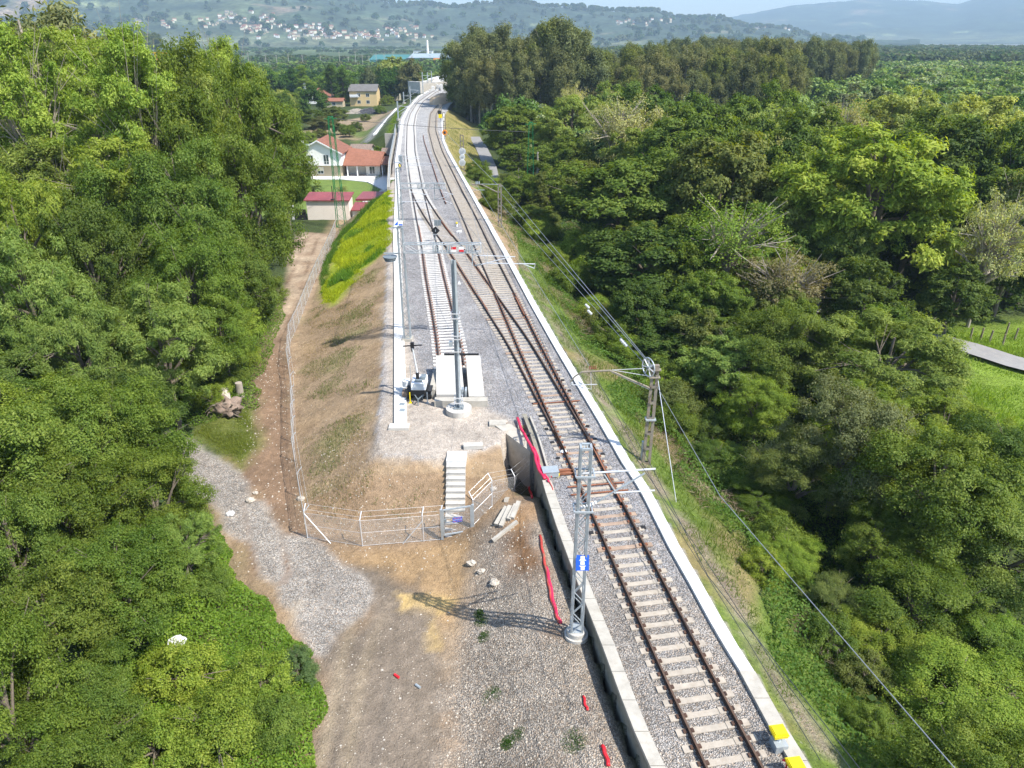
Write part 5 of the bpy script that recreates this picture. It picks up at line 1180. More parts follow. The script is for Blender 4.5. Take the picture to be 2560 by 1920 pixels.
# ------------------------------------------------------------------ overhead wires
def wire(pts, lab, r=0.018, mat='wire', sag=0.0, grp=None, n=14):
    w = [Vector(p) for p in pts]; out = []
    for a, b in zip(w[:-1], w[1:]):
        for k in range(n): f = k / n; q = a.lerp(b, f); q.z -= sag * 4 * f * (1 - f); out.append(q)
    out.append(w[-1]); mb = MB(); mb.tube(out, r, 5); o = build(mb, 'overhead_wire', mat, None, w[0]); return tag(o, lab, 'wire', grp)
mh = Vector((mast1[0].x + 0.05, mast1[0].y, mast1[1] - 0.1)); far1 = Vector((b2.x, b2.y, zt2 - 0.3))
wire([far1 + Vector((0.3, 0, 0.2)), mh + Vector((-0.2, 0, 0.3))], 'upper of the wires running down to the spoked wheel', 0.022)
wire([far1 + Vector((0.3, 0, -0.9)), mh + Vector((0, 0, 0.0))], 'middle of the wires running down to the spoked wheel', 0.022)
wire([far1 + Vector((0.0, 0, -1.9)), mh + Vector((-0.1, 0, -0.15))], 'lower of the wires running down to the spoked wheel', 0.018)
wire([far1, P(1112, 330, 3.5)], 'wire running from the thin mast back to the orange disc signal', 0.03)
wire([mh + Vector((0.15, 0, -0.9)), PY(1800, 1240, 24.0), PY(2062 * K, 1659 * K, 12.0), PY(2200 * K, 1850 * K, 9.5)], 'wire crossing the bushes down to the bottom right corner', 0.016)
wire([mh + Vector((0.15, 0, -0.5)), P(1704, 1345, -2.4)], 'straight guy wire staying the mast with the wheel', 0.02, 'alu')
wire([P(1700, 1352, -2.45), P(1704, 1345, -2.35)], 'thick anchor end of the guy wire at the foot of the bank', 0.05, 'galv')
wire([PY(1477, 930, Yb), PY(1610, 1130, 24), PY(1770, 1440, 17), PY(1990, 1720, 13.5), PY(2180, 1960, 11)], 'contact wire above the right bank passing the cantilever', 0.012, 'wire_dark')
wire([PY(1190, 460, b2.y), PY(1477, 922, Yb)], 'contact wire between the two bent cantilevers on the right', 0.018)
wire([PY(1288, 642, g1.y), PY(1400, 860, 30), PY(1560, 1100, 22), PY(1790, 1440, 16), PY(1960, 1700, 12.5), PY(2140, 1940, 10)], 'thin dark wire running along the outer side of the white trough', 0.010, 'wire_dark')
wire([PY(1338, 660, g1.y), PY(1608, 1160, 27), PY(1700, 1330, 20), PY(1880, 1620, 14.5), PY(2050, 1900, 11)], 'second thin dark wire running along the outer side of the white trough', 0.010, 'wire_dark')
for k, (px, py) in enumerate(((1468, 764), (1474, 779), (1557, 852), (1561, 857))):
    Yk = {0: 52, 1: 50, 2: 41.5, 3: 41}[k]; c = PY(px, py, Yk); mb = MB(); insul(mb, c + Vector((-0.12, 0.3, 0)), c + Vector((0.12, -0.3, -0.1)), 0.11, 3)
    o = build(mb, 'wire_insulator', 'alu', None, c); tag(o, ['upper', 'lower'][k % 2] + (' insulator of the far pair on the wires above the dark trees' if k < 2 else ' insulator of the near pair on the wires above the dark trees'), 'insulator')
pl = P(853, 553, -4.5); pr = P(1325, 505, -4.6)
wire([Vector((pl.x, pl.y, zat(pl.y, 292) - 0.2)), Vector((pr.x, pr.y, zat(pr.y, 330)))], 'black cable spanning the tracks between the two green pylons', 0.035, 'wire_dark', 0.25)
wire([PY(1006, 566, g1.y), P(1003, 460, 6.5), P(998, 380, 6.5), P(1010, 290, 6.5)], 'feeder wire along the left row of poles', 0.02)
for k, dx in enumerate((0, 1)):
    pts = [PY(1216 + 30 * k, 658, g1.y), Vector((-6.2 - 4.5 * k, g2.y, 6.2)), Vector((-16 - 4.2 * k, 150, 6.2)), Vector((-24 - 5 * k, 240, 6.2))]
    wire(pts, ('contact wire over the main track beyond the nearer gantry', 'contact wire over the siding beyond the nearer gantry')[k], 0.018)

# ------------------------------------------------------------------ buildings
def gable(mb, x0, x1, y0, y1, ze, zr, mi_roof=0, over=0.35, axis='y', th=0.16):
    """two pitched slabs; ridge along axis"""
    if axis == 'y':
        xm = (x0 + x1) / 2; s = (zr - ze) / ((x1 - x0) / 2)
        for sx, xe in ((-1, x0 - over), (1, x1 + over)):
            zz = ze - over * s
            mb.add([(xe, y0 - over, zz), (xm, y0 - over, zr), (xm, y1 + over, zr), (xe, y1 + over, zz), (xe, y0 - over, zz + th), (xm, y0 - over, zr + th), (xm, y1 + over, zr + th), (xe, y1 + over, zz + th)],
                   [(0, 1, 2, 3), (7, 6, 5, 4), (0, 4, 5, 1), (3, 2, 6, 7), (0, 3, 7, 4), (1, 5, 6, 2)] if sx < 0 else [(3, 2, 1, 0), (4, 5, 6, 7), (1, 5, 4, 0), (7, 6, 2, 3), (4, 7, 3, 0), (2, 6, 5, 1)], mi_roof)
    else:
        ym = (y0 + y1) / 2; s = (zr - ze) / ((y1 - y0) / 2)
        for sy, ye in ((-1, y0 - over), (1, y1 + over)):
            zz = ze - over * s
            mb.add([(x0 - over, ye, zz), (x0 - over, ym, zr), (x1 + over, ym, zr), (x1 + over, ye, zz), (x0 - over, ye, zz + th), (x0 - over, ym, zr + th), (x1 + over, ym, zr + th), (x1 + over, ye, zz + th)],
                   [(3, 2, 1, 0), (4, 5, 6, 7), (1, 5, 4, 0), (7, 6, 2, 3), (4, 7, 3, 0), (2, 6, 5, 1)] if sy < 0 else [(0, 1, 2, 3), (7, 6, 5, 4), (0, 4, 5, 1), (3, 2, 6, 7), (0, 3, 7, 4), (1, 5, 6, 2)], mi_roof)
    return mb
def house_body(mb, x0, x1, y0, y1, z0, ze, zr, axis='y', mi=0):
    if axis == 'y':
        xm = (x0 + x1) / 2; v = [(x0, y0, z0), (x1, y0, z0), (x1, y0, ze), (xm, y0, zr), (x0, y0, ze), (x0, y1, z0), (x1, y1, z0), (x1, y1, ze), (xm, y1, zr), (x0, y1, ze)]
        return mb.add(v, [(0, 1, 2, 3, 4), (9, 8, 7, 6, 5), (0, 4, 9, 5), (1, 6, 7, 2)], mi)
    ym = (y0 + y1) / 2; v = [(x0, y0, z0), (x0, y1, z0), (x0, y1, ze), (x0, ym, zr), (x0, y0, ze), (x1, y0, z0), (x1, y1, z0), (x1, y1, ze), (x1, ym, zr), (x1, y0, ze)]
    return mb.add(v, [(4, 3, 2, 1, 0), (5, 6, 7, 8, 9), (0, 5, 9, 4), (1, 2, 7, 6)], mi)
def window(par, xc, y, zc, w, h, frame='white', shutter=False, face='y'):
    mb = MB()
    if face == 'y':
        for a in ((-w / 2 - .06, -w / 2 + .02), (w / 2 - .02, w / 2 + .06), (-.03, .03)): mb.box(xc + a[0], xc + a[1], y - 0.06, y + 0.02, zc - h / 2 - .06, zc + h / 2 + .06)
        for a in ((-h / 2 - .06, -h / 2 + .02), (h / 2 - .02, h / 2 + .06)): mb.box(xc - w / 2 - .055, xc + w / 2 + .055, y - 0.055, y + 0.02, zc + a[0], zc + a[1])
        f = build(mb, 'window', frame, par); mb = MB(); mb.box(xc - w / 2, xc + w / 2, y - 0.03, y + 0.01, zc - h / 2, zc + h / 2); build(mb, 'pane', 'glass', f)
        if shutter: mb = MB(); mb.box(xc - w / 2, xc + w / 2, y - 0.045, y - 0.031, zc - h * .05, zc + h / 2); build(mb, 'roller_shutter', 'cream', f)
    else:
        for a in ((-w / 2 - .06, -w / 2 + .02), (w / 2 - .02, w / 2 + .06), (-.03, .03)): mb.box(y - 0.02, y + 0.06, xc + a[0], xc + a[1], zc - h / 2 - .06, zc + h / 2 + .06)
        f = build(mb, 'window', frame, par); mb = MB(); mb.box(y - 0.01, y + 0.03, xc - w / 2, xc + w / 2, zc - h / 2, zc + h / 2); build(mb, 'pane', 'glass', f)
HZ = -6.0
hx0, hx1, hy0, hy1 = -45.8, -36.45, 157.0, 166.5
ze, zr_ = -1.0, 1.45
t = thing('house', 'two-storey white house with red tiled gable roof and chimney beyond the green pylon', 'house', (-41, 157, HZ))
mb = MB(); house_body(mb, hx0, hx1, hy0, hy1, -3.55, ze, zr_); build(mb, 'upper_wall', 'whitepaint', t)
mb = MB(); mb.box(hx0 + 0.5, hx1 - 0.05, hy0 + 0.55, hy1, HZ - 0.3, -3.56); build(mb, 'ground_floor_wall', 'beige', t)
mb = MB(); mb.box(hx0 - 0.15, hx1 + 0.15, hy0 - 0.35, hy1, -3.56, -3.40); build(mb, 'ledge', 'white', t)
mb = MB(); gable(mb, hx0, hx1, hy0, hy1, ze, zr_, 0, 0.5); rf = build(mb, 'roof', 'rooftile', t)
mb = MB(); s_ = (zr_ - ze) / ((hx1 - hx0) / 2)
mb.bar((hx0 - .5, hy0 - .56, ze - .5 * s_ + .05), ((hx0 + hx1) / 2, hy0 - .56, zr_ + .05), 0.1, 0.24); mb.bar((hx1 + .5, hy0 - .56, ze - .5 * s_ + .05), ((hx0 + hx1) / 2, hy0 - .56, zr_ + .05), 0.1, 0.24); build(mb, 'bargeboard', 'white', rf)
mb = MB(); mb.box(hx0 + 0.3, hx0 + 1.0, hy0 + 2.2, hy0 + 3.0, -0.8, 1.2); build(mb, 'chimney', 'white', rf)
window(t, -42.9, hy0, -2.1, 1.0, 1.25); window(t, -39.6, hy0, -2.35, 1.1, 1.9)
window(t, -41.2, hy0 + 0.55, -4.7, 1.2, 1.3, 'white', True); window(t, 161.5, hx1, -2.0, 1.2, 1.2, face='x')
mb = MB()
for k in range(20): mb.bar((hx0 + .2 + k * .47, hy0 - .3, -3.4), (hx0 + .2 + k * .47, hy0 - .3, -2.75), .025)
mb.bar((hx0, hy0 - .3, -2.75), (hx1, hy0 - .3, -2.75), .04); build(mb, 'balcony_rail', 'white', t)
t = thing('house_wing', 'low wing of the white house with orange tiled roof and white porch posts', 'house', (-31.5, 158.5, HZ))
mb = MB(); mb.box(-36.2, -28.6, 160.2, 168, HZ - 0.3, -3.6); mb.box(-31.6, -28.6, 158.6, 160.2, HZ - 0.3, -3.6); build(mb, 'wall', 'whitepaint', t)
mb = MB(); mb.add([(-36.2, 157.0, -3.7), (-28.2, 156.9, -3.75), (-28.2, 164, -1.9), (-36.2, 164, -1.0), (-36.2, 157.0, -3.52), (-28.2, 156.9, -3.57), (-28.2, 164, -1.72), (-36.2, 164, -0.82)], [(3, 2, 1, 0), (4, 5, 6, 7), (0, 1, 5, 4), (1, 2, 6, 5), (2, 3, 7, 6), (3, 0, 4, 7)])
mb.add([(-36.2, 164, -1.0), (-28.2, 164, -1.9), (-28.2, 169, -3.6), (-36.2, 169, -3.6), (-36.2, 164, -0.82), (-28.2, 164, -1.72), (-28.2, 169, -3.42), (-36.2, 169, -3.42)], [(3, 2, 1, 0), (4, 5, 6, 7), (0, 1, 5, 4), (1, 2, 6, 5), (2, 3, 7, 6), (3, 0, 4, 7)]); build(mb, 'roof', 'rooforange', t)
for x in (-35.4, -33.3): mb = MB(); mb.tube([(x, 157.4, HZ - .1), (x, 157.4, -3.7)], .14, 10); build(mb, 'porch_post', 'white', t)
window(t, -30.3, 158.6, -4.8, 1.1, 1.5); 
t = thing('carport', 'open carport with orange tiled roof on white posts, between the house and the tall wall', 'carport', (-25.5, 158, HZ))
mb = MB(); mb.add([(-28.1, 157.2, -3.5), (-23.3, 157.2, -3.5), (-23.3, 162.5, -2.6), (-28.1, 162.5, -2.6), (-28.1, 157.2, -3.33), (-23.3, 157.2, -3.33), (-23.3, 162.5, -2.43), (-28.1, 162.5, -2.43)], [(3, 2, 1, 0), (4, 5, 6, 7), (0, 1, 5, 4), (1, 2, 6, 5), (2, 3, 7, 6), (3, 0, 4, 7)]); build(mb, 'roof', 'rooforange', t)
for x in (-27.9, -24.2): mb = MB(); mb.bar((x, 157.5, HZ - .1), (x, 157.5, -3.5), .2); build(mb, 'post', 'white', t)
mb = MB(); mb.box(-28.1, -23.4, 162.2, 162.5, HZ, -2.7); build(mb, 'back_wall', 'beige', t)
t = thing('outbuilding', 'small stone shed with patched tile roof behind the carport', 'shed', (-26.5, 170, HZ))
mb = MB(); mb.box(-29.5, -24.5, 168, 173, HZ - .3, -2.9); build(mb, 'wall', 'cream', t); mb = MB(); gable(mb, -29.5, -24.5, 168, 173, -2.9, -1.9, 0, .4, 'x'); build(mb, 'roof', 'rootsoil', t)
t = thing('outbuilding', 'low tiled shed behind the white house roof', 'shed', (-37, 178, HZ))
mb = MB(); mb.box(-38.5, -34, 177, 182, HZ - .3, -3); build(mb, 'wall', 'concrete', t); mb = MB(); gable(mb, -38.5, -34, 177, 182, -3, -2.2, 0, .4, 'x'); build(mb, 'roof', 'rootsoil', t)
t = thing('outbuilding', 'low shed with pale sheet roof left of the white house chimney', 'shed', (-50, 178, HZ))
mb = MB(); mb.box(-53, -47, 176, 182, HZ - .3, -2.6); build(mb, 'wall', 'dark', t); mb = MB(); mb.box(-53.4, -46.6, 175.6, 182.4, -2.6, -2.4); build(mb, 'roof', 'greysheet', t)
# yard, lawn, driveway of the house
def sheet(name, poly, mat, z=None, lift=0.05, n=1, kind='structure'):
    mb = MB(); zz = [(hz(x, y) if z is None else z) + lift for x, y in poly]
    mb.prism([(x, y) for x, y in poly], 0, 1); k = len(poly)
    mb.v = [(x, y, q - 0.25) for (x, y), q in zip(poly, zz)] + [(x, y, q) for (x, y), q in zip(poly, zz)]
    o = build(mb, name, mat, None, (poly[0][0], poly[0][1], zz[0])); o['kind'] = kind; return o
sheet('patio', [(-49, 154.5), (-36, 154.0), (-30, 151), (-25.2, 142), (-22.9, 150), (-23.6, 168), (-49, 168)], 'tilewhite', HZ, 0.10)
sheet('driveway', [(-26.0, 117.2), (-30.0, 118.2), (-26.6, 135), (-25.1, 150), (-22.9, 156), (-22.0, 140), (-20.6, 119.2)], 'paving', HZ, 0.05)
sheet('lawn', [(-49, 120), (-30.2, 119), (-26.9, 136), (-25.5, 142), (-30.2, 150.8), (-36, 153.8), (-49, 154)], 'lawn', HZ, 0.04)
# garages and car shelter
t = thing('garage', 'long cream garage block with dark red sheet roof at the end of the dirt track', 'garage', (-30, 117, -5.6))
mb = MB(); mb.box(-33.4, -26.5, 116.4, 119.4, -6.2, -2.75); build(mb, 'wall', 'pinkwall', t); mb = MB(); mb.add([(-33.7, 116.1, -2.75), (-26.3, 116.1, -2.75), (-26.3, 120.2, -2.2), (-33.7, 120.2, -2.2), (-33.7, 116.1, -2.6), (-26.3, 116.1, -2.6), (-26.3, 120.2, -2.05), (-33.7, 120.2, -2.05)], [(3, 2, 1, 0), (4, 5, 6, 7), (0, 1, 5, 4), (1, 2, 6, 5), (2, 3, 7, 6), (3, 0, 4, 7)]); build(mb, 'roof', 'redsheet', t)
t = thing('garage', 'smaller white garage with faded red roof, half hidden by the grassy bank', 'garage', (-24, 117, -5.6))
mb = MB(); mb.box(-26.1, -21.9, 116.6, 119.7, -6.4, -4.35); build(mb, 'wall', 'whitepaint', t); mb = MB(); mb.add([(-26.25, 116.3, -4.35), (-21.75, 116.3, -4.35), (-21.75, 120.0, -3.8), (-26.25, 120.0, -3.8), (-26.25, 116.3, -4.22), (-21.75, 116.3, -4.22), (-21.75, 120.0, -3.67), (-26.25, 120.0, -3.67)], [(3, 2, 1, 0), (4, 5, 6, 7), (0, 1, 5, 4), (1, 2, 6, 5), (2, 3, 7, 6), (3, 0, 4, 7)]); build(mb, 'roof', 'redsheet', t)
t = thing('car_shelter', 'open car shelter with dark red sheet roof over the parked car', 'carport', (-24, 127, HZ))
mb = MB(); mb.box(-26.5, -22.0, 122.0, 128.4, -3.72, -3.55); build(mb, 'roof', 'redsheet', t); mb = MB(); mb.box(-26.55, -21.95, 121.93, 122.0, -3.9, -3.55); build(mb, 'fascia', 'redsheet', t)
for x in (-26.3, -22.2):
    for y in (122.3, 128.1): mb = MB(); mb.bar((x, y, HZ), (x, y, -3.72), .1); build(mb, 'post', 'galv', t)
t = thing('parked_car', 'white car parked under the red-roofed shelter, only its rear showing', 'car', (-24.0, 123.6, HZ))
cx_, cy_ = -24.0, 123.9
mb = MB(); prof = [(-2.0, .35), (2.0, .35), (2.05, .8), (1.2, .95), (.6, 1.42), (-1.2, 1.45), (-1.95, .95), (-2.05, .7)]
k = len(prof); mb.v = [(cx_ - .85, cy_ + a, HZ + b) for a, b in prof] + [(cx_ + .85, cy_ + a, HZ + b) for a, b in prof]; mb.f = [tuple(reversed(range(k))), tuple(range(k, 2 * k))] + [(i, (i + 1) % k, k + (i + 1) % k, k + i) for i in range(k)]; mb.mi = [0] * len(mb.f); build(mb, 'body', 'white', t)
mb = MB(); mb.box(cx_ - .7, cx_ + .7, cy_ - 1.66, cy_ - 1.5, HZ + 1.0, HZ + 1.36); build(mb, 'rear_window', 'glass', t)
for sx in (-1, 1):
    for sy in (-1.3, 1.3): mb = MB(); mb.tube([(cx_ + sx * .68, cy_ + sy, HZ + .32), (cx_ + sx * .88, cy_ + sy, HZ + .32)], .32, 14); build(mb, 'wheel', 'rubber', t)
    mb = MB(); mb.box(cx_ + sx * .6 - .12, cx_ + sx * .6 + .12, cy_ - 2.06, cy_ - 2.0, HZ + .72, HZ + .88); build(mb, 'tail_light', 'red', t)
t = thing('gate', 'dark sliding gate between white pillars left of the garages', 'gate', (-34.8, 117, -5.7))
mb = MB(); mb.box(-35.6, -33.7, 116.6, 116.7, -5.9, -4.2); build(mb, 'panel', 'dark', t); mb = MB(); mb.box(-36.0, -35.65, 116.5, 116.8, -5.9, -3.2); build(mb, 'pillar', 'white', t)
mb = MB(); mb.box(-24.2, -24.0, 121.5, 150, HZ, HZ + 0.9); 
mb = MB(); mb.box(-20.5, -19.4, 119.0, 121.2, -3.0, 0.1); o = build(mb, 'concrete_block', 'concrete_new', None, (-20, 120, -3)); tag(o, 'pale concrete block at the near end of the tall wall above the car shelter', 'block')
# more houses beyond
def far_house(c, w, d, h, hr, wall, roof, lab, axis='x', nw=2, rot=0, cat='house', name='house'):
    x, y = c; z = hz(x, y); t = thing(name, lab, cat, (x, y, z))
    mb = MB(); house_body(mb, x - w / 2, x + w / 2, y - d / 2, y + d / 2, z - .5, z + h, z + hr, axis); build(mb, 'wall', wall, t)
    mb = MB(); gable(mb, x - w / 2, x + w / 2, y - d / 2, y + d / 2, z + h, z + hr, 0, .5, axis, .25); build(mb, 'roof', roof, t)
    for k in range(nw):
        xx = x - w / 2 + w * (k + 1) / (nw + 1)
        for zz in ((h * .72, h * .28) if h > 5 else (h * .55,)): window(t, xx, y - d / 2, z + zz, 1.5, 1.4, 'white')
    return t
yh = P(783 * K - 5, 228 * K, -7.2)
t = far_house((yh.x + 1.5, yh.y + 5), 12.5, 9, 6.6, 9.0, 'yellowwall', 'greyroof', 'yellow two-storey house with grey roof and balcony, beyond the bare ground', 'x', 2)
mb = MB(); mb.box(yh.x - 4.4, yh.x - .5, yh.y - .9, yh.y + .4, -3.6, -3.3); mb.box(yh.x - 4.4, yh.x - .5, yh.y - .95, yh.y - .85, -3.3, -2.4); build(mb, 'balcony', 'white', t)
rh = P(683 * K, 222 * K, -7.2); t = far_house((rh.x, rh.y + 4), 13, 9, 3.4, 6.4, 'whitepaint', 'rooftile', 'low house with dark red roofs and white chimney left of the yellow house', 'y', 2)
mb = MB(); mb.box(rh.x - 6.0, rh.x - 5.0, rh.y + 3, rh.y + 4, -4, 1.5); build(mb, 'chimney', 'white', t)
rh = P(705 * K, 226 * K, -7.2); far_house((rh.x + 6, rh.y - 8), 8, 5, 2.6, 3.6, 'beige', 'rooforange', 'small orange-roofed annex between the red-roofed and the yellow house', 'x', 1)
gh = P(827 * K, 214 * K, -7.2); far_house((gh.x, gh.y + 4), 17, 9, 3.6, 5.2, 'cream', 'tealroof', 'low building with green sheet roof right of the yellow house', 'x', 2)
rr = P(495 * K, 172 * K, -8); far_house((rr.x, rr.y), 14, 9, 5, 8, 'whitepaint', 'rooforange', 'house with orange roof glimpsed through the pale green treetops on the left', 'y', 2)
rr = P(462 * K, 208 * K, -7.5); far_house((rr.x + 2, rr.y), 10, 9, 4, 6.6, 'cream', 'rooforange', 'small orange-roofed house half hidden behind the left treetops', 'x', 2)
wc_ = P(872 * K, 208 * K, -7); t = thing('container', 'white container standing beyond the fence left of the far bend', 'container', wc_)
mb = MB(); mb.box(wc_.x - 2.4, wc_.x + 2.0, wc_.y, wc_.y + 6, -7, -3.6); build(mb, 'body', 'white', t); mb = MB(); mb.box(wc_.x - 2.42, wc_.x - 1.6, wc_.y - .05, wc_.y, -6.9, -3.7); build(mb, 'door', 'galv', t)
# heap of black stones and timber on the bare ground
for (px, py, lab, mt, rx) in ((800, 243, 'heap of dark stones on the bare ground below the yellow house', 'ballast_heap', 9), (770, 243, 'heap of pale rubble left of the dark stones', 'stone', 5)):
    c = D(px, py, -7); c.z = hz(c.x, c.y); mb = MB()
    for k in range(220):
        a = random.uniform(0, 6.28); r = random.random() ** .6; x = c.x + math.cos(a) * r * rx; y = c.y + math.sin(a) * r * 5; h = 1.7 * (1 - r) + .2; s = random.uniform(.3, .7)
        mb.box(x - s, x + s, y - s, y + s, c.z - .2, c.z + h * random.uniform(.7, 1.1), 0)
    o = build(mb, 'stone_heap', mt, None, c); tag(o, lab, 'heap')
# factory
fz = -10.0; fa = P(800 * K, 137 * K, fz); fb = P(962 * K, 137 * K, fz)
t = thing('factory', 'long factory hall with teal and pale grey roofs in the plain', 'factory', ((fa.x + fb.x) / 2, fa.y, fz))
mb = MB(); mb.box(fa.x, fa.x + 47, fa.y, fa.y + 90, fz, fz + 4); mb.box(fa.x + 56, fb.x + 6, fa.y + 20, fa.y + 120, fz, fz + 6); build(mb, 'wall', 'tealwall', t)
mb = MB(); house_body(mb, fa.x - 1, fa.x + 48, fa.y - 1, fa.y + 91, fz + 4, fz + 4.2, fz + 8.6, 'x'); gable(mb, fa.x, fa.x + 47, fa.y, fa.y + 90, fz + 4.4, fz + 9.6, 0, 1.5, 'x', .4); build(mb, 'roof', 'tealroof', t)
mb = MB(); gable(mb, fa.x + 50, fb.x + 8, fa.y + 20, fa.y + 120, fz + 6.3, fz + 10.5, 0, 1.5, 'x', .4); build(mb, 'roof', 'greysheet', t)
mb = MB(); mb.box(fa.x + 47.5, fa.x + 57, fa.y + 2, fa.y + 80, fz, fz + 6.0); build(mb, 'loading_bay', 'dark', t)
mb = MB(); mb.box(fb.x - 16, fb.x - 8, fa.y - 2, fa.y + 19, fz, fz + 6); build(mb, 'annex', 'orange', t)
c = PY(1070, 150, 1180); t = thing('chimney_stack', 'tall white and reddish chimney stack beside the factory', 'chimney', (c.x, c.y, -10))
mb = MB(); z = -10.0; zt_ = zat(1180, 100)
for k in range(8):
    z2 = z + (zt_ + 10) / 8; mb.tube([(c.x, c.y, z), (c.x, c.y, z2)], 2.3 - .12 * k, 12, k % 2); z = z2
build(mb, 'shaft', ['white', 'pinkwall'], t)
for (px, py, w, lab) in ((1050, 117, 30, 'long white farm building on the tan field behind the factory'), (1072, 118, 14, 'dark-roofed shed right of the long farm building')):
    c = P(px, py, -10) if False else PY(px, py, 1650); t = thing('farm_building', lab, 'building', (c.x, c.y, -10))
    mb = MB(); mb.box(c.x - w / 2, c.x + w / 2, c.y, c.y + 20, -10, -3); build(mb, 'wall', 'white', t); mb = MB(); mb.box(c.x - w / 2 - 1, c.x + w / 2 + 1, c.y - 1, c.y + 21, -3, -2); build(mb, 'roof', 'greyroof', t)
GRP0 = []
for k, px in enumerate((663, 690, 755, 848, 888, 905, 922, 940, 960, 983, 1002, 1075, 620, 720, 800, 870, 1030)):
    c = PY(px, 140, 820 + 40 * (k % 5)); mb = MB(); h = random.uniform(9, 13); mb.tube([(c.x, c.y, -10.5), (c.x, c.y, -10 + h + 4)], [.3, .2], 5); mb.bar((c.x - 1.6, c.y, -10 + h + 3), (c.x + 1.6, c.y, -10 + h + 3), .25)
    o = build(mb, 'power_pole', 'concrete', None, (c.x, c.y, -10)); tag(o, 'thin pale power pole crossing the plain', 'power pole', 'power poles crossing the plain'); GRP0.append((c.x / c.y, o))
# crane on the left horizon
c = PY(388, 135, 420); t = thing('crane', 'small orange crane mast seen between the treetops at upper left', 'crane', (c.x, c.y, -8))
mb = MB(); mb.bar((c.x, c.y, -8), (c.x, c.y, zat(420, 131)), .8); build(mb, 'mast', 'orange', t); mb = MB(); mb.bar((c.x - 5, c.y, zat(420, 131)), (c.x + 7, c.y, zat(420, 133)), .6); build(mb, 'jib', 'orange', t)
# station throat: bridge wall, platforms, canopy, rubble
t = thing('bridge_abutment', 'concrete wing walls of the bridge at the station throat', 'bridge', P(1055, 232, 0))
a, b_, c = P(1054, 229, 0), P(1053, 212, 0), P(1075, 222, 0)
mb = MB(); mb.bar((a.x, a.y, -2), (a.x + .5, b_.y, -2), 1.2, 10); mb.bar((a.x, a.y, -1), (a.x + 10, a.y + 28, -1), 1.2, 8); build(mb, 'wing_wall', 'concrete', t)
mb = MB(); mb.bar((a.x - 6, a.y + 6, 1.6), (a.x + 0.2, a.y - 1, 1.6), 1.4, 4.6); build(mb, 'parapet', 'concrete_new', t)
pa_ = P(1062, 209, 1.2); pb_ = P(1140, 198, 1.2); t = thing('station_platform', 'long white platform crossing the track end at the station', 'platform', pa_)
mb = MB(); mb.bar((pa_.x, pa_.y, 1.2), (pb_.x, pb_.y + 10, 2.6), 10, 1.6); build(mb, 'deck', 'kerb_white', t)
pc = P(1142, 196, 2); t = thing('station_canopy', 'red canopy over the white station platform, left of the dark trees', 'canopy', pc)
mb = MB(); mb.box(pc.x - 5, pc.x + 11, pc.y, pc.y + 9, 6.2, 7.0); build(mb, 'roof', 'red', t)
for k in range(4): mb = MB(); mb.bar((pc.x - 4 + k * 4.3, pc.y + 1, 2), (pc.x - 4 + k * 4.3, pc.y + 1, 6.2), .6); build(mb, 'post', 'white', t)
t = thing('spoil_heap', 'tan heap of sand between the two far tracks', 'heap', P(1104, 258, 0)); c = P(1103, 252, 0)
mb = MB(); n1, n2 = 18, 7
pts = []
for j in range(n2 + 1):
    for i in range(n1): a = 2 * math.pi * i / n1; r = 1 - j / n2; pts.append((c.x + math.cos(a) * 5.0 * r * (1 + .15 * math.sin(3 * a)), c.y + 4 + math.sin(a) * 24 * r, -0.1 + 2.2 * (1 - r ** 2) + .25 * math.sin(5 * a + j)))
mb.add(pts, [(j * n1 + i, j * n1 + (i + 1) % n1, (j + 1) * n1 + (i + 1) % n1, (j + 1) * n1 + i) for j in range(n2) for i in range(n1)]); M['spoil'] = simple('spoil', (0.55, 0.38, 0.22), .95, 0, .15, .4, (.4, .33, .25), .5, .6, 3); build(mb, 'heap', 'spoil', t, smooth=True)
c = P(1118, 222, 0); mb = MB()
for k in range(150): x = c.x + random.uniform(-9, 9); y = c.y + random.uniform(-18, 30); s = random.uniform(.3, 1.3); mb.box(x - s, x + s, y - s, y + s, -.2, random.uniform(.4, 2.4), 0)
o = build(mb, 'rubble', 'kerb_white', None, c); tag(o, 'bright rubble and formwork piled at the station end of the tracks', 'rubble')
# lanes on the right
def ribbon(pts, w, mat, name, lift=0.06):
    mb = MB(); P2 = resample(pts, 2.0)
    for i, p in enumerate(P2):
        a = P2[max(i - 1, 0)]; b = P2[min(i + 1, len(P2) - 1)]; d = Vector((b[0] - a[0], b[1] - a[1])).normalized(); n = Vector((d.y, -d.x)) * w / 2
        for s in (-1, 1): x, y = p[0] + n.x * s, p[1] + n.y * s; mb.v.append((x, y, hz(p[0], p[1]) + lift))
    for i in range(len(P2) - 1): mb.f.append((2 * i, 2 * i + 1, 2 * i + 3, 2 * i + 2)); mb.mi.append(0)
    o = build(mb, name, mat, None, (P2[0][0], P2[0][1], 0)); o['kind'] = 'structure'; return o
lane = [D(x, y, -4.3)[:2] for x, y in ((1112, 500), (1095, 475), (1078, 440), (1066, 410), (1062, 385), (1058, 360), (1046, 335), (1037, 315), (1025, 298))]
ribbon([tuple(p) for p in lane], 2.9, 'asphalt', 'lane', 0.35)
ribbon([(33, 73), (37.5, 69), (41.8, 65.5), (46.2, 60), (56, 51), (75, 38)], 3.2, 'asphalt', 'lane', 0.45)
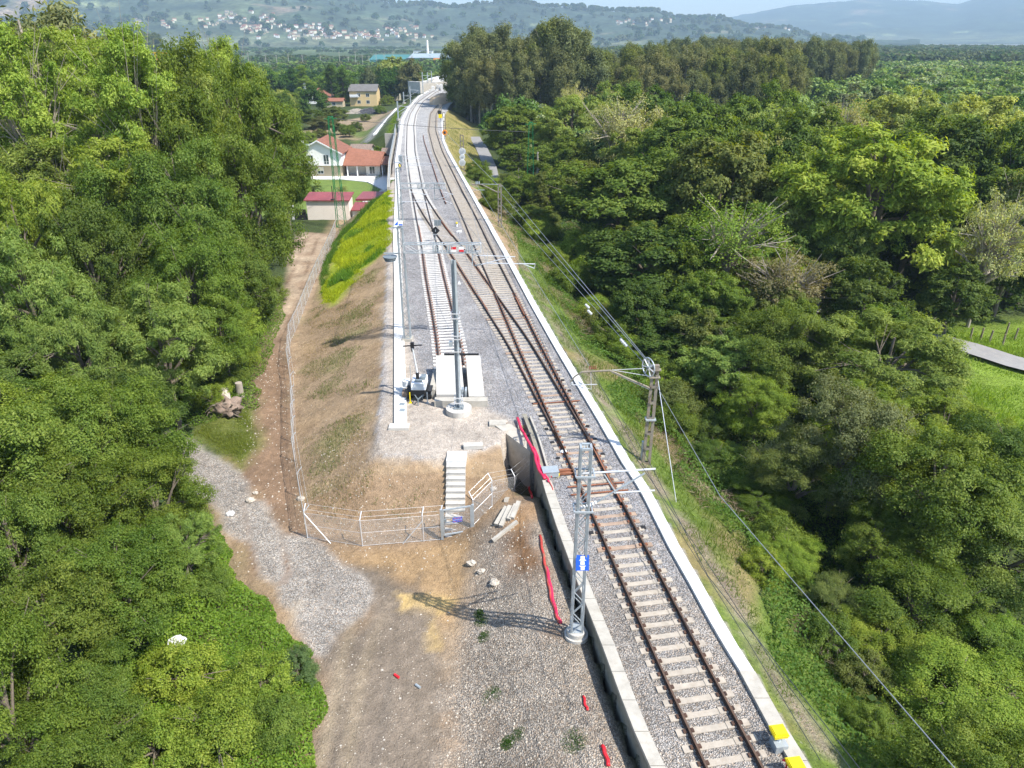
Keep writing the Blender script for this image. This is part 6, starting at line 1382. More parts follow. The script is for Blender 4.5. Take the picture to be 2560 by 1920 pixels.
# stump, root plate, rocks, litter
b = D(519, 852, -2.6); b.z = hz(b.x, b.y); t = thing('tree_stump', 'grey sawn tree stump standing at the edge of the thicket by the dirt track', 'stump', b)
mb = MB(); mb.tube([b - Vector((0, 0, .2)), b + Vector((0, 0, .3)), b + Vector((.02, 0, 1.15))], [.34, .27, .25], 14); build(mb, 'trunk', 'bark_pale', t)
b = D(487, 892, -2.5); b.z = hz(b.x, b.y); t = thing('root_plate', 'uprooted stump lying on its side with its soil-caked root plate', 'stump', b)
import mathutils
def blob(mb, c, rx, ry, rz, n=14, amp=.18, seed=0, mi=0):
    o = len(mb.v); m = n // 2
    for j in range(m + 1):
        ph = math.pi * j / m
        for i in range(n):
            th = 2 * math.pi * i / n; d = Vector((math.sin(ph) * math.cos(th), math.sin(ph) * math.sin(th), math.cos(ph)))
            k = 1 + amp * mathutils.noise.noise(d * 2.3 + Vector((seed * 3.1, seed, 0))) * 2; mb.v.append((c[0] + d.x * rx * k, c[1] + d.y * ry * k, c[2] + d.z * rz * k))
    for j in range(m):
        for i in range(n): mb.f.append((o + j * n + i, o + (j + 1) * n + i, o + (j + 1) * n + (i + 1) % n, o + j * n + (i + 1) % n)); mb.mi.append(mi)
    return mb
mb = MB(); blob(mb, b + Vector((0.2, 0, .5)), 1.0, .75, .65, 26, .4, 3); build(mb, 'root_mass', 'rootsoil', t, smooth=True)
mb = MB(); mb.tube([b + Vector((0, .3, .55)), b + Vector((-.35, 1.2, .95)), b + Vector((-.5, 1.6, 1.05))], [.42, .36, .34], 14); build(mb, 'trunk', 'stone', t)
mb = MB()
for k in range(14): a = 6.28 * k / 14; mb.tube([b + Vector((.2, -.2, .5)), b + Vector((.2 + 1.1 * math.cos(a), -.6, .5 + .75 * math.sin(a))), b + Vector((.2 + 1.3 * math.cos(a + .2), -.7, .4 + .9 * math.sin(a + .3)))], [.09, .05, .02], 5)
build(mb, 'roots', 'bark', t)
for i, (x, y, s, lab) in enumerate(((541, 1083, .22, 'pale round rock at the edge of the dirt track'), (650, 1079, .2, 'pale rock among weeds left of the fence'), (552, 1066, .14, 'small rock left of the pale round rock'), (498, 1112, .2, 'white flat stone on the soil between gravel path and dirt track'),
                                    (1019, 1219, .2, 'pale rock below the gate at the edge of the pebbles'), (1040, 1236, .17, 'rock right of the pale rock below the gate'), (1217, 978, .17, 'white angular stone by the wing wall'), (1066, 1058, .16, 'brown stone halfway up the steps slope'), (1069, 1260, .2, 'larger rock in the pebbles below the old sleepers'),
                                    (1092, 970, .13, 'pinkish stone on the right slope of the gate'), (384, 1390, .3, 'white rag caught on top of the brambles'), (530, 1560, .14, 'pale stone at the foot of the brambles'))):
    p = G(x * K, y * K); z = p.z
    if 'rag' in lab: z += 0.95; p = D(x, y, z)
    mb = MB(); blob(mb, (p.x, p.y, z + s * .35), s * 1.2, s, s * .7, 12, .25, i); o = build(mb, 'rag' if 'rag' in lab else 'rock', 'white' if ('rag' in lab or 'white' in lab) else 'stone', None, (p.x, p.y, z)); tag(o, lab, 'rag' if 'rag' in lab else 'rock')
for (x, y, m_, lab) in ((857, 1462, 'red', 'crushed red can lying on the dirt road'), (903, 1484, 'galv', 'flattened pale bottle on the dirt road right of the red can')):
    p = G(x * K, y * K); z = p.z; mb = MB(); mb.tube([(p.x - .1, p.y + .08, z + .05), (p.x + .1, p.y - .08, z + .05)], .055, 10); o = build(mb, 'litter', m_, None, (p.x, p.y, z)); tag(o, lab, 'litter')
# small stones strewn over soil and pebbles
mb = MB(); st = []
def strew(n, x0, x1, y0, y1, smin, smax, ok):
    k = 0
    while k < n:
        x, y = random.uniform(x0, x1), random.uniform(y0, y1)
        if not ok(x, y): continue
        z = hz(x, y) if n < 1200 else None; st.append((x, y, random.uniform(smin, smax))); k += 1
def inp(nm):
    pl = POLY[nm]
    def f(x, y): return float(sdp(np.array([x]), np.array([y]), pl)[0]) < 0 and x < float(fx(WE, y)) - 1.3
    return f
strew(1100, -4, 4.5, 10, 31, .02, .06, inp('pebble')); strew(420, -20, -9, 27, 60, .02, .07, lambda x, y: x < float(np.interp(y, [29, 60], [-10.8, -19.8])) and x > float(np.interp(y, [29, 60], [-14.5, -24])))
strew(420, -12, -1, 27, 38, .02, .06, lambda x, y: sdp(np.array([x]), np.array([y]), YARD)[0] > .5); strew(500, -11, -2, 11, 24, .012, .035, inp('road'))
sx = np.array([s[0] for s in st]); sy = np.array([s[1] for s in st]); sz = height(sx, sy)
for (x, y, s), z in zip(st, sz):
    a = random.uniform(0, 3); c_, s_ = math.cos(a) * s, math.sin(a) * s; h = s * random.uniform(.7, 1.2)
    mb.add([(x + c_, y + s_, z), (x - s_, y + c_ * .8, z), (x - c_, y - s_, z), (x + s_, y - c_ * .8, z), (x + c_ * .2, y + s_ * .1, z + h)], [(0, 1, 4), (1, 2, 4), (2, 3, 4), (3, 0, 4)])
o = build(mb, 'scattered_stones', 'stone'); tag(o, 'loose stones strewn over the soil and pebbles in the foreground', 'stones', None, 'stuff')

# ------------------------------------------------------------------ vegetation
def unit(v): return v / (np.linalg.norm(v, axis=-1, keepdims=True) + 1e-9)
def leaves(C, N, L, W, rg, up=None):
    """one pointed leaf (folded quad) per centre C, facing N"""
    n = len(C); t = unit(np.cross(N, rg.normal(size=(n, 3)))); b = np.cross(N, t)
    L = np.broadcast_to(np.asarray(L, float), (n,))[:, None] * rg.uniform(.5, 1.45, (n, 1)); W = np.broadcast_to(np.asarray(W, float), (n,))[:, None] * rg.uniform(.8, 1.2, (n, 1))
    V = np.stack([C - t * L / 2, C + b * W / 2 + N * W * .18, C + t * L / 2, C - b * W / 2 + N * W * .18], 1)
    return V.reshape(-1, 3), np.arange(4 * n).reshape(n, 4)
def crown(name, seed, rx, rz, zc, ncl, nlf, leaf, asp=.5, clump=.30, droop=0.0, airy=0.0, low=-.55, flat=.75, taper=0.0, mat='leaf', tint=.5, shell=.55):
    rg = np.random.default_rng(seed)
    d = unit(rg.normal(size=(ncl * 3, 3))); d = d[d[:, 2] > low][:ncl]; n = len(d)
    rad = rg.uniform(shell, 1.12, n) ** .8 * (1 + .24 * np.sin(3 * np.arctan2(d[:, 1], d[:, 0]) + seed) * (1 - np.abs(d[:, 2])))
    zr = d[:, 2] * rad
    wid = rad * (1 - taper * (zr + .5).clip(0, 1))
    cc = np.stack([d[:, 0] * wid * rx, d[:, 1] * wid * rx, zc + zr * rz], 1)
    cr = rx * clump * rg.uniform(.6, 1.3, n)
    ns = 9; sd_ = unit(rg.normal(size=(n, ns, 3)) + np.array([0, 0, .45]))
    sub = cc[:, None, :] + sd_ * np.array([1, 1, flat]) * (cr[:, None] * rg.uniform(.35, 1.05, (n, ns)))[..., None]
    sr = np.repeat(cr, ns).reshape(n, ns) * rg.uniform(.22, .52, (n, ns))
    per = rg.multinomial(nlf, (sr ** 2 / (sr ** 2).sum()).ravel()); si = np.repeat(np.arange(n * ns), per); ci = si // ns; m = len(si)
    sub = sub.reshape(-1, 3)
    C = sub[si] + rg.normal(size=(m, 3)) * np.array([1, 1, .62 * (1 if not droop else 1.9)]) * (sr.ravel()[si] * (.62 if not airy else .8))[:, None]
    if droop: C[:, 2] -= droop * cr[ci] * rg.uniform(0, 1.2, m)
    u = np.clip(np.linalg.norm(C - cc[ci], axis=1) / cr[ci], 0, 1.6)
    out = unit(C - np.array([0, 0, zc - rz * .3])); dd = unit(C - sub[si])
    N = unit(dd * .45 + unit(C - cc[ci]) * .35 + out * .35 + np.array([0, 0, .55]) + rg.normal(size=(m, 3)) * .5)
    if droop: N = unit(N * np.array([1, 1, .5]))
    V, Q = leaves(C, N, leaf, leaf * asp, rg)
    v = np.clip(tint + rg.normal(size=m) * .14 + rg.normal(size=n)[ci] * .07 + rg.normal(size=n * ns)[si] * .07 + .10 * (u - .8), 0, 1)  # last term darkens leaves inside a clump: self-shade put into the tone
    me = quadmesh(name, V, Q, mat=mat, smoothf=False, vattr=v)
    return me, cc
def trunk(name, cc, h, r, n=7, mat='bark', seed=0, thin=.05, lean=0.0):
    rg = random.Random(seed); mb = MB(); top = Vector((lean, 0, h))
    mb.tube([Vector((0, 0, -1.2)), Vector((0.05, 0, h * .3)), Vector((lean * .5, .08, h * .65)), top], [r * 1.3, r, r * .7, r * .3], 8)
    idx_ = list(range(len(cc))); rg.shuffle(idx_)
    for i in idx_[:n]:
        c = Vector(cc[i]); f = rg.uniform(.3, .8); s = Vector((lean * f * .7, .05, h * f)); 
        if c.z < s.z - .5: s.z = max(.5, c.z - 1)
        m = s.lerp(c, .5) + Vector((0, 0, .12 * (c - s).length)); rr = r * (1 - f) * .75 + thin
        mb.tube([s, m, c], [rr, rr * .6, thin * .5], 6)
        for _ in range(2):
            e = c + Vector((rg.uniform(-1, 1), rg.uniform(-1, 1), rg.uniform(0, 1))) * (c - s).length * .25; mb.tube([m, e], [rr * .4, thin * .3], 4, 0, False)
    me = bpy.data.meshes.new(name); me.from_pydata(mb.v, [], mb.f); me.materials.append(M[mat]); me.update(); return me
PR = {}
def proto(key, cargs, targs):
    me, cc = crown(**cargs); PR[key] = (me, trunk('trunk', cc, **targs), cargs['rx'], cargs['zc'])
for i in range(3):   # near broadleaf: rx 4, top ~10
    proto(f'N{i}', dict(name='crown', seed=10 + i, rx=4.0, rz=4.0, zc=5.6, ncl=74, nlf=80000, leaf=.155, clump=.25), dict(h=8.2, r=.22, seed=i, n=16))
for i in range(2):   # near ash / willow: long leaves in tufts
    proto(f'W{i}', dict(name='crown', seed=20 + i, rx=4.0, rz=3.8, zc=5.4, ncl=100, nlf=80000, leaf=.24, asp=.24, clump=.19, tint=.58), dict(h=8.0, r=.2, seed=5 + i, n=22))
for i in range(2):   # airy pale tree
    proto(f'A{i}', dict(name='crown', seed=30 + i, rx=4.2, rz=4.6, zc=13.0, ncl=95, nlf=42000, leaf=.25, asp=.36, clump=.17, airy=1, low=-.75, tint=.62, shell=.35), dict(h=16.5, r=.15, seed=9 + i, n=40, mat='bark_pale', thin=.03))
for i in range(4):   # mid broadleaf
    proto(f'M{i}', dict(name='crown', seed=40 + i, rx=5.0, rz=5.2, zc=7.5, ncl=80, nlf=34000, leaf=.36, asp=.6, clump=.24), dict(h=11, r=.3, seed=i + 3, n=10))
proto('MW0', dict(name='crown', seed=50, rx=5.0, rz=4.8, zc=7.4, ncl=150, nlf=52000, leaf=.36, asp=.36, clump=.17, tint=.6), dict(h=11, r=.3, seed=33, n=14))
proto('MW1', dict(name='crown', seed=51, rx=5.0, rz=5.0, zc=7.2, ncl=160, nlf=48000, leaf=.36, asp=.36, clump=.16, tint=.6), dict(h=11, r=.3, seed=34, n=14))
for i in range(2):   # twiggy, thinly leaved tree
    proto(f'T{i}', dict(name='crown', seed=60 + i, rx=4.5, rz=4.8, zc=6.8, ncl=90, nlf=9000, leaf=.26, clump=.22, airy=1, shell=.3), dict(h=10.5, r=.22, seed=60 + i, n=80, mat='bark_pale', thin=.055))
for i in range(4):   # eucalyptus
    proto(f'E{i}', dict(name='crown', seed=70 + i, rx=6.2, rz=10.5, zc=18.5, ncl=64, nlf=26000, leaf=.80, asp=.36, clump=.33, droop=.45, taper=.0, low=-.9, flat=1.15, tint=.5, shell=.4, mat='leaf_matt'), dict(h=28, r=.38, seed=70 + i, n=12, mat='bark_pale'))
for i in range(3):   # far broadleaf
    proto(f'F{i}', dict(name='crown', seed=80 + i, rx=6.0, rz=5.2, zc=7.0, ncl=46, nlf=6500, leaf=.95, asp=.65, clump=.30), dict(h=10, r=.35, seed=80 + i, n=5))
proto('C0', dict(name='crown', seed=90, rx=2.2, rz=6.0, zc=6.8, ncl=46, nlf=16000, leaf=.30, clump=.42, taper=.6, low=-.95, tint=.45), dict(h=11, r=.2, seed=90, n=8))
proto('P0', dict(name='crown', seed=91, rx=4.2, rz=6.5, zc=8.5, ncl=60, nlf=9000, leaf=.55, asp=.3, clump=.25, taper=.7, low=-.8, tint=.4, mat='leaf_matt'), dict(h=14, r=.3, seed=91, n=16))
for i in range(3):   # bushes
    proto(f'B{i}', dict(name='crown', seed=95 + i, rx=2.2, rz=1.7, zc=1.1, ncl=48, nlf=26000, leaf=.12, asp=.6, clump=.30, low=-.3, tint=.55), dict(h=1.8, r=.07, seed=95 + i, n=10))
TREES = []; GRP = {}
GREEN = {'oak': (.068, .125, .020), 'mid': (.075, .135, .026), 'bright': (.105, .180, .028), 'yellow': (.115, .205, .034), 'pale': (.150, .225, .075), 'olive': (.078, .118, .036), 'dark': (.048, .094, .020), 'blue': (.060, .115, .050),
         'euc': (.078, .110, .055), 'euc2': (.100, .126, .064), 'grey': (.088, .125, .066), 'cream': (.225, .285, .16), 'twig': (.115, .125, .075), 'brown': (.13, .10, .05), 'ash': (.095, .165, .042), 'dull': (.080, .10, .045)}
HAZ = 0
def tree(key, x, y, s, tint, lab, group=None, name='tree', cat='tree', zs=1.0, z=None, jit=.12):
    if key[0] == 'E': name, cat = 'eucalyptus_tree', 'eucalypt'
    cm, tm, rx, top = PR[key]
    z = hz(x, y) if z is None else z
    o = bpy.data.objects.new(name, None); o.empty_display_size = .3; COL.objects.link(o)
    o.location = (x, y, z); o.rotation_euler = (0, 0, random.uniform(0, 6.28)); o.scale = (s, s, s * zs); tag(o, lab, cat, group)
    c = bpy.data.objects.new('crown', cm); COL.objects.link(c); c.parent = o
    t = bpy.data.objects.new('trunk', tm); COL.objects.link(t); t.parent = o
    col = GREEN[tint]; k = 1 + random.uniform(-jit, jit); h = random.uniform(-jit, jit) * .6
    k *= 1.48
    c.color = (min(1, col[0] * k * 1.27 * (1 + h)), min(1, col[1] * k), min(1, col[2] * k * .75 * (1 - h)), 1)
    TREES.append((x, y, rx * s, o)); GRP.setdefault(group, []).append((x / y, o, lab)) if group else None; return o
def dtree(key, cx, cy, rpx, ztop, tint, lab, name='tree', cat='tree', group=None, zs=None):
    """crown centred at a place in the photograph; ztop = height of the crown's middle above the rails"""
    cm, tm, rx, top = PR[key]; p = D(cx, cy, ztop); r = rpx * K * dep(p) / FPX
    g = hz(p.x, p.y); s = r / rx; zcen = top * s
    need = (ztop - g) / max(.5, zcen)
    return tree(key, p.x, p.y, s, tint, lab, group, name, cat, zs=min(1.9, max(.55, need)) if zs is None else zs)
# ---- right of the line: the crowns one can single out
RT = [
 ('MW0', 1890, 440, 165, 5, 'yellow', 'big yellow-green ash crown, brightest and widest in the right half'),
 ('MW1', 1760, 400, 85, 4, 'ash', 'grey-green feathery tree left of the bright yellow-green ash'),
 ('M0', 1340, 440, 125, 2, 'mid', 'mid green oak crown overhanging the dark verge, nearest the lane'),
 ('M1', 1240, 400, 70, 0, 'olive', 'low olive bushy tree behind the lamp post'),
 ('M2', 1490, 410, 105, 3, 'mid', 'round green tree right of the oak nearest the lane'),
 ('M3', 1610, 400, 85, 3, 'oak', 'darker green tree between two lighter crowns, left of the feathery tree'),
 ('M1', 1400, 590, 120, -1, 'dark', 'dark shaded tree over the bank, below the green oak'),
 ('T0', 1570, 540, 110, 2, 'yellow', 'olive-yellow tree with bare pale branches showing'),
 ('T1', 1695, 625, 95, 0, 'twig', 'grey-brown nearly bare tree with fanned twigs'),
 ('MW1', 1590, 790, 95, -1, 'ash', 'feathery light tree just right of the spoked wheel mast'),
 ('M2', 1700, 770, 80, -1, 'grey', 'dull grey-green tree between two feathery ones'),
 ('W0', 1915, 800, 145, 0, 'ash', 'large feathery ash in front of the right-hand lane'),
 ('W1', 2035, 945, 105, -1.5, 'bright', 'bright ash crown at the edge of the sunny meadow'),
 ('N0', 1820, 970, 120, 0, 'grey', 'dome-shaped dense grey-green tree right of the wheel mast'),
 ('N1', 2020, 1080, 150, 0, 'mid', 'wide mid-green crown right of the dome-shaped tree'),
 ('N2', 2150, 1190, 130, -1.5, 'ash', 'green crown cut by the right edge below the meadow'),
 ('N1', 1900, 1180, 80, -2, 'mid', 'small lit crown below the dome-shaped tree'),
 ('N2', 1990, 1310, 120, -2, 'oak', 'oak crown lower right, above the yellowish thicket'),
 ('N0', 1800, 1330, 70, -3, 'olive', 'small olive bushy tree on the lower right slope'),
 ('N1', 1890, 1410, 95, -3, 'bright', 'light green leafy crown lower right, right of the crossing wire'),
 ('N2', 2140, 1400, 85, -2.5, 'yellow', 'yellowish crown at the lower right edge'),
 ('N0', 2060, 1540, 140, -3, 'bright', 'broad bright thicket at the bottom right'),
 ('N1', 2190, 1620, 110, -3, 'mid', 'green thicket in the bottom right corner'),
 ('N2', 1700, 1230, 60, -3, 'bright', 'low bright bush below the wheel mast, left of the crossing wire'),
 ('N0', 1560, 1010, 60, -3, 'dark', 'dark bush just right of the mast with the wheel'),
 ('N1', 1640, 1090, 65, -3, 'oak', 'oak bush below and right of the wheel mast'),
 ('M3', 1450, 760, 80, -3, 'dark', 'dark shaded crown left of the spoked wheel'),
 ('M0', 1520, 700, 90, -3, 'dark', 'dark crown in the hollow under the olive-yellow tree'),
 ('C0', 1168, 440, 26, 0, 'olive', 'tall narrow olive tree beside the right green pylon'),
 ('M1', 1135, 345, 52, 0, 'mid', 'green tree overhanging the right side of the lane at its bend'),
 ('M2', 1125, 410, 40, -1, 'oak', 'darker tree on the right of the lane below the bend'),
 ('M0', 1150, 480, 42, -2, 'mid', 'bushy tree right of the lane by its shaded lower part'),
 ('M3', 1110, 290, 60, 2, 'mid', 'green tree overhanging the lane at the foot of the eucalypts'),
 ('MW1', 1235, 280, 75, 4, 'ash', 'light green feathery tree before the eucalypts, behind the right green pylon'),
 ('M1', 1310, 260, 55, 4, 'ash', 'pale green tree at the foot of the middle of the eucalypt stand'),
 ('M2', 1390, 290, 70, 5, 'dark', 'dense dark green tree right of the pale green one, before the eucalypts'),
 ('M0', 1500, 300, 75, 4, 'oak', 'dark green tree before the right half of the eucalypt stand'),
 ('M3', 1590, 330, 70, 4, 'mid', 'green tree below the right end of the eucalypt stand'),
 ('M1', 1660, 290, 60, 5, 'oak', 'green tree at the right end of the eucalypt stand'),
 ('T0', 1440, 330, 45, 4, 'cream', 'pale yellowish shrub tree between dark green crowns before the eucalypts'),
 ('T1', 1238, 228, 30, 6, 'cream', 'narrow pale flowering tree at the foot of the eucalypts'),
 ('T0', 1818, 315, 55, 4, 'cream', 'white-flowering acacia right of the middle of the wood'),
 ('T1', 2140, 540, 75, 2, 'cream', 'white-flowering acacia above the leaning lamp pole'),
 ('T0', 2200, 480, 60, 3, 'cream', 'pale flowering tree cut by the right edge'),
 ('MW0', 1950, 300, 95, 5, 'pale', 'broad pale yellow-green crown behind the bright ash'),
 ('MW1', 2100, 320, 95, 5, 'pale', 'pale yellow-green crown farther right behind the bright ash'),
 ('M2', 1700, 440, 70, 3, 'mid', 'green crown tucked left of the bright ash'),
 ('M0', 2080, 400, 90, 4, 'oak', 'dark green crown right of the bright ash'),
 ('M1', 2170, 420, 80, 4, 'dark', 'dark green crown near the right edge above the flowering acacia'),
 ('M3', 2170, 600, 80, -2, 'dark', 'dark ivy-clad tree behind the leaning lamp pole'),
 ('M1', 2060, 640, 70, -2, 'dark', 'dark tree behind the lane, left of the leaning lamp pole'),
 ('M2', 1830, 560, 60, 0, 'ash', 'light crown hanging below the bright ash'),
]
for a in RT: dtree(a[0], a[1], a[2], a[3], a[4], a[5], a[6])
# ---- left of the dirt track
LT = [
 ('A0', 60, 250, 110, 15, 'yellow', 'tall airy yellow-green tree at the left edge under the dark eucalypt'),
 ('A1', 190, 200, 105, 16, 'yellow', 'tall airy pale tree below the dark eucalypt at upper left'),
 ('A0', 300, 250, 100, 15, 'yellow', 'airy pale tree with long bare grey limbs, upper left'),
 ('A1', 420, 170, 55, 16.5, 'yellow', 'slender airy treetop standing out before the valley'),
 ('A0', 500, 220, 70, 14, 'yellow', 'airy pale crown right of the slender treetop'),
 ('A1', 390, 260, 90, 14, 'pale', 'pale airy tree behind the dark green oaks'),
 ('A0', 120, 420, 120, 9, 'ash', 'thin-leaved tree with curved pale branches, left edge'),
 ('A1', 250, 400, 110, 10, 'bright', 'light airy tree left of the dark green oaks'),
 ('N0', 400, 370, 115, 10, 'oak', 'dark green oak left of the middle of the thicket'),
 ('N1', 530, 330, 100, 10, 'oak', 'dark green oak reaching toward the white house'),
 ('N2', 600, 300, 55, 8, 'ash', 'light green tree at the thicket edge beside the white house'),
 ('N2', 525, 470, 100, 6, 'oak', 'oak crown hanging over the start of the dirt track'),
 ('N0', 430, 520, 110, 6, 'mid', 'mid green crown in the middle of the left thicket'),
 ('N1', 320, 510, 110, 6, 'oak', 'shaded oak crown left of the middle of the thicket'),
 ('W0', 60, 560, 110, 7, 'bright', 'feathery light tree at the left edge, middle height'),
 ('W1', 80, 690, 110, 5, 'ash', 'drooping willow-like tree at the left edge'),
 ('N1', 500, 620, 82, 3, 'mid', 'green tree leaning over the dirt track bend'),
 ('N2', 420, 640, 95, 4, 'oak', 'dark green crown above the ash by the gravel path'),
 ('N0', 210, 620, 100, 5, 'dark', 'very dark crown between the feathery ones on the left'),
 ('W1', 350, 760, 115, 3, 'ash', 'ash with long drooping leaves above the end of the gravel path'),
 ('W0', 180, 800, 90, 3, 'ash', 'ash with long leaves left of the one above the gravel path'),
 ('N2', 478, 720, 60, 1.5, 'bright', 'bright low crown beside the dirt track'),
 ('N0', 250, 960, 110, 2, 'oak', 'dark green crown at the left end of the gravel path'),
 ('N1', 100, 950, 110, 2, 'mid', 'green crown at the left edge below the willow-like tree'),
 ('N2', 330, 1080, 95, 1, 'oak', 'oak crown beside the gravel path, casting a dark hollow'),
 ('N0', 150, 1130, 120, 1.5, 'oak', 'wide oak crown left of the gravel path'),
 ('N1', 30, 1230, 110, 2, 'mid', 'green crown cut by the left edge, lower half'),
 ('N2', 260, 1270, 120, 1, 'oak', 'broad dark crown above the brambles'),
 ('N1', 110, 1380, 130, 1.5, 'mid', 'broad green crown with yellow tips, lower left'),
 ('N0', 20, 1540, 130, 2, 'oak', 'dark crown in the bottom left corner'),
 ('N2', 190, 1540, 100, .5, 'mid', 'green crown near the bottom left, beside the dark gap'),
 ('W0', 400, 1180, 60, 0, 'ash', 'small drooping shrub tree touching the gravel path'),
]
for a in LT: dtree(a[0], a[1], a[2], a[3], a[4], a[5], a[6])
for cx, cy, r, z, tn, lab in ((532, 690, 42, -1.6, 'yellow', 'yellow-green bush at the inner bend of the dirt track'), (522, 765, 40, -1.8, 'bright', 'bright bush left of the dirt track below its bend'), (566, 610, 38, -1.5, 'mid', 'bush on the dirt track verge under the oaks'),
                          (460, 860, 40, -1.8, 'bright', 'low bush hiding the left side of the root plate'), (505, 805, 35, -1.8, 'mid', 'bush behind the grey tree stump'), (470, 1560, 90, -1.2, 'bright', 'mound of willowy bush at the bottom, left of the dirt road'),
                          (380, 1440, 80, -1.0, 'bright', 'bright mound of leaves around the white rag'), (560, 1480, 70, -1.5, 'bright', 'leafy mound above the broad-leaved weeds'), (330, 1600, 80, -1, 'bright', 'leafy mound at the bottom edge right of the dark gap'),
                          (600, 1560, 60, -1.7, 'mid', 'low leafy mound by the dirt road at the bottom'), (450, 1250, 50, -1.3, 'mid', 'shrub on the left side of the gravel path below the drooping tree'), (640, 1440, 40, -1.8, 'blue', 'dark weed clump on the gravel edge')):
    dtree('B%d' % (int(cx) % 3), cx, cy, r, z, tn, lab, 'bush', 'bush', zs=1.0)
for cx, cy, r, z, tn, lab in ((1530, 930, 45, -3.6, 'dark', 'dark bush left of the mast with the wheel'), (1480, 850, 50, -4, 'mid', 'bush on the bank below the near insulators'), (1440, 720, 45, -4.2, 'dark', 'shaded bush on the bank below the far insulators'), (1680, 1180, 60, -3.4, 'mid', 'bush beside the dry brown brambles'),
                          (1780, 1440, 55, -3.5, 'mid', 'bush by the foot of the lower right bank'), (1850, 1520, 55, -3.8, 'olive', 'olive bush near the dry twigs at the bottom right'), (1250, 560, 50, -4, 'bright', 'bush at the curve of the lane shadow'), (1170, 520, 35, -4, 'bright', 'bush right of the lane near the thin mast'),
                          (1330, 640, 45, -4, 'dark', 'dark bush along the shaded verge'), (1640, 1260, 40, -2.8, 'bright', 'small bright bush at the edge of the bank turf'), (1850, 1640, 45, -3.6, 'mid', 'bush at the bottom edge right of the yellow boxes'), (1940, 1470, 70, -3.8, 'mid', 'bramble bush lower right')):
    dtree('B%d' % (int(cx) % 3), cx, cy, r, z, tn, lab, 'bush', 'bush', zs=1.0)
bk = random.Random(12)
for i in range(34):
    y = 36 + 3.0 * i; x = float(fx(RE, y)) + bk.uniform(6.0, 9.5)
    if y > 100: x = float(fx(RE, y)) + bk.choice((bk.uniform(3.0, 4.2), bk.uniform(9.5, 12)))
    tree('B%d' % (i % 3), x, y, bk.uniform(.5, 1.0), ['mid', 'bright', 'oak', 'olive', 'yellow'][i % 5], 'low bush at the foot of the right bank', 'low bushes along the foot of the right bank', 'bush', 'bush')
# garden shrubs near the white house
for cx, cy, r, z, key, tn, lab in ((785, 322, 20, -3.8, 'B0', 'bright', 'round dark shrub behind the wing roof, left one'), (812, 322, 16, -4, 'B1', 'mid', 'round shrub behind the carport, right one'), (700, 270, 28, -3, 'M0', 'dull', 'dull tree on the bare slope above the white house'), (725, 250, 25, -3, 'M3', 'olive', 'second dull tree above the white house'),
                               (672, 255, 26, -3, 'M1', 'dark', 'dark tree left of the dull trees above the white house'), (656, 200, 22, -3, 'C0', 'yellow', 'pointed yellow-green conifer left of the red-roofed house'), (715, 180, 26, 2, 'P0', 'dark', 'dark conifer between the red-roofed and yellow houses'), (740, 185, 26, 1, 'P0', 'dark', 'second dark conifer beside the yellow house'),
                               (800, 168, 30, -1.5, 'M2', 'dark', 'round dark green tree behind the yellow house'), (855, 165, 35, 2, 'F0', 'pale', 'pale feathery tree left of the station throat'), (885, 175, 28, 2, 'F1', 'dull', 'pale grey tree leaning at the station throat'), (836, 215, 14, -5, 'B2', 'mid', 'bush before the green-roofed building'), (740, 215, 16, -5, 'B0', 'mid', 'bush left of the yellow house'),
                               (1010, 245, 28, -2, 'E0', 'euc2', 'young eucalypt beside the lane at the bend'), (640, 420, 30, -5, 'B1', 'bright', 'garden bush on the lawn edge left'), (755, 290, 16, -5.5, 'B0', 'mid', 'bush patch on the slope right of the white house roof, lower one'), (768, 278, 14, -5.5, 'B2', 'dark', 'bush on the slope above the lower bush patch'), (690, 292, 14, -5.5, 'B1', 'olive', 'low shrub on the bare soil above the chimney'), (712, 300, 12, -5.5, 'B2', 'dull', 'low shrub on the bare soil above the gable'), (735, 285, 16, -5.5, 'B0', 'oak', 'shrub on the bare soil left of the bush patches'), (822, 240, 12, -6, 'B1', 'mid', 'shrub beside the dark stone heap'), (790, 258, 11, -6, 'B0', 'olive', 'small shrub below the dark stone heap'), (665, 300, 16, -5, 'B2', 'bright', 'bush left of the white house roof'), (738, 412, 14, -5.3, 'T1', 'pale', 'small round shrub on the lawn in front of the pylon')):
    dtree(key, cx, cy, r, z, tn, lab, 'bush' if key[0] == 'B' else 'tree', 'bush' if key[0] == 'B' else 'tree', zs=1.0 if key[0] == 'B' else None)
# small palm on the lawn
b = P(785, 490, -5.9); b.z = -5.9; t = thing('palm', 'small palm with arching fronds on the lawn of the white house', 'palm', b)
mb = MB(); mb.tube([b, b + Vector((0, 0, 1.2))], [.3, .22], 8); build(mb, 'trunk', 'bark', t)
rg = np.random.default_rng(5); Cc, Nn = [], []
for k in range(34):
    a = 6.28 * k / 34 + rg.uniform(-.1, .1); e = rg.uniform(.2, 1.3)
    for f in np.linspace(.15, 1, 16): Cc.append((math.cos(a) * f * 2.2 * math.cos(e * .6), math.sin(a) * f * 2.2 * math.cos(e * .6), 1.2 + 2.2 * f * math.sin(e) - 1.6 * f * f)); Nn.append((rg.normal() * .4, rg.normal() * .4, 1))
V, Q = leaves(np.array(Cc), unit(np.array(Nn)), .55, .12, rg); me = quadmesh('fronds', V, Q, mat='leaf', smoothf=False, vattr=rg.uniform(.3, .7, len(Q)))
o = bpy.data.objects.new('fronds', me); COL.objects.link(o); o.parent = t; o.color = (.07, .1, .03, 1)

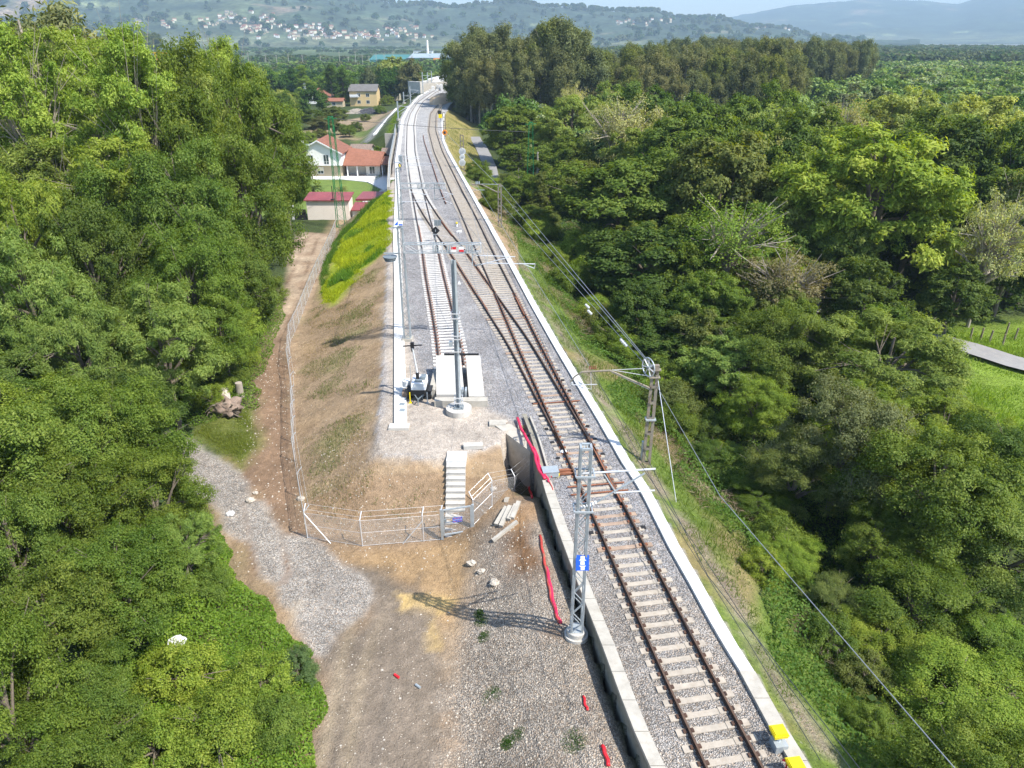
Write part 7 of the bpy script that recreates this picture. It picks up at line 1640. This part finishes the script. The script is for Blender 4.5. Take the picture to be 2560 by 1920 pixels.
# ---- filling the woods: one tree at a time
def pts_in(poly, spacing, y0, y1, x0, x1, seed, clear=()):
    rg = random.Random(seed); out = []; cell = {}
    for _ in range(60000):
        x, y = rg.uniform(x0, x1), rg.uniform(y0, y1)
        k = (int(x / spacing), int(y / spacing))
        if any(k2 in cell and any(math.hypot(x - a, y - b) < spacing for a, b in cell[k2]) for k2 in [(k[0] + i, k[1] + j) for i in (-1, 0, 1) for j in (-1, 0, 1)]): continue
        cell.setdefault(k, []).append((x, y)); out.append((x, y))
    arr = np.array(out); d = sdp(arr[:, 0], arr[:, 1], poly)
    arr = arr[d < 0]
    for c, m in clear: arr = arr[sdp(arr[:, 0], arr[:, 1], c) > m]
    return arr
def infr(x, y, m=1.06, z=0):
    d = y * math.cos(PITCH) + (CAMH - z) * math.sin(PITCH); u = abs(x) * FPX / d
    return u < 1280 * m + 60 and y > 9
lanepoly = [(-9.5, 205), (-6.5, 165), (-5.0, 143), (-3.2, 122), (-2, 112), (2, 112), (0.5, 122), (-1.2, 143), (-2.8, 165), (-5.5, 205)]
MR = []; ML = []
# near right: fill between the hand-placed crowns (shaded understorey included)
RB = [(12.5, 14), (30, 12), (70, 30), (150, 120), (200, 230), (90, 228), (30, 228), (-6, 228), (-2, 190), (2, 150), (4, 125), (6, 100), (8, 80), (9, 62), (11.5, 48), (13, 36), (13.5, 26)]
A = pts_in(RB, 5.2, 12, 78, 8, 75, 1, [(POLY['clearing'], 1.0), ([(29, 80), (37, 66), (46, 57), (60, 46), (80, 32), (83, 38), (60, 54), (48, 63), (38, 73), (32, 84)], 1.5)])
zonesR = lambda y: 'below the right bank in the foreground' if y < 32 else ('behind the mast with the wheel' if y < 55 else ('in the hollow left of the lane' if y < 78 else ''))
hand = [(q[0], q[1], q[2]) for q in TREES]
k = 0
for x, y in A:
    if not infr(x, y): continue
    if any(math.hypot(x - a, y - b) < r * .55 for a, b, r in hand): continue
    dd_ = y * math.cos(PITCH) + 22 * math.sin(PITCH); u_ = (1280 + x * FPX / dd_) / K; v_ = (960 - FPX * (y * math.sin(PITCH) - 22 * math.cos(PITCH)) / dd_) / K
    if u_ > 2000 and 660 < v_ < 1040: continue
    edge = x - float(fx(RE, y)); small = edge < 13
    key = ['N0', 'N1', 'N2', 'W0'][k % 4] if y < 50 else ['M0', 'M1', 'MW0', 'M3'][k % 4]
    s = (random.uniform(.42, .6) if small else random.uniform(.62, .85)) * (.8 if key[0] == 'M' else 1)
    tree(key, x, y, s, ['oak', 'mid', 'dark', 'bright', 'olive'][k % 5], f'undergrowth tree {zonesR(y)}', 'undergrowth trees ' + zonesR(y)); k += 1
A = pts_in(RB, 9.0, 78, 232, -6, 215, 2, [(lanepoly, 3.5), ([(-17, 229), (88, 229), (125, 340), (-25, 340)], 0.0)])
k = 0
for x, y in A:
    if not infr(x, y): continue
    if any(math.hypot(x - a, y - b) < r * .75 for a, b, r in hand): continue
    if y > 205 and x < 92: continue
    if y > 140: MR.append((x, y)); continue
    key = ['M0', 'M1', 'M2', 'M3', 'MW0', 'MW1', 'T0', 'M2'][k % 8]; edge = x - float(fx(RE, y))
    s = random.uniform(1.0, 1.45) if edge > 22 else random.uniform(.5, .8)
    if x > 60 and y < 110: s *= .8
    tn = ['mid', 'oak', 'dark', 'bright', 'pale', 'ash', 'cream', 'olive'][k % 8]
    if key == 'T0': s *= 1.05
    desc = {'mid': 'mid green rounded crown', 'oak': 'deep green rounded crown', 'dark': 'dark green dense crown', 'bright': 'bright green crown', 'pale': 'pale feathery crown', 'ash': 'light feathery crown', 'cream': 'cream-flowering thin crown', 'olive': 'olive green crown'}[tn]
    zone = 'along the foot of the eucalypts' if y > 190 and x < 90 else ('in the wood beyond the bright ash' if y > 130 else 'in the middle of the right-hand wood')
    tree(key, x, y, s, tn, f'{desc} {zone}', f'{desc}s {zone}'); k += 1
# eucalypt stand
EU = [(-13, 234), (86, 236), (112, 300), (90, 345), (10, 350), (-13, 345), (-17, 300), (-18.5, 262)]
A = pts_in(EU, 6.6, 230, 352, -26, 130, 3); k = 0
for x, y in A[np.argsort(A[:, 1])]:
    if y > 290 and k % 2: k += 1; continue
    tall = random.uniform(.74, 1.0) * (1.04 if x < 26 else (.74 if x < 42 else .84)); front = y < 246
    zone = 'at the left end of the stand over the railway' if x < 5 else ('in the middle of the stand' if x < 50 else 'at the right end of the stand')
    row = 'front-row' if front else 'back-row'
    tree('E%d' % (k % 4), x, y, tall * (random.uniform(.9, 1.1) if not front else random.uniform(.72, 1.05)), ['euc', 'euc2', 'euc', 'olive'][k % 4], f'{row} eucalypt {zone}', f'{row} eucalypts {zone}'); k += 1
# farther eucalypt ridge
A = pts_in([(88, 330), (160, 372), (222, 480), (228, 560), (110, 545), (84, 430)], 9.5, 325, 565, 90, 305, 4); k = 0
for x, y in A[np.argsort(A[:, 1])][:95]:
    if not infr(x, y): continue
    tree('E%d' % (k % 4), x, y, random.uniform(.78, .95), 'euc', 'dark eucalypt of the farther stand', 'dark eucalypts of the farther stand'); k += 1
# left thicket fill
LB = [(-14.5, 9), (-13.2, 14), (-13.8, 19), (-16.5, 25), (-18, 31), (-19.0, 36), (-21.0, 41), (-25.5, 50), (-29, 62), (-32, 76), (-36, 100), (-40, 117), (-52, 120), (-60, 160), (-58, 200), (-150, 220), (-110, 120), (-70, 70), (-35, 30), (-22, 9)]
hand = [(q[0], q[1], q[2]) for q in TREES if q[0] < 0]
A = pts_in(LB, 4.4, 9, 62, -60, -9, 5); k = 0
for x, y in A:
    if not infr(x, y, 1.1): continue
    if any(math.hypot(x - a, y - b) < r * .5 for a, b, r in hand): continue
    if float(sdp(np.array([x]), np.array([y]), POLY['gravel'])[0]) < 1.2: continue
    edge = -sdp(np.array([x]), np.array([y]), LB)[0]
    s = (.45 if edge < 2 else random.uniform(.65, .95)) * (1 if y < 45 else 1.25)
    z = 'in the foreground thicket left of the gravel path' if y < 30 else 'in the thicket left of the dirt track'
    tree(['N0', 'N1', 'W0', 'N2'][k % 4], x, y, s, ['oak', 'mid', 'dark', 'bright'][k % 4], f'undergrowth tree {z}', f'undergrowth trees {z}'); k += 1
A = pts_in(LB, 7.6, 62, 215, -150, -28, 6, [([(-50, 118), (-20, 118), (-20, 172), (-50, 172)], 4)]); k = 0
for x, y in A:
    if not infr(x, y, 1.1): continue
    if any(math.hypot(x - a, y - b) < r * .6 for a, b, r in hand): continue
    edge = -sdp(np.array([x]), np.array([y]), LB)[0]
    air = x < -42 and y < 110 
    tree('A%d' % (k % 2) if air else ['M0', 'M1', 'MW0', 'M3'][k % 4], x, y, random.uniform(.85, 1.05) if air else random.uniform(.8, 1.1) * (.65 if edge < 4 else 1), 'yellow' if air else ['oak', 'mid', 'ash', 'bright'][k % 4],
         'airy pale tree filling the upper left behind the named treetops' if air else 'green tree in the far part of the left thicket', 'airy pale trees at upper left' if air else 'trees in the far part of the left thicket'); k += 1
for i, (x, y, s, lab) in enumerate(((-60, 84, .92, 'dark eucalypt cut by the top left corner'), (-52, 84, .95, 'dark eucalypt second from the top left corner'), (-66, 76, .9, 'dark eucalypt at the left edge near the top'), (-47, 88, .82, 'shortest dark eucalypt of the top left group, on its right'), (-57, 96, .95, 'dark eucalypt behind the top left group'))):
    tree('E%d' % (i % 4), x, y, s, 'euc2' if i % 2 else 'euc', lab)
dtree('M2', 320, 95, 32, 12, 'olive', 'dark isolated round tree on the upper left skyline of the valley')
# trees beyond the white house, up to the plain
LM = [(-60, 205), (-52, 250), (-44, 300), (-44, 345), (-48, 430), (-240, 430), (-200, 330), (-130, 215)]
hs = [([(-128, 285), (-45, 285), (-45, 372), (-128, 372)], 1.0), (dpoly([(630, 340), (640, 285), (700, 258), (760, 240), (850, 240), (880, 240), (840, 330)], -6.5), 2), ([(-110, 300), (-60, 300), (-60, 326), (-110, 326)], 0)]
A = pts_in(LM, 10.5, 200, 430, -245, -40, 7, hs); k = 0
for x, y in A:
    if not infr(x, y, 1.0): continue
    if y > 262: ML.append((x, y)); continue
    tn = ['mid', 'oak', 'dark', 'dull', 'bright', 'blue', 'pale'][k % 7]
    tree('F%d' % (k % 3) if y > 290 else 'M%d' % (k % 4), x, y, random.uniform(.7, 1.15), tn, '%s tree between the villas and the plain' % {'mid': 'mid green', 'oak': 'deep green', 'dark': 'dark green', 'dull': 'dull grey-green', 'bright': 'bright green', 'blue': 'bluish green', 'pale': 'pale green'}[tn], {'mid': 'mid', 'oak': 'deep', 'dark': 'dark', 'dull': 'dull', 'bright': 'bright', 'blue': 'bluish', 'pale': 'pale'}[tn] + ' green trees between the villas and the plain'); k += 1
# ---- far woods that read as one mass: merged crowns
def crown_pts(me):
    n = len(me.vertices); a = np.empty(n * 3, np.float32); me.vertices.foreach_get('co', a); v = np.empty(len(me.polygons), np.float32); me.attributes['v'].data.foreach_get('value', v); return a.reshape(-1, 3), v
lods = [crown('lod', 200 + i, 6.0, 4.6, 5.6, 26, nl, lf, asp=.75, clump=.34)[0] for i, (nl, lf) in enumerate(((900, 1.9), (900, 1.9), (260, 3.4), (260, 3.4), (110, 5.0), (6500, .62), (6500, .62), (1500, 1.25), (1500, 1.25)))]
lodd = [crown_pts(m) for m in lods]
def mass(name, lab, P_, tints, smin, smax, lodf, seed, zf=None, flat=1.0):
    rg = np.random.default_rng(seed); by = {}
    for x, y in P_:
        tn = tints[rg.integers(len(tints))]; by.setdefault(tn, []).append((x, y))
    root = None
    if len(by) > 1: root = thing(name, lab, 'woodland', (float(P_[:, 0].mean()), float(P_[:, 1].mean()), -8)); root['kind'] = 'stuff'
    for tn, L in by.items():
        Vs, vs, n = [], [], 0
        zz = height(np.array([l[0] for l in L]), np.array([l[1] for l in L])) if zf is None else [zf(*l) for l in L]
        for (x, y), z in zip(L, zz):
            V, v = lodd[lodf(x, y, rg)]; a = rg.uniform(0, 6.28); s = rg.uniform(smin, smax); c, sn = math.cos(a), math.sin(a)
            Vs.append(np.stack([(V[:, 0] * c - V[:, 1] * sn) * s + x, (V[:, 0] * sn + V[:, 1] * c) * s + y, V[:, 2] * s * flat + z - .4 * s], 1)); vs.append(np.clip(v + rg.normal() * .16, 0, 1))
        V = np.concatenate(Vs); Q = np.arange(len(V)).reshape(-1, 4)
        org = np.array(ORG[root.name]) if root is not None else np.zeros(3)
        me = quadmesh('tree_crowns', V - org, Q, mat='leaf_matt', smoothf=False, vattr=np.concatenate(vs)); o = bpy.data.objects.new('tree_crowns' if root is not None else name, me); COL.objects.link(o); q_ = GREEN[tn]; o.color = (q_[0] * 1.28, q_[1] * 1.22, q_[2] * 1.1, 1)
        o['kind'] = 'stuff'
        if root is not None: o.parent = root
        else: tag(o, lab, 'woodland')
mass('wood', 'continuous wood of green, pale and cream-flowering crowns filling the right middle distance', np.array(MR), ['mid', 'oak', 'pale', 'cream', 'bright', 'ash', 'cream', 'olive', 'dark'], .85, 1.1, lambda x, y, r: 5 + int(r.integers(2)), 21, flat=1.12)
mass('wood', 'mixed wood around and behind the villas left of the railway', np.array(ML), ['mid', 'oak', 'dark', 'dull', 'bright', 'blue', 'pale'], .7, 1.2, lambda x, y, r: 5 + int(r.integers(2)), 22, flat=1.25)
def grid_pts(poly, sp, seed, jit=.45):
    xs_ = [p[0] for p in poly]; ys_ = [p[1] for p in poly]; rg = np.random.default_rng(seed)
    gx, gy = np.meshgrid(np.arange(min(xs_), max(xs_), sp), np.arange(min(ys_), max(ys_), sp)); gx = gx + rg.uniform(-jit, jit, gx.shape) * sp; gy = gy + rg.uniform(-jit, jit, gy.shape) * sp
    d = sdp(gx, gy, poly); m = (d < 0) & (np.abs(gx) < (gy * .9 + 14) * .80 + 30); return np.stack([gx[m], gy[m]], 1)
RF = [(200, 228), (400, 460), (560, 700), (250, 760), (-8, 760), (6, 470), (40, 352), (125, 350), (130, 300), (98, 228)]
Pf = grid_pts(RF, 8.6, 8); Pf = Pf[sdp(Pf[:, 0], Pf[:, 1], [(84, 326), (164, 366), (232, 478), (238, 570), (105, 560), (80, 430)]) > 2]
mass('far_woodland', 'pale and green mixed wood stretching away behind the eucalypts on the right', Pf, ['mid', 'pale', 'ash', 'cream', 'oak', 'bright', 'pale', 'cream', 'dull'], .75, 1.15, lambda x, y, r: (7 if y < 430 else 0) + int(r.integers(2)), 9)
LF = [(-240, 425), (-48, 425), (-30, 470), (-8, 560), (-30, 880), (-280, 820), (-560, 820), (-420, 560)]
Pf = grid_pts(LF, 11.5, 10); fb_ = [(fa.x - 14, fa.y - 160), (fb.x + 14, fa.y - 160), (fb.x + 14, fa.y + 130), (fa.x - 14, fa.y + 130)]; Pf = Pf[(sdp(Pf[:, 0], Pf[:, 1], fb_) > 0) & (sdp(Pf[:, 0], Pf[:, 1], [(-60, 425), (0, 425), (40, 560), (-20, 560)]) > 0)]
mass('far_woodland', 'mixed wood in the plain left of the railway, before the factory', Pf, ['mid', 'oak', 'dark', 'dull', 'bright', 'pale', 'dull'], .42, .85, lambda x, y, r: 5 if y < 520 else (0 if y < 700 else 2), 11)
PL = [(-2100, 1000), (2100, 1000), (2300, 2550), (-2300, 2550)]
gxx = grid_pts([(-1700, 950), (1700, 950), (2300, 2560), (-2300, 2560)], 30, 12); f3 = fbm(gxx[:, 0], gxx[:, 1], 120); keep = ((f3 > .1) | (gxx[:, 0] > 500)) & (gxx[:, 1] > 960) & (sdp(gxx[:, 0], gxx[:, 1], POLY['plain_tan']) > 10)
mass('scrub_plain', 'belts of scrub and trees across the distant plain', gxx[keep], ['dull', 'dark', 'olive', 'mid'], .6, 1.1, lambda x, y, r: 4, 13, flat=.6)
RX = grid_pts([(250, 760), (570, 700), (1100, 950), (1900, 1900), (300, 1900), (60, 1000), (-8, 760)], 19, 14)
mass('far_woodland', 'dark distant wood along the foot of the mountains on the right', RX, ['euc', 'dark', 'dull', 'euc'], .9, 1.5, lambda x, y, r: 2 if y < 1100 else 4, 15)
# tree fringe and woods on the near hill
rg = np.random.default_rng(77); HP = []
while len(HP) < 1500:
    az = rg.uniform(-.62, .42); r = 3900 + rg.normal() * 70 if rg.uniform() < .6 else rg.uniform(2560, 3800); HP.append((r * math.sin(az), r * math.cos(az)))
HP = np.array(HP)
mass('hill_woodland', 'trees standing out along the crest and slopes of the wooded hill', HP, ['euc', 'dark', 'dull'], .9, 2.1, lambda x, y, r: 4, 16, zf=lambda x, y: hill_z(math.atan2(x, y), math.hypot(x, y)) - 1.5)

# ---- hillside village
mb = MB(); house_body(mb, -6, 6, -4.5, 4.5, -6, 4.5, 7, 'x', 0); gable(mb, -6, 6, -4.5, 4.5, 4.5, 7.2, 1, .5, 'x', .4)
def hmesh(wall, roof):
    me = bpy.data.meshes.new('village_house'); me.from_pydata(mb.v, [], mb.f)
    for m in (wall, roof): me.materials.append(M[m])
    me.polygons.foreach_set('material_index', mb.mi); me.update(); return me
HM = [hmesh('cream', 'rooforange'), hmesh('cream', 'rooftile'), hmesh('whitepaint', 'rooftile'), hmesh('beige', 'greyroof')]
VZ = [((545, 690), (32, 60), 34, 'upper left of the village'), ((600, 830), (62, 86), 74, 'left middle of the village'), ((330, 560), (48, 72), 22, 'far left of the village'), ((760, 920), (82, 98), 46, 'low middle of the village'),
      ((945, 1050), (66, 80), 22, 'upper right of the village'), ((900, 1110), (84, 104), 36, 'lower right of the village'), ((1540, 1690), (50, 66), 22, 'group above the eucalypts'), ((1890, 2000), (64, 78), 26, 'group right of the wooded hill'), ((640, 790), (92, 100), 12, 'lowest row of the village')]
vr = random.Random(3)
def hill_at(px, py):
    az, el = azel(px, py)
    for r in range(2520, 3890, 12):
        if hill_z(az, r) > CAMH + math.tan(el) * r: return az, r
    return None
for (xa, xb), (ya, yb), n, zone in VZ:
    for k in range(n):
        q = hill_at(vr.uniform(xa, xb), vr.uniform(ya, yb))
        if not q: q = (azel(vr.uniform(xa, xb), 90)[0], 2560 + vr.uniform(0, 200))
        az, r = q; x, y = r * math.sin(az), r * math.cos(az); o = bpy.data.objects.new('village_house', HM[vr.randrange(4)]); COL.objects.link(o)
        s = vr.uniform(.55, 1.0); o.location = (x, y, hill_z(az, r) + 2.5); o.scale = (s * vr.uniform(.9, 1.4), s, s); o.rotation_euler = (0, 0, vr.uniform(-.6, .6)); tag(o, f'tiny pale hillside house in the {zone}', 'house', f'houses in the {zone}'); GRP.setdefault(f'houses in the {zone}', []).append((x / y, o, f'tiny pale hillside house in the {zone}'))

# ---- low growth: leaves, turf and brambles strewn over the ground
def scatter(name, poly, n, lab, tint, leaf, asp, hmax, seed, clump=1.2, upr=0.0, ok=None, cat='undergrowth', v0=.5, rag=.6):
    rg = np.random.default_rng(seed); xs_ = [p[0] for p in poly]; ys_ = [p[1] for p in poly]; X = rg.uniform(min(xs_), max(xs_), n * 5); Y = rg.uniform(min(ys_), max(ys_), n * 5)
    f = fbm(X, Y, clump); d = sdp(X, Y, poly) + rag * f; m = d < 0
    if ok is not None: m &= ok(X, Y)
    X, Y, f, d = X[m][:n], Y[m][:n], f[m][:n], d[m][:n]; k = len(X)
    hh = hmax * np.clip(.55 + .6 * f, .08, 1.1) * np.clip(-d / .6, .15, 1)
    Z = height(X, Y) + hh * rg.uniform(.25, 1, k) ** .5
    if upr:   # grass blades: tall, narrow, leaning
        L = hh * rg.uniform(.6, 1.3, k); base = np.stack([X, Y, height(X, Y)], 1); ln = rg.normal(size=(k, 3)) * .45 * L[:, None]; tip = base + ln + np.stack([0 * L, 0 * L, L], 1)
        t = unit(rg.normal(size=(k, 3)) * np.array([1, 1, 0])) * (leaf / 2); mid = base * .45 + tip * .55 - ln * .1
        V = np.stack([base - t, base + t, mid + t * .7, tip], 1).reshape(-1, 3); Q = np.arange(4 * k).reshape(k, 4)
    else:
        N = unit(rg.normal(size=(k, 3)) * .7 + np.array([0.1, 0, 1.1])); V, Q = leaves(np.stack([X, Y, Z], 1), N, leaf, leaf * asp, rg)
    v = np.clip(v0 + rg.normal(size=k) * .15 + .12 * f, 0, 1)
    me = quadmesh(name, V, Q, mat='leaf', smoothf=False, vattr=v); o = bpy.data.objects.new(name, me); COL.objects.link(o); o.color = (*(GREEN[tint] if isinstance(tint, str) else tint), 1); o['kind'] = 'stuff'
    tag(o, lab, cat); return o
def offlane(X, Y):
    L = [(33, 73), (37.5, 69), (41.8, 65.5), (46.2, 60), (56, 51), (75, 38)]; d = np.full(X.shape, 99.0)
    for a, b in zip(L[:-1], L[1:]):
        t = np.clip(((X - a[0]) * (b[0] - a[0]) + (Y - a[1]) * (b[1] - a[1])) / ((b[0] - a[0]) ** 2 + (b[1] - a[1]) ** 2), 0, 1); d = np.minimum(d, np.hypot(X - a[0] - t * (b[0] - a[0]), Y - a[1] - t * (b[1] - a[1])))
    return d > 2.1
BR = dpoly([(440, 1090), (480, 1180), (540, 1260), (600, 1350), (655, 1420), (690, 1500), (700, 1700), (690, 1900), (200, 1900), (200, 1300), (330, 1150)], -2.2)
scatter('bramble_thicket', BR, 90000, 'bright green brambles and weeds between the left trees and the gravel path', (.155, .245, .025), .12, .6, .9, 301, 1.3)
scatter('bramble_thicket', dpoly([(350, 700), (560, 640), (610, 640), (600, 720), (560, 800), (556, 880), (480, 900), (380, 930), (300, 900)], -2.6), 26000, 'bright undergrowth at the edge of the thicket by the dirt track', (.14, .22, .028), .15, .6, .9, 302, 1.5)
scatter('grass_patch', POLY['grasspatch'], 16000, 'yellow-green grass patch beside the root plate', (.17, .21, .03), .022, 1, .22, 303, 1.0, 1)
yg = scatter('long_grass', POLY['yellowgrass'], 70000, 'vivid yellow-green long grass covering the far end of the embankment', (.38, .44, .014), .05, 1, .42, 304, 2.2, 1, rag=1.7)
scatter('long_grass', POLY['yellowgrass'], 22000, 'darker green weeds growing in drifts through the yellow grass', (.12, .24, .02), .05, 1, .45, 315, 2.6, 1, rag=1.2, ok=lambda X, Y: fbm(X + 5, Y + 60, 2.4) > .22)
scatter('long_grass', dpoly([(690, 560), (730, 490), (800, 450), (820, 440), (860, 430), (845, 445), (790, 475), (740, 520), (712, 580), (700, 660), (690, 640)], -3.2), 14000, 'greener grass along the lower edge of the yellow grass', (.10, .19, .02), .05, 1, .7, 305, 1.5, 1)
scatter('long_grass', POLY['farbank'], 16000, 'bright green grass on the far bank beyond the tall wall', (.16, .23, .02), .09, 1, .5, 306, 3, 1)
RBK = [(x + .5, y) for x, y in RE if 14 < y < 235]; RBK = RBK + [(x + 7.5, y) for x, y in reversed(RBK)]
scatter('bank_grass', RBK, 100000, 'sunlit grass covering the right bank beside the trough', (.125, .185, .026), .03, 1, .42, 307, 1.6, 1, rag=1.6, ok=lambda X, Y: rng.uniform(0, 1, X.shape) < np.clip(60 / Y, .12, 1) ** 1.3)
RB2 = [(x + 3.2, y) for x, y in RE if 14 < y < 150]; RB2 = RB2 + [(x + 12.5, y) for x, y in reversed(RB2)]
scatter('bank_brambles', RB2, 110000, 'brambles and ferns on the lower part of the right bank', (.11, .19, .030), .15, .6, 1.3, 308, 2.0, rag=2.2, ok=lambda X, Y: rng.uniform(0, 1, X.shape) < np.clip(45 / Y, .1, 1))
scatter('dry_brambles', RB2, 60000, 'dry brown brambles and twigs in patches on the right bank', (.34, .26, .185), .55, .045, .9, 309, 2.4, rag=.2, ok=lambda X, Y: (fbm(X + 60, Y + 9, 3.2) > .28) & (rng.uniform(0, 1, X.shape) < np.clip(40 / Y, .1, 1)), cat='brambles')
scatter('meadow_grass', POLY['clearing'], 60000, 'sunny meadow grass at the right edge below the lane', (.20, .30, .035), .06, 1, .5, 310, 3, 1, ok=offlane)
scatter('forest_floor', RB, 42000, 'leafy undergrowth on the floor of the right-hand wood', (.05, .09, .02), .45, .7, 1.0, 311, 5, ok=lambda X, Y: (Y < 130) & offlane(X, Y) & (sdp(X, Y, POLY['clearing']) > 1))
scatter('forest_floor', LB, 30000, 'leafy undergrowth on the floor of the left-hand wood', (.05, .09, .02), .35, .7, 1.0, 312, 5, ok=lambda X, Y: Y < 110)
SL = [(-12.5, 34.5), (-15.5, 46.8), (-18.7, 57.5), (-20.0, 66), (-14, 73), (-10.6, 54.2), (-8.8, 41.6), (-8.1, 34.2), (-3.7, 33.3), (-4, 30.2), (-10.2, 30.2)]
scatter('weeds', SL, 9000, 'sparse weeds and dry tufts on the tan embankment slope', (.13, .165, .045), .03, 1, .22, 313, 1.1, 1, ok=lambda X, Y: fbm(X, Y, 2.0) + .5 * fbm(X + 31, Y - 17, .8) > .12)
scatter('dry_grass', SL, 12000, 'straw-coloured dead grass on the embankment slope', (.33, .25, .14), .025, 1, .16, 314, 1.3, 1, ok=lambda X, Y: fbm(X + 9, Y, 2.5) > -.2)
for i, (cx, cy, r, lab) in enumerate(((1062, 1502, .42, 'bright grass tuft alone among the pebbles'), (1040, 1340, .35, 'grass tuft touched by the mast shadow'), (1045, 1375, .3, 'grass tuft just below the mast shadow'), (1095, 1605, .3, 'small weed tuft low in the pebbles'), (1240, 1600, .5, 'greyish weed patch near the ditch at the bottom'), (1035, 1325, .25, 'upper small tuft by the mast shadow'), (1120, 1585, .25, 'weed tuft right of the small one low in the pebbles'))):
    p = G(cx * K, cy * K); scatter_poly = [(p.x + r * math.cos(a), p.y + r * 1.1 * math.sin(a)) for a in np.linspace(0, 6.28, 9)[:-1]]
    o = scatter('grass_tuft', scatter_poly, 900, lab, (.075, .15, .025), .022, 1, .3, 330 + i, .4, 1, rag=.1, cat='grass tuft'); del o['kind']

def ordn(i): return '%d%s' % (i, 'th' if 10 <= i % 100 <= 20 else {1: 'st', 2: 'nd', 3: 'rd'}.get(i % 10, 'th'))
for gname, L in GRP.items():
    L.sort(key=lambda q: q[0])
    if len(L) > 1:
        for i, (_, o, lab) in enumerate(L): o['label'] = (lab + ', ' + ('leftmost' if i == 0 else ordn(i + 1) + ' from left'))
GRP0.sort(key=lambda q: q[0])
for i, (_, o) in enumerate(GRP0): o['label'] = ('leftmost' if i == 0 else ordn(i + 1) + ' from left of the') + ' thin pale power pole' + ('' if i == 0 else 's') + ' crossing the plain before the factory'
print('TREECOUNT', len([1 for q in TREES if q[3]['category'] == 'tree']), len([1 for q in TREES if q[3]['category'] == 'eucalypt']), {g: len(L) for g, L in GRP.items()})
# ------------------------------------------------------------------ the blue air of the valley
hb = MB(); hb.box(-8600, 11500, -60, 13200, -60, 800)
m, nt, out = newmat('haze'); pv = nd(nt, 'ShaderNodeVolumePrincipled'); pv.inputs['Color'].default_value = (0.58, 0.80, 1.0, 1); pv.inputs['Density'].default_value = 1.5e-4; pv.inputs['Anisotropy'].default_value = 0.0
nt.links.new(pv.outputs[0], out.inputs['Volume']); M['haze'] = m
o = build(hb, 'haze', 'haze', None, (0, 0, 0)); o['kind'] = 'stuff'; tag(o, 'thin blue haze filling the valley', 'haze')
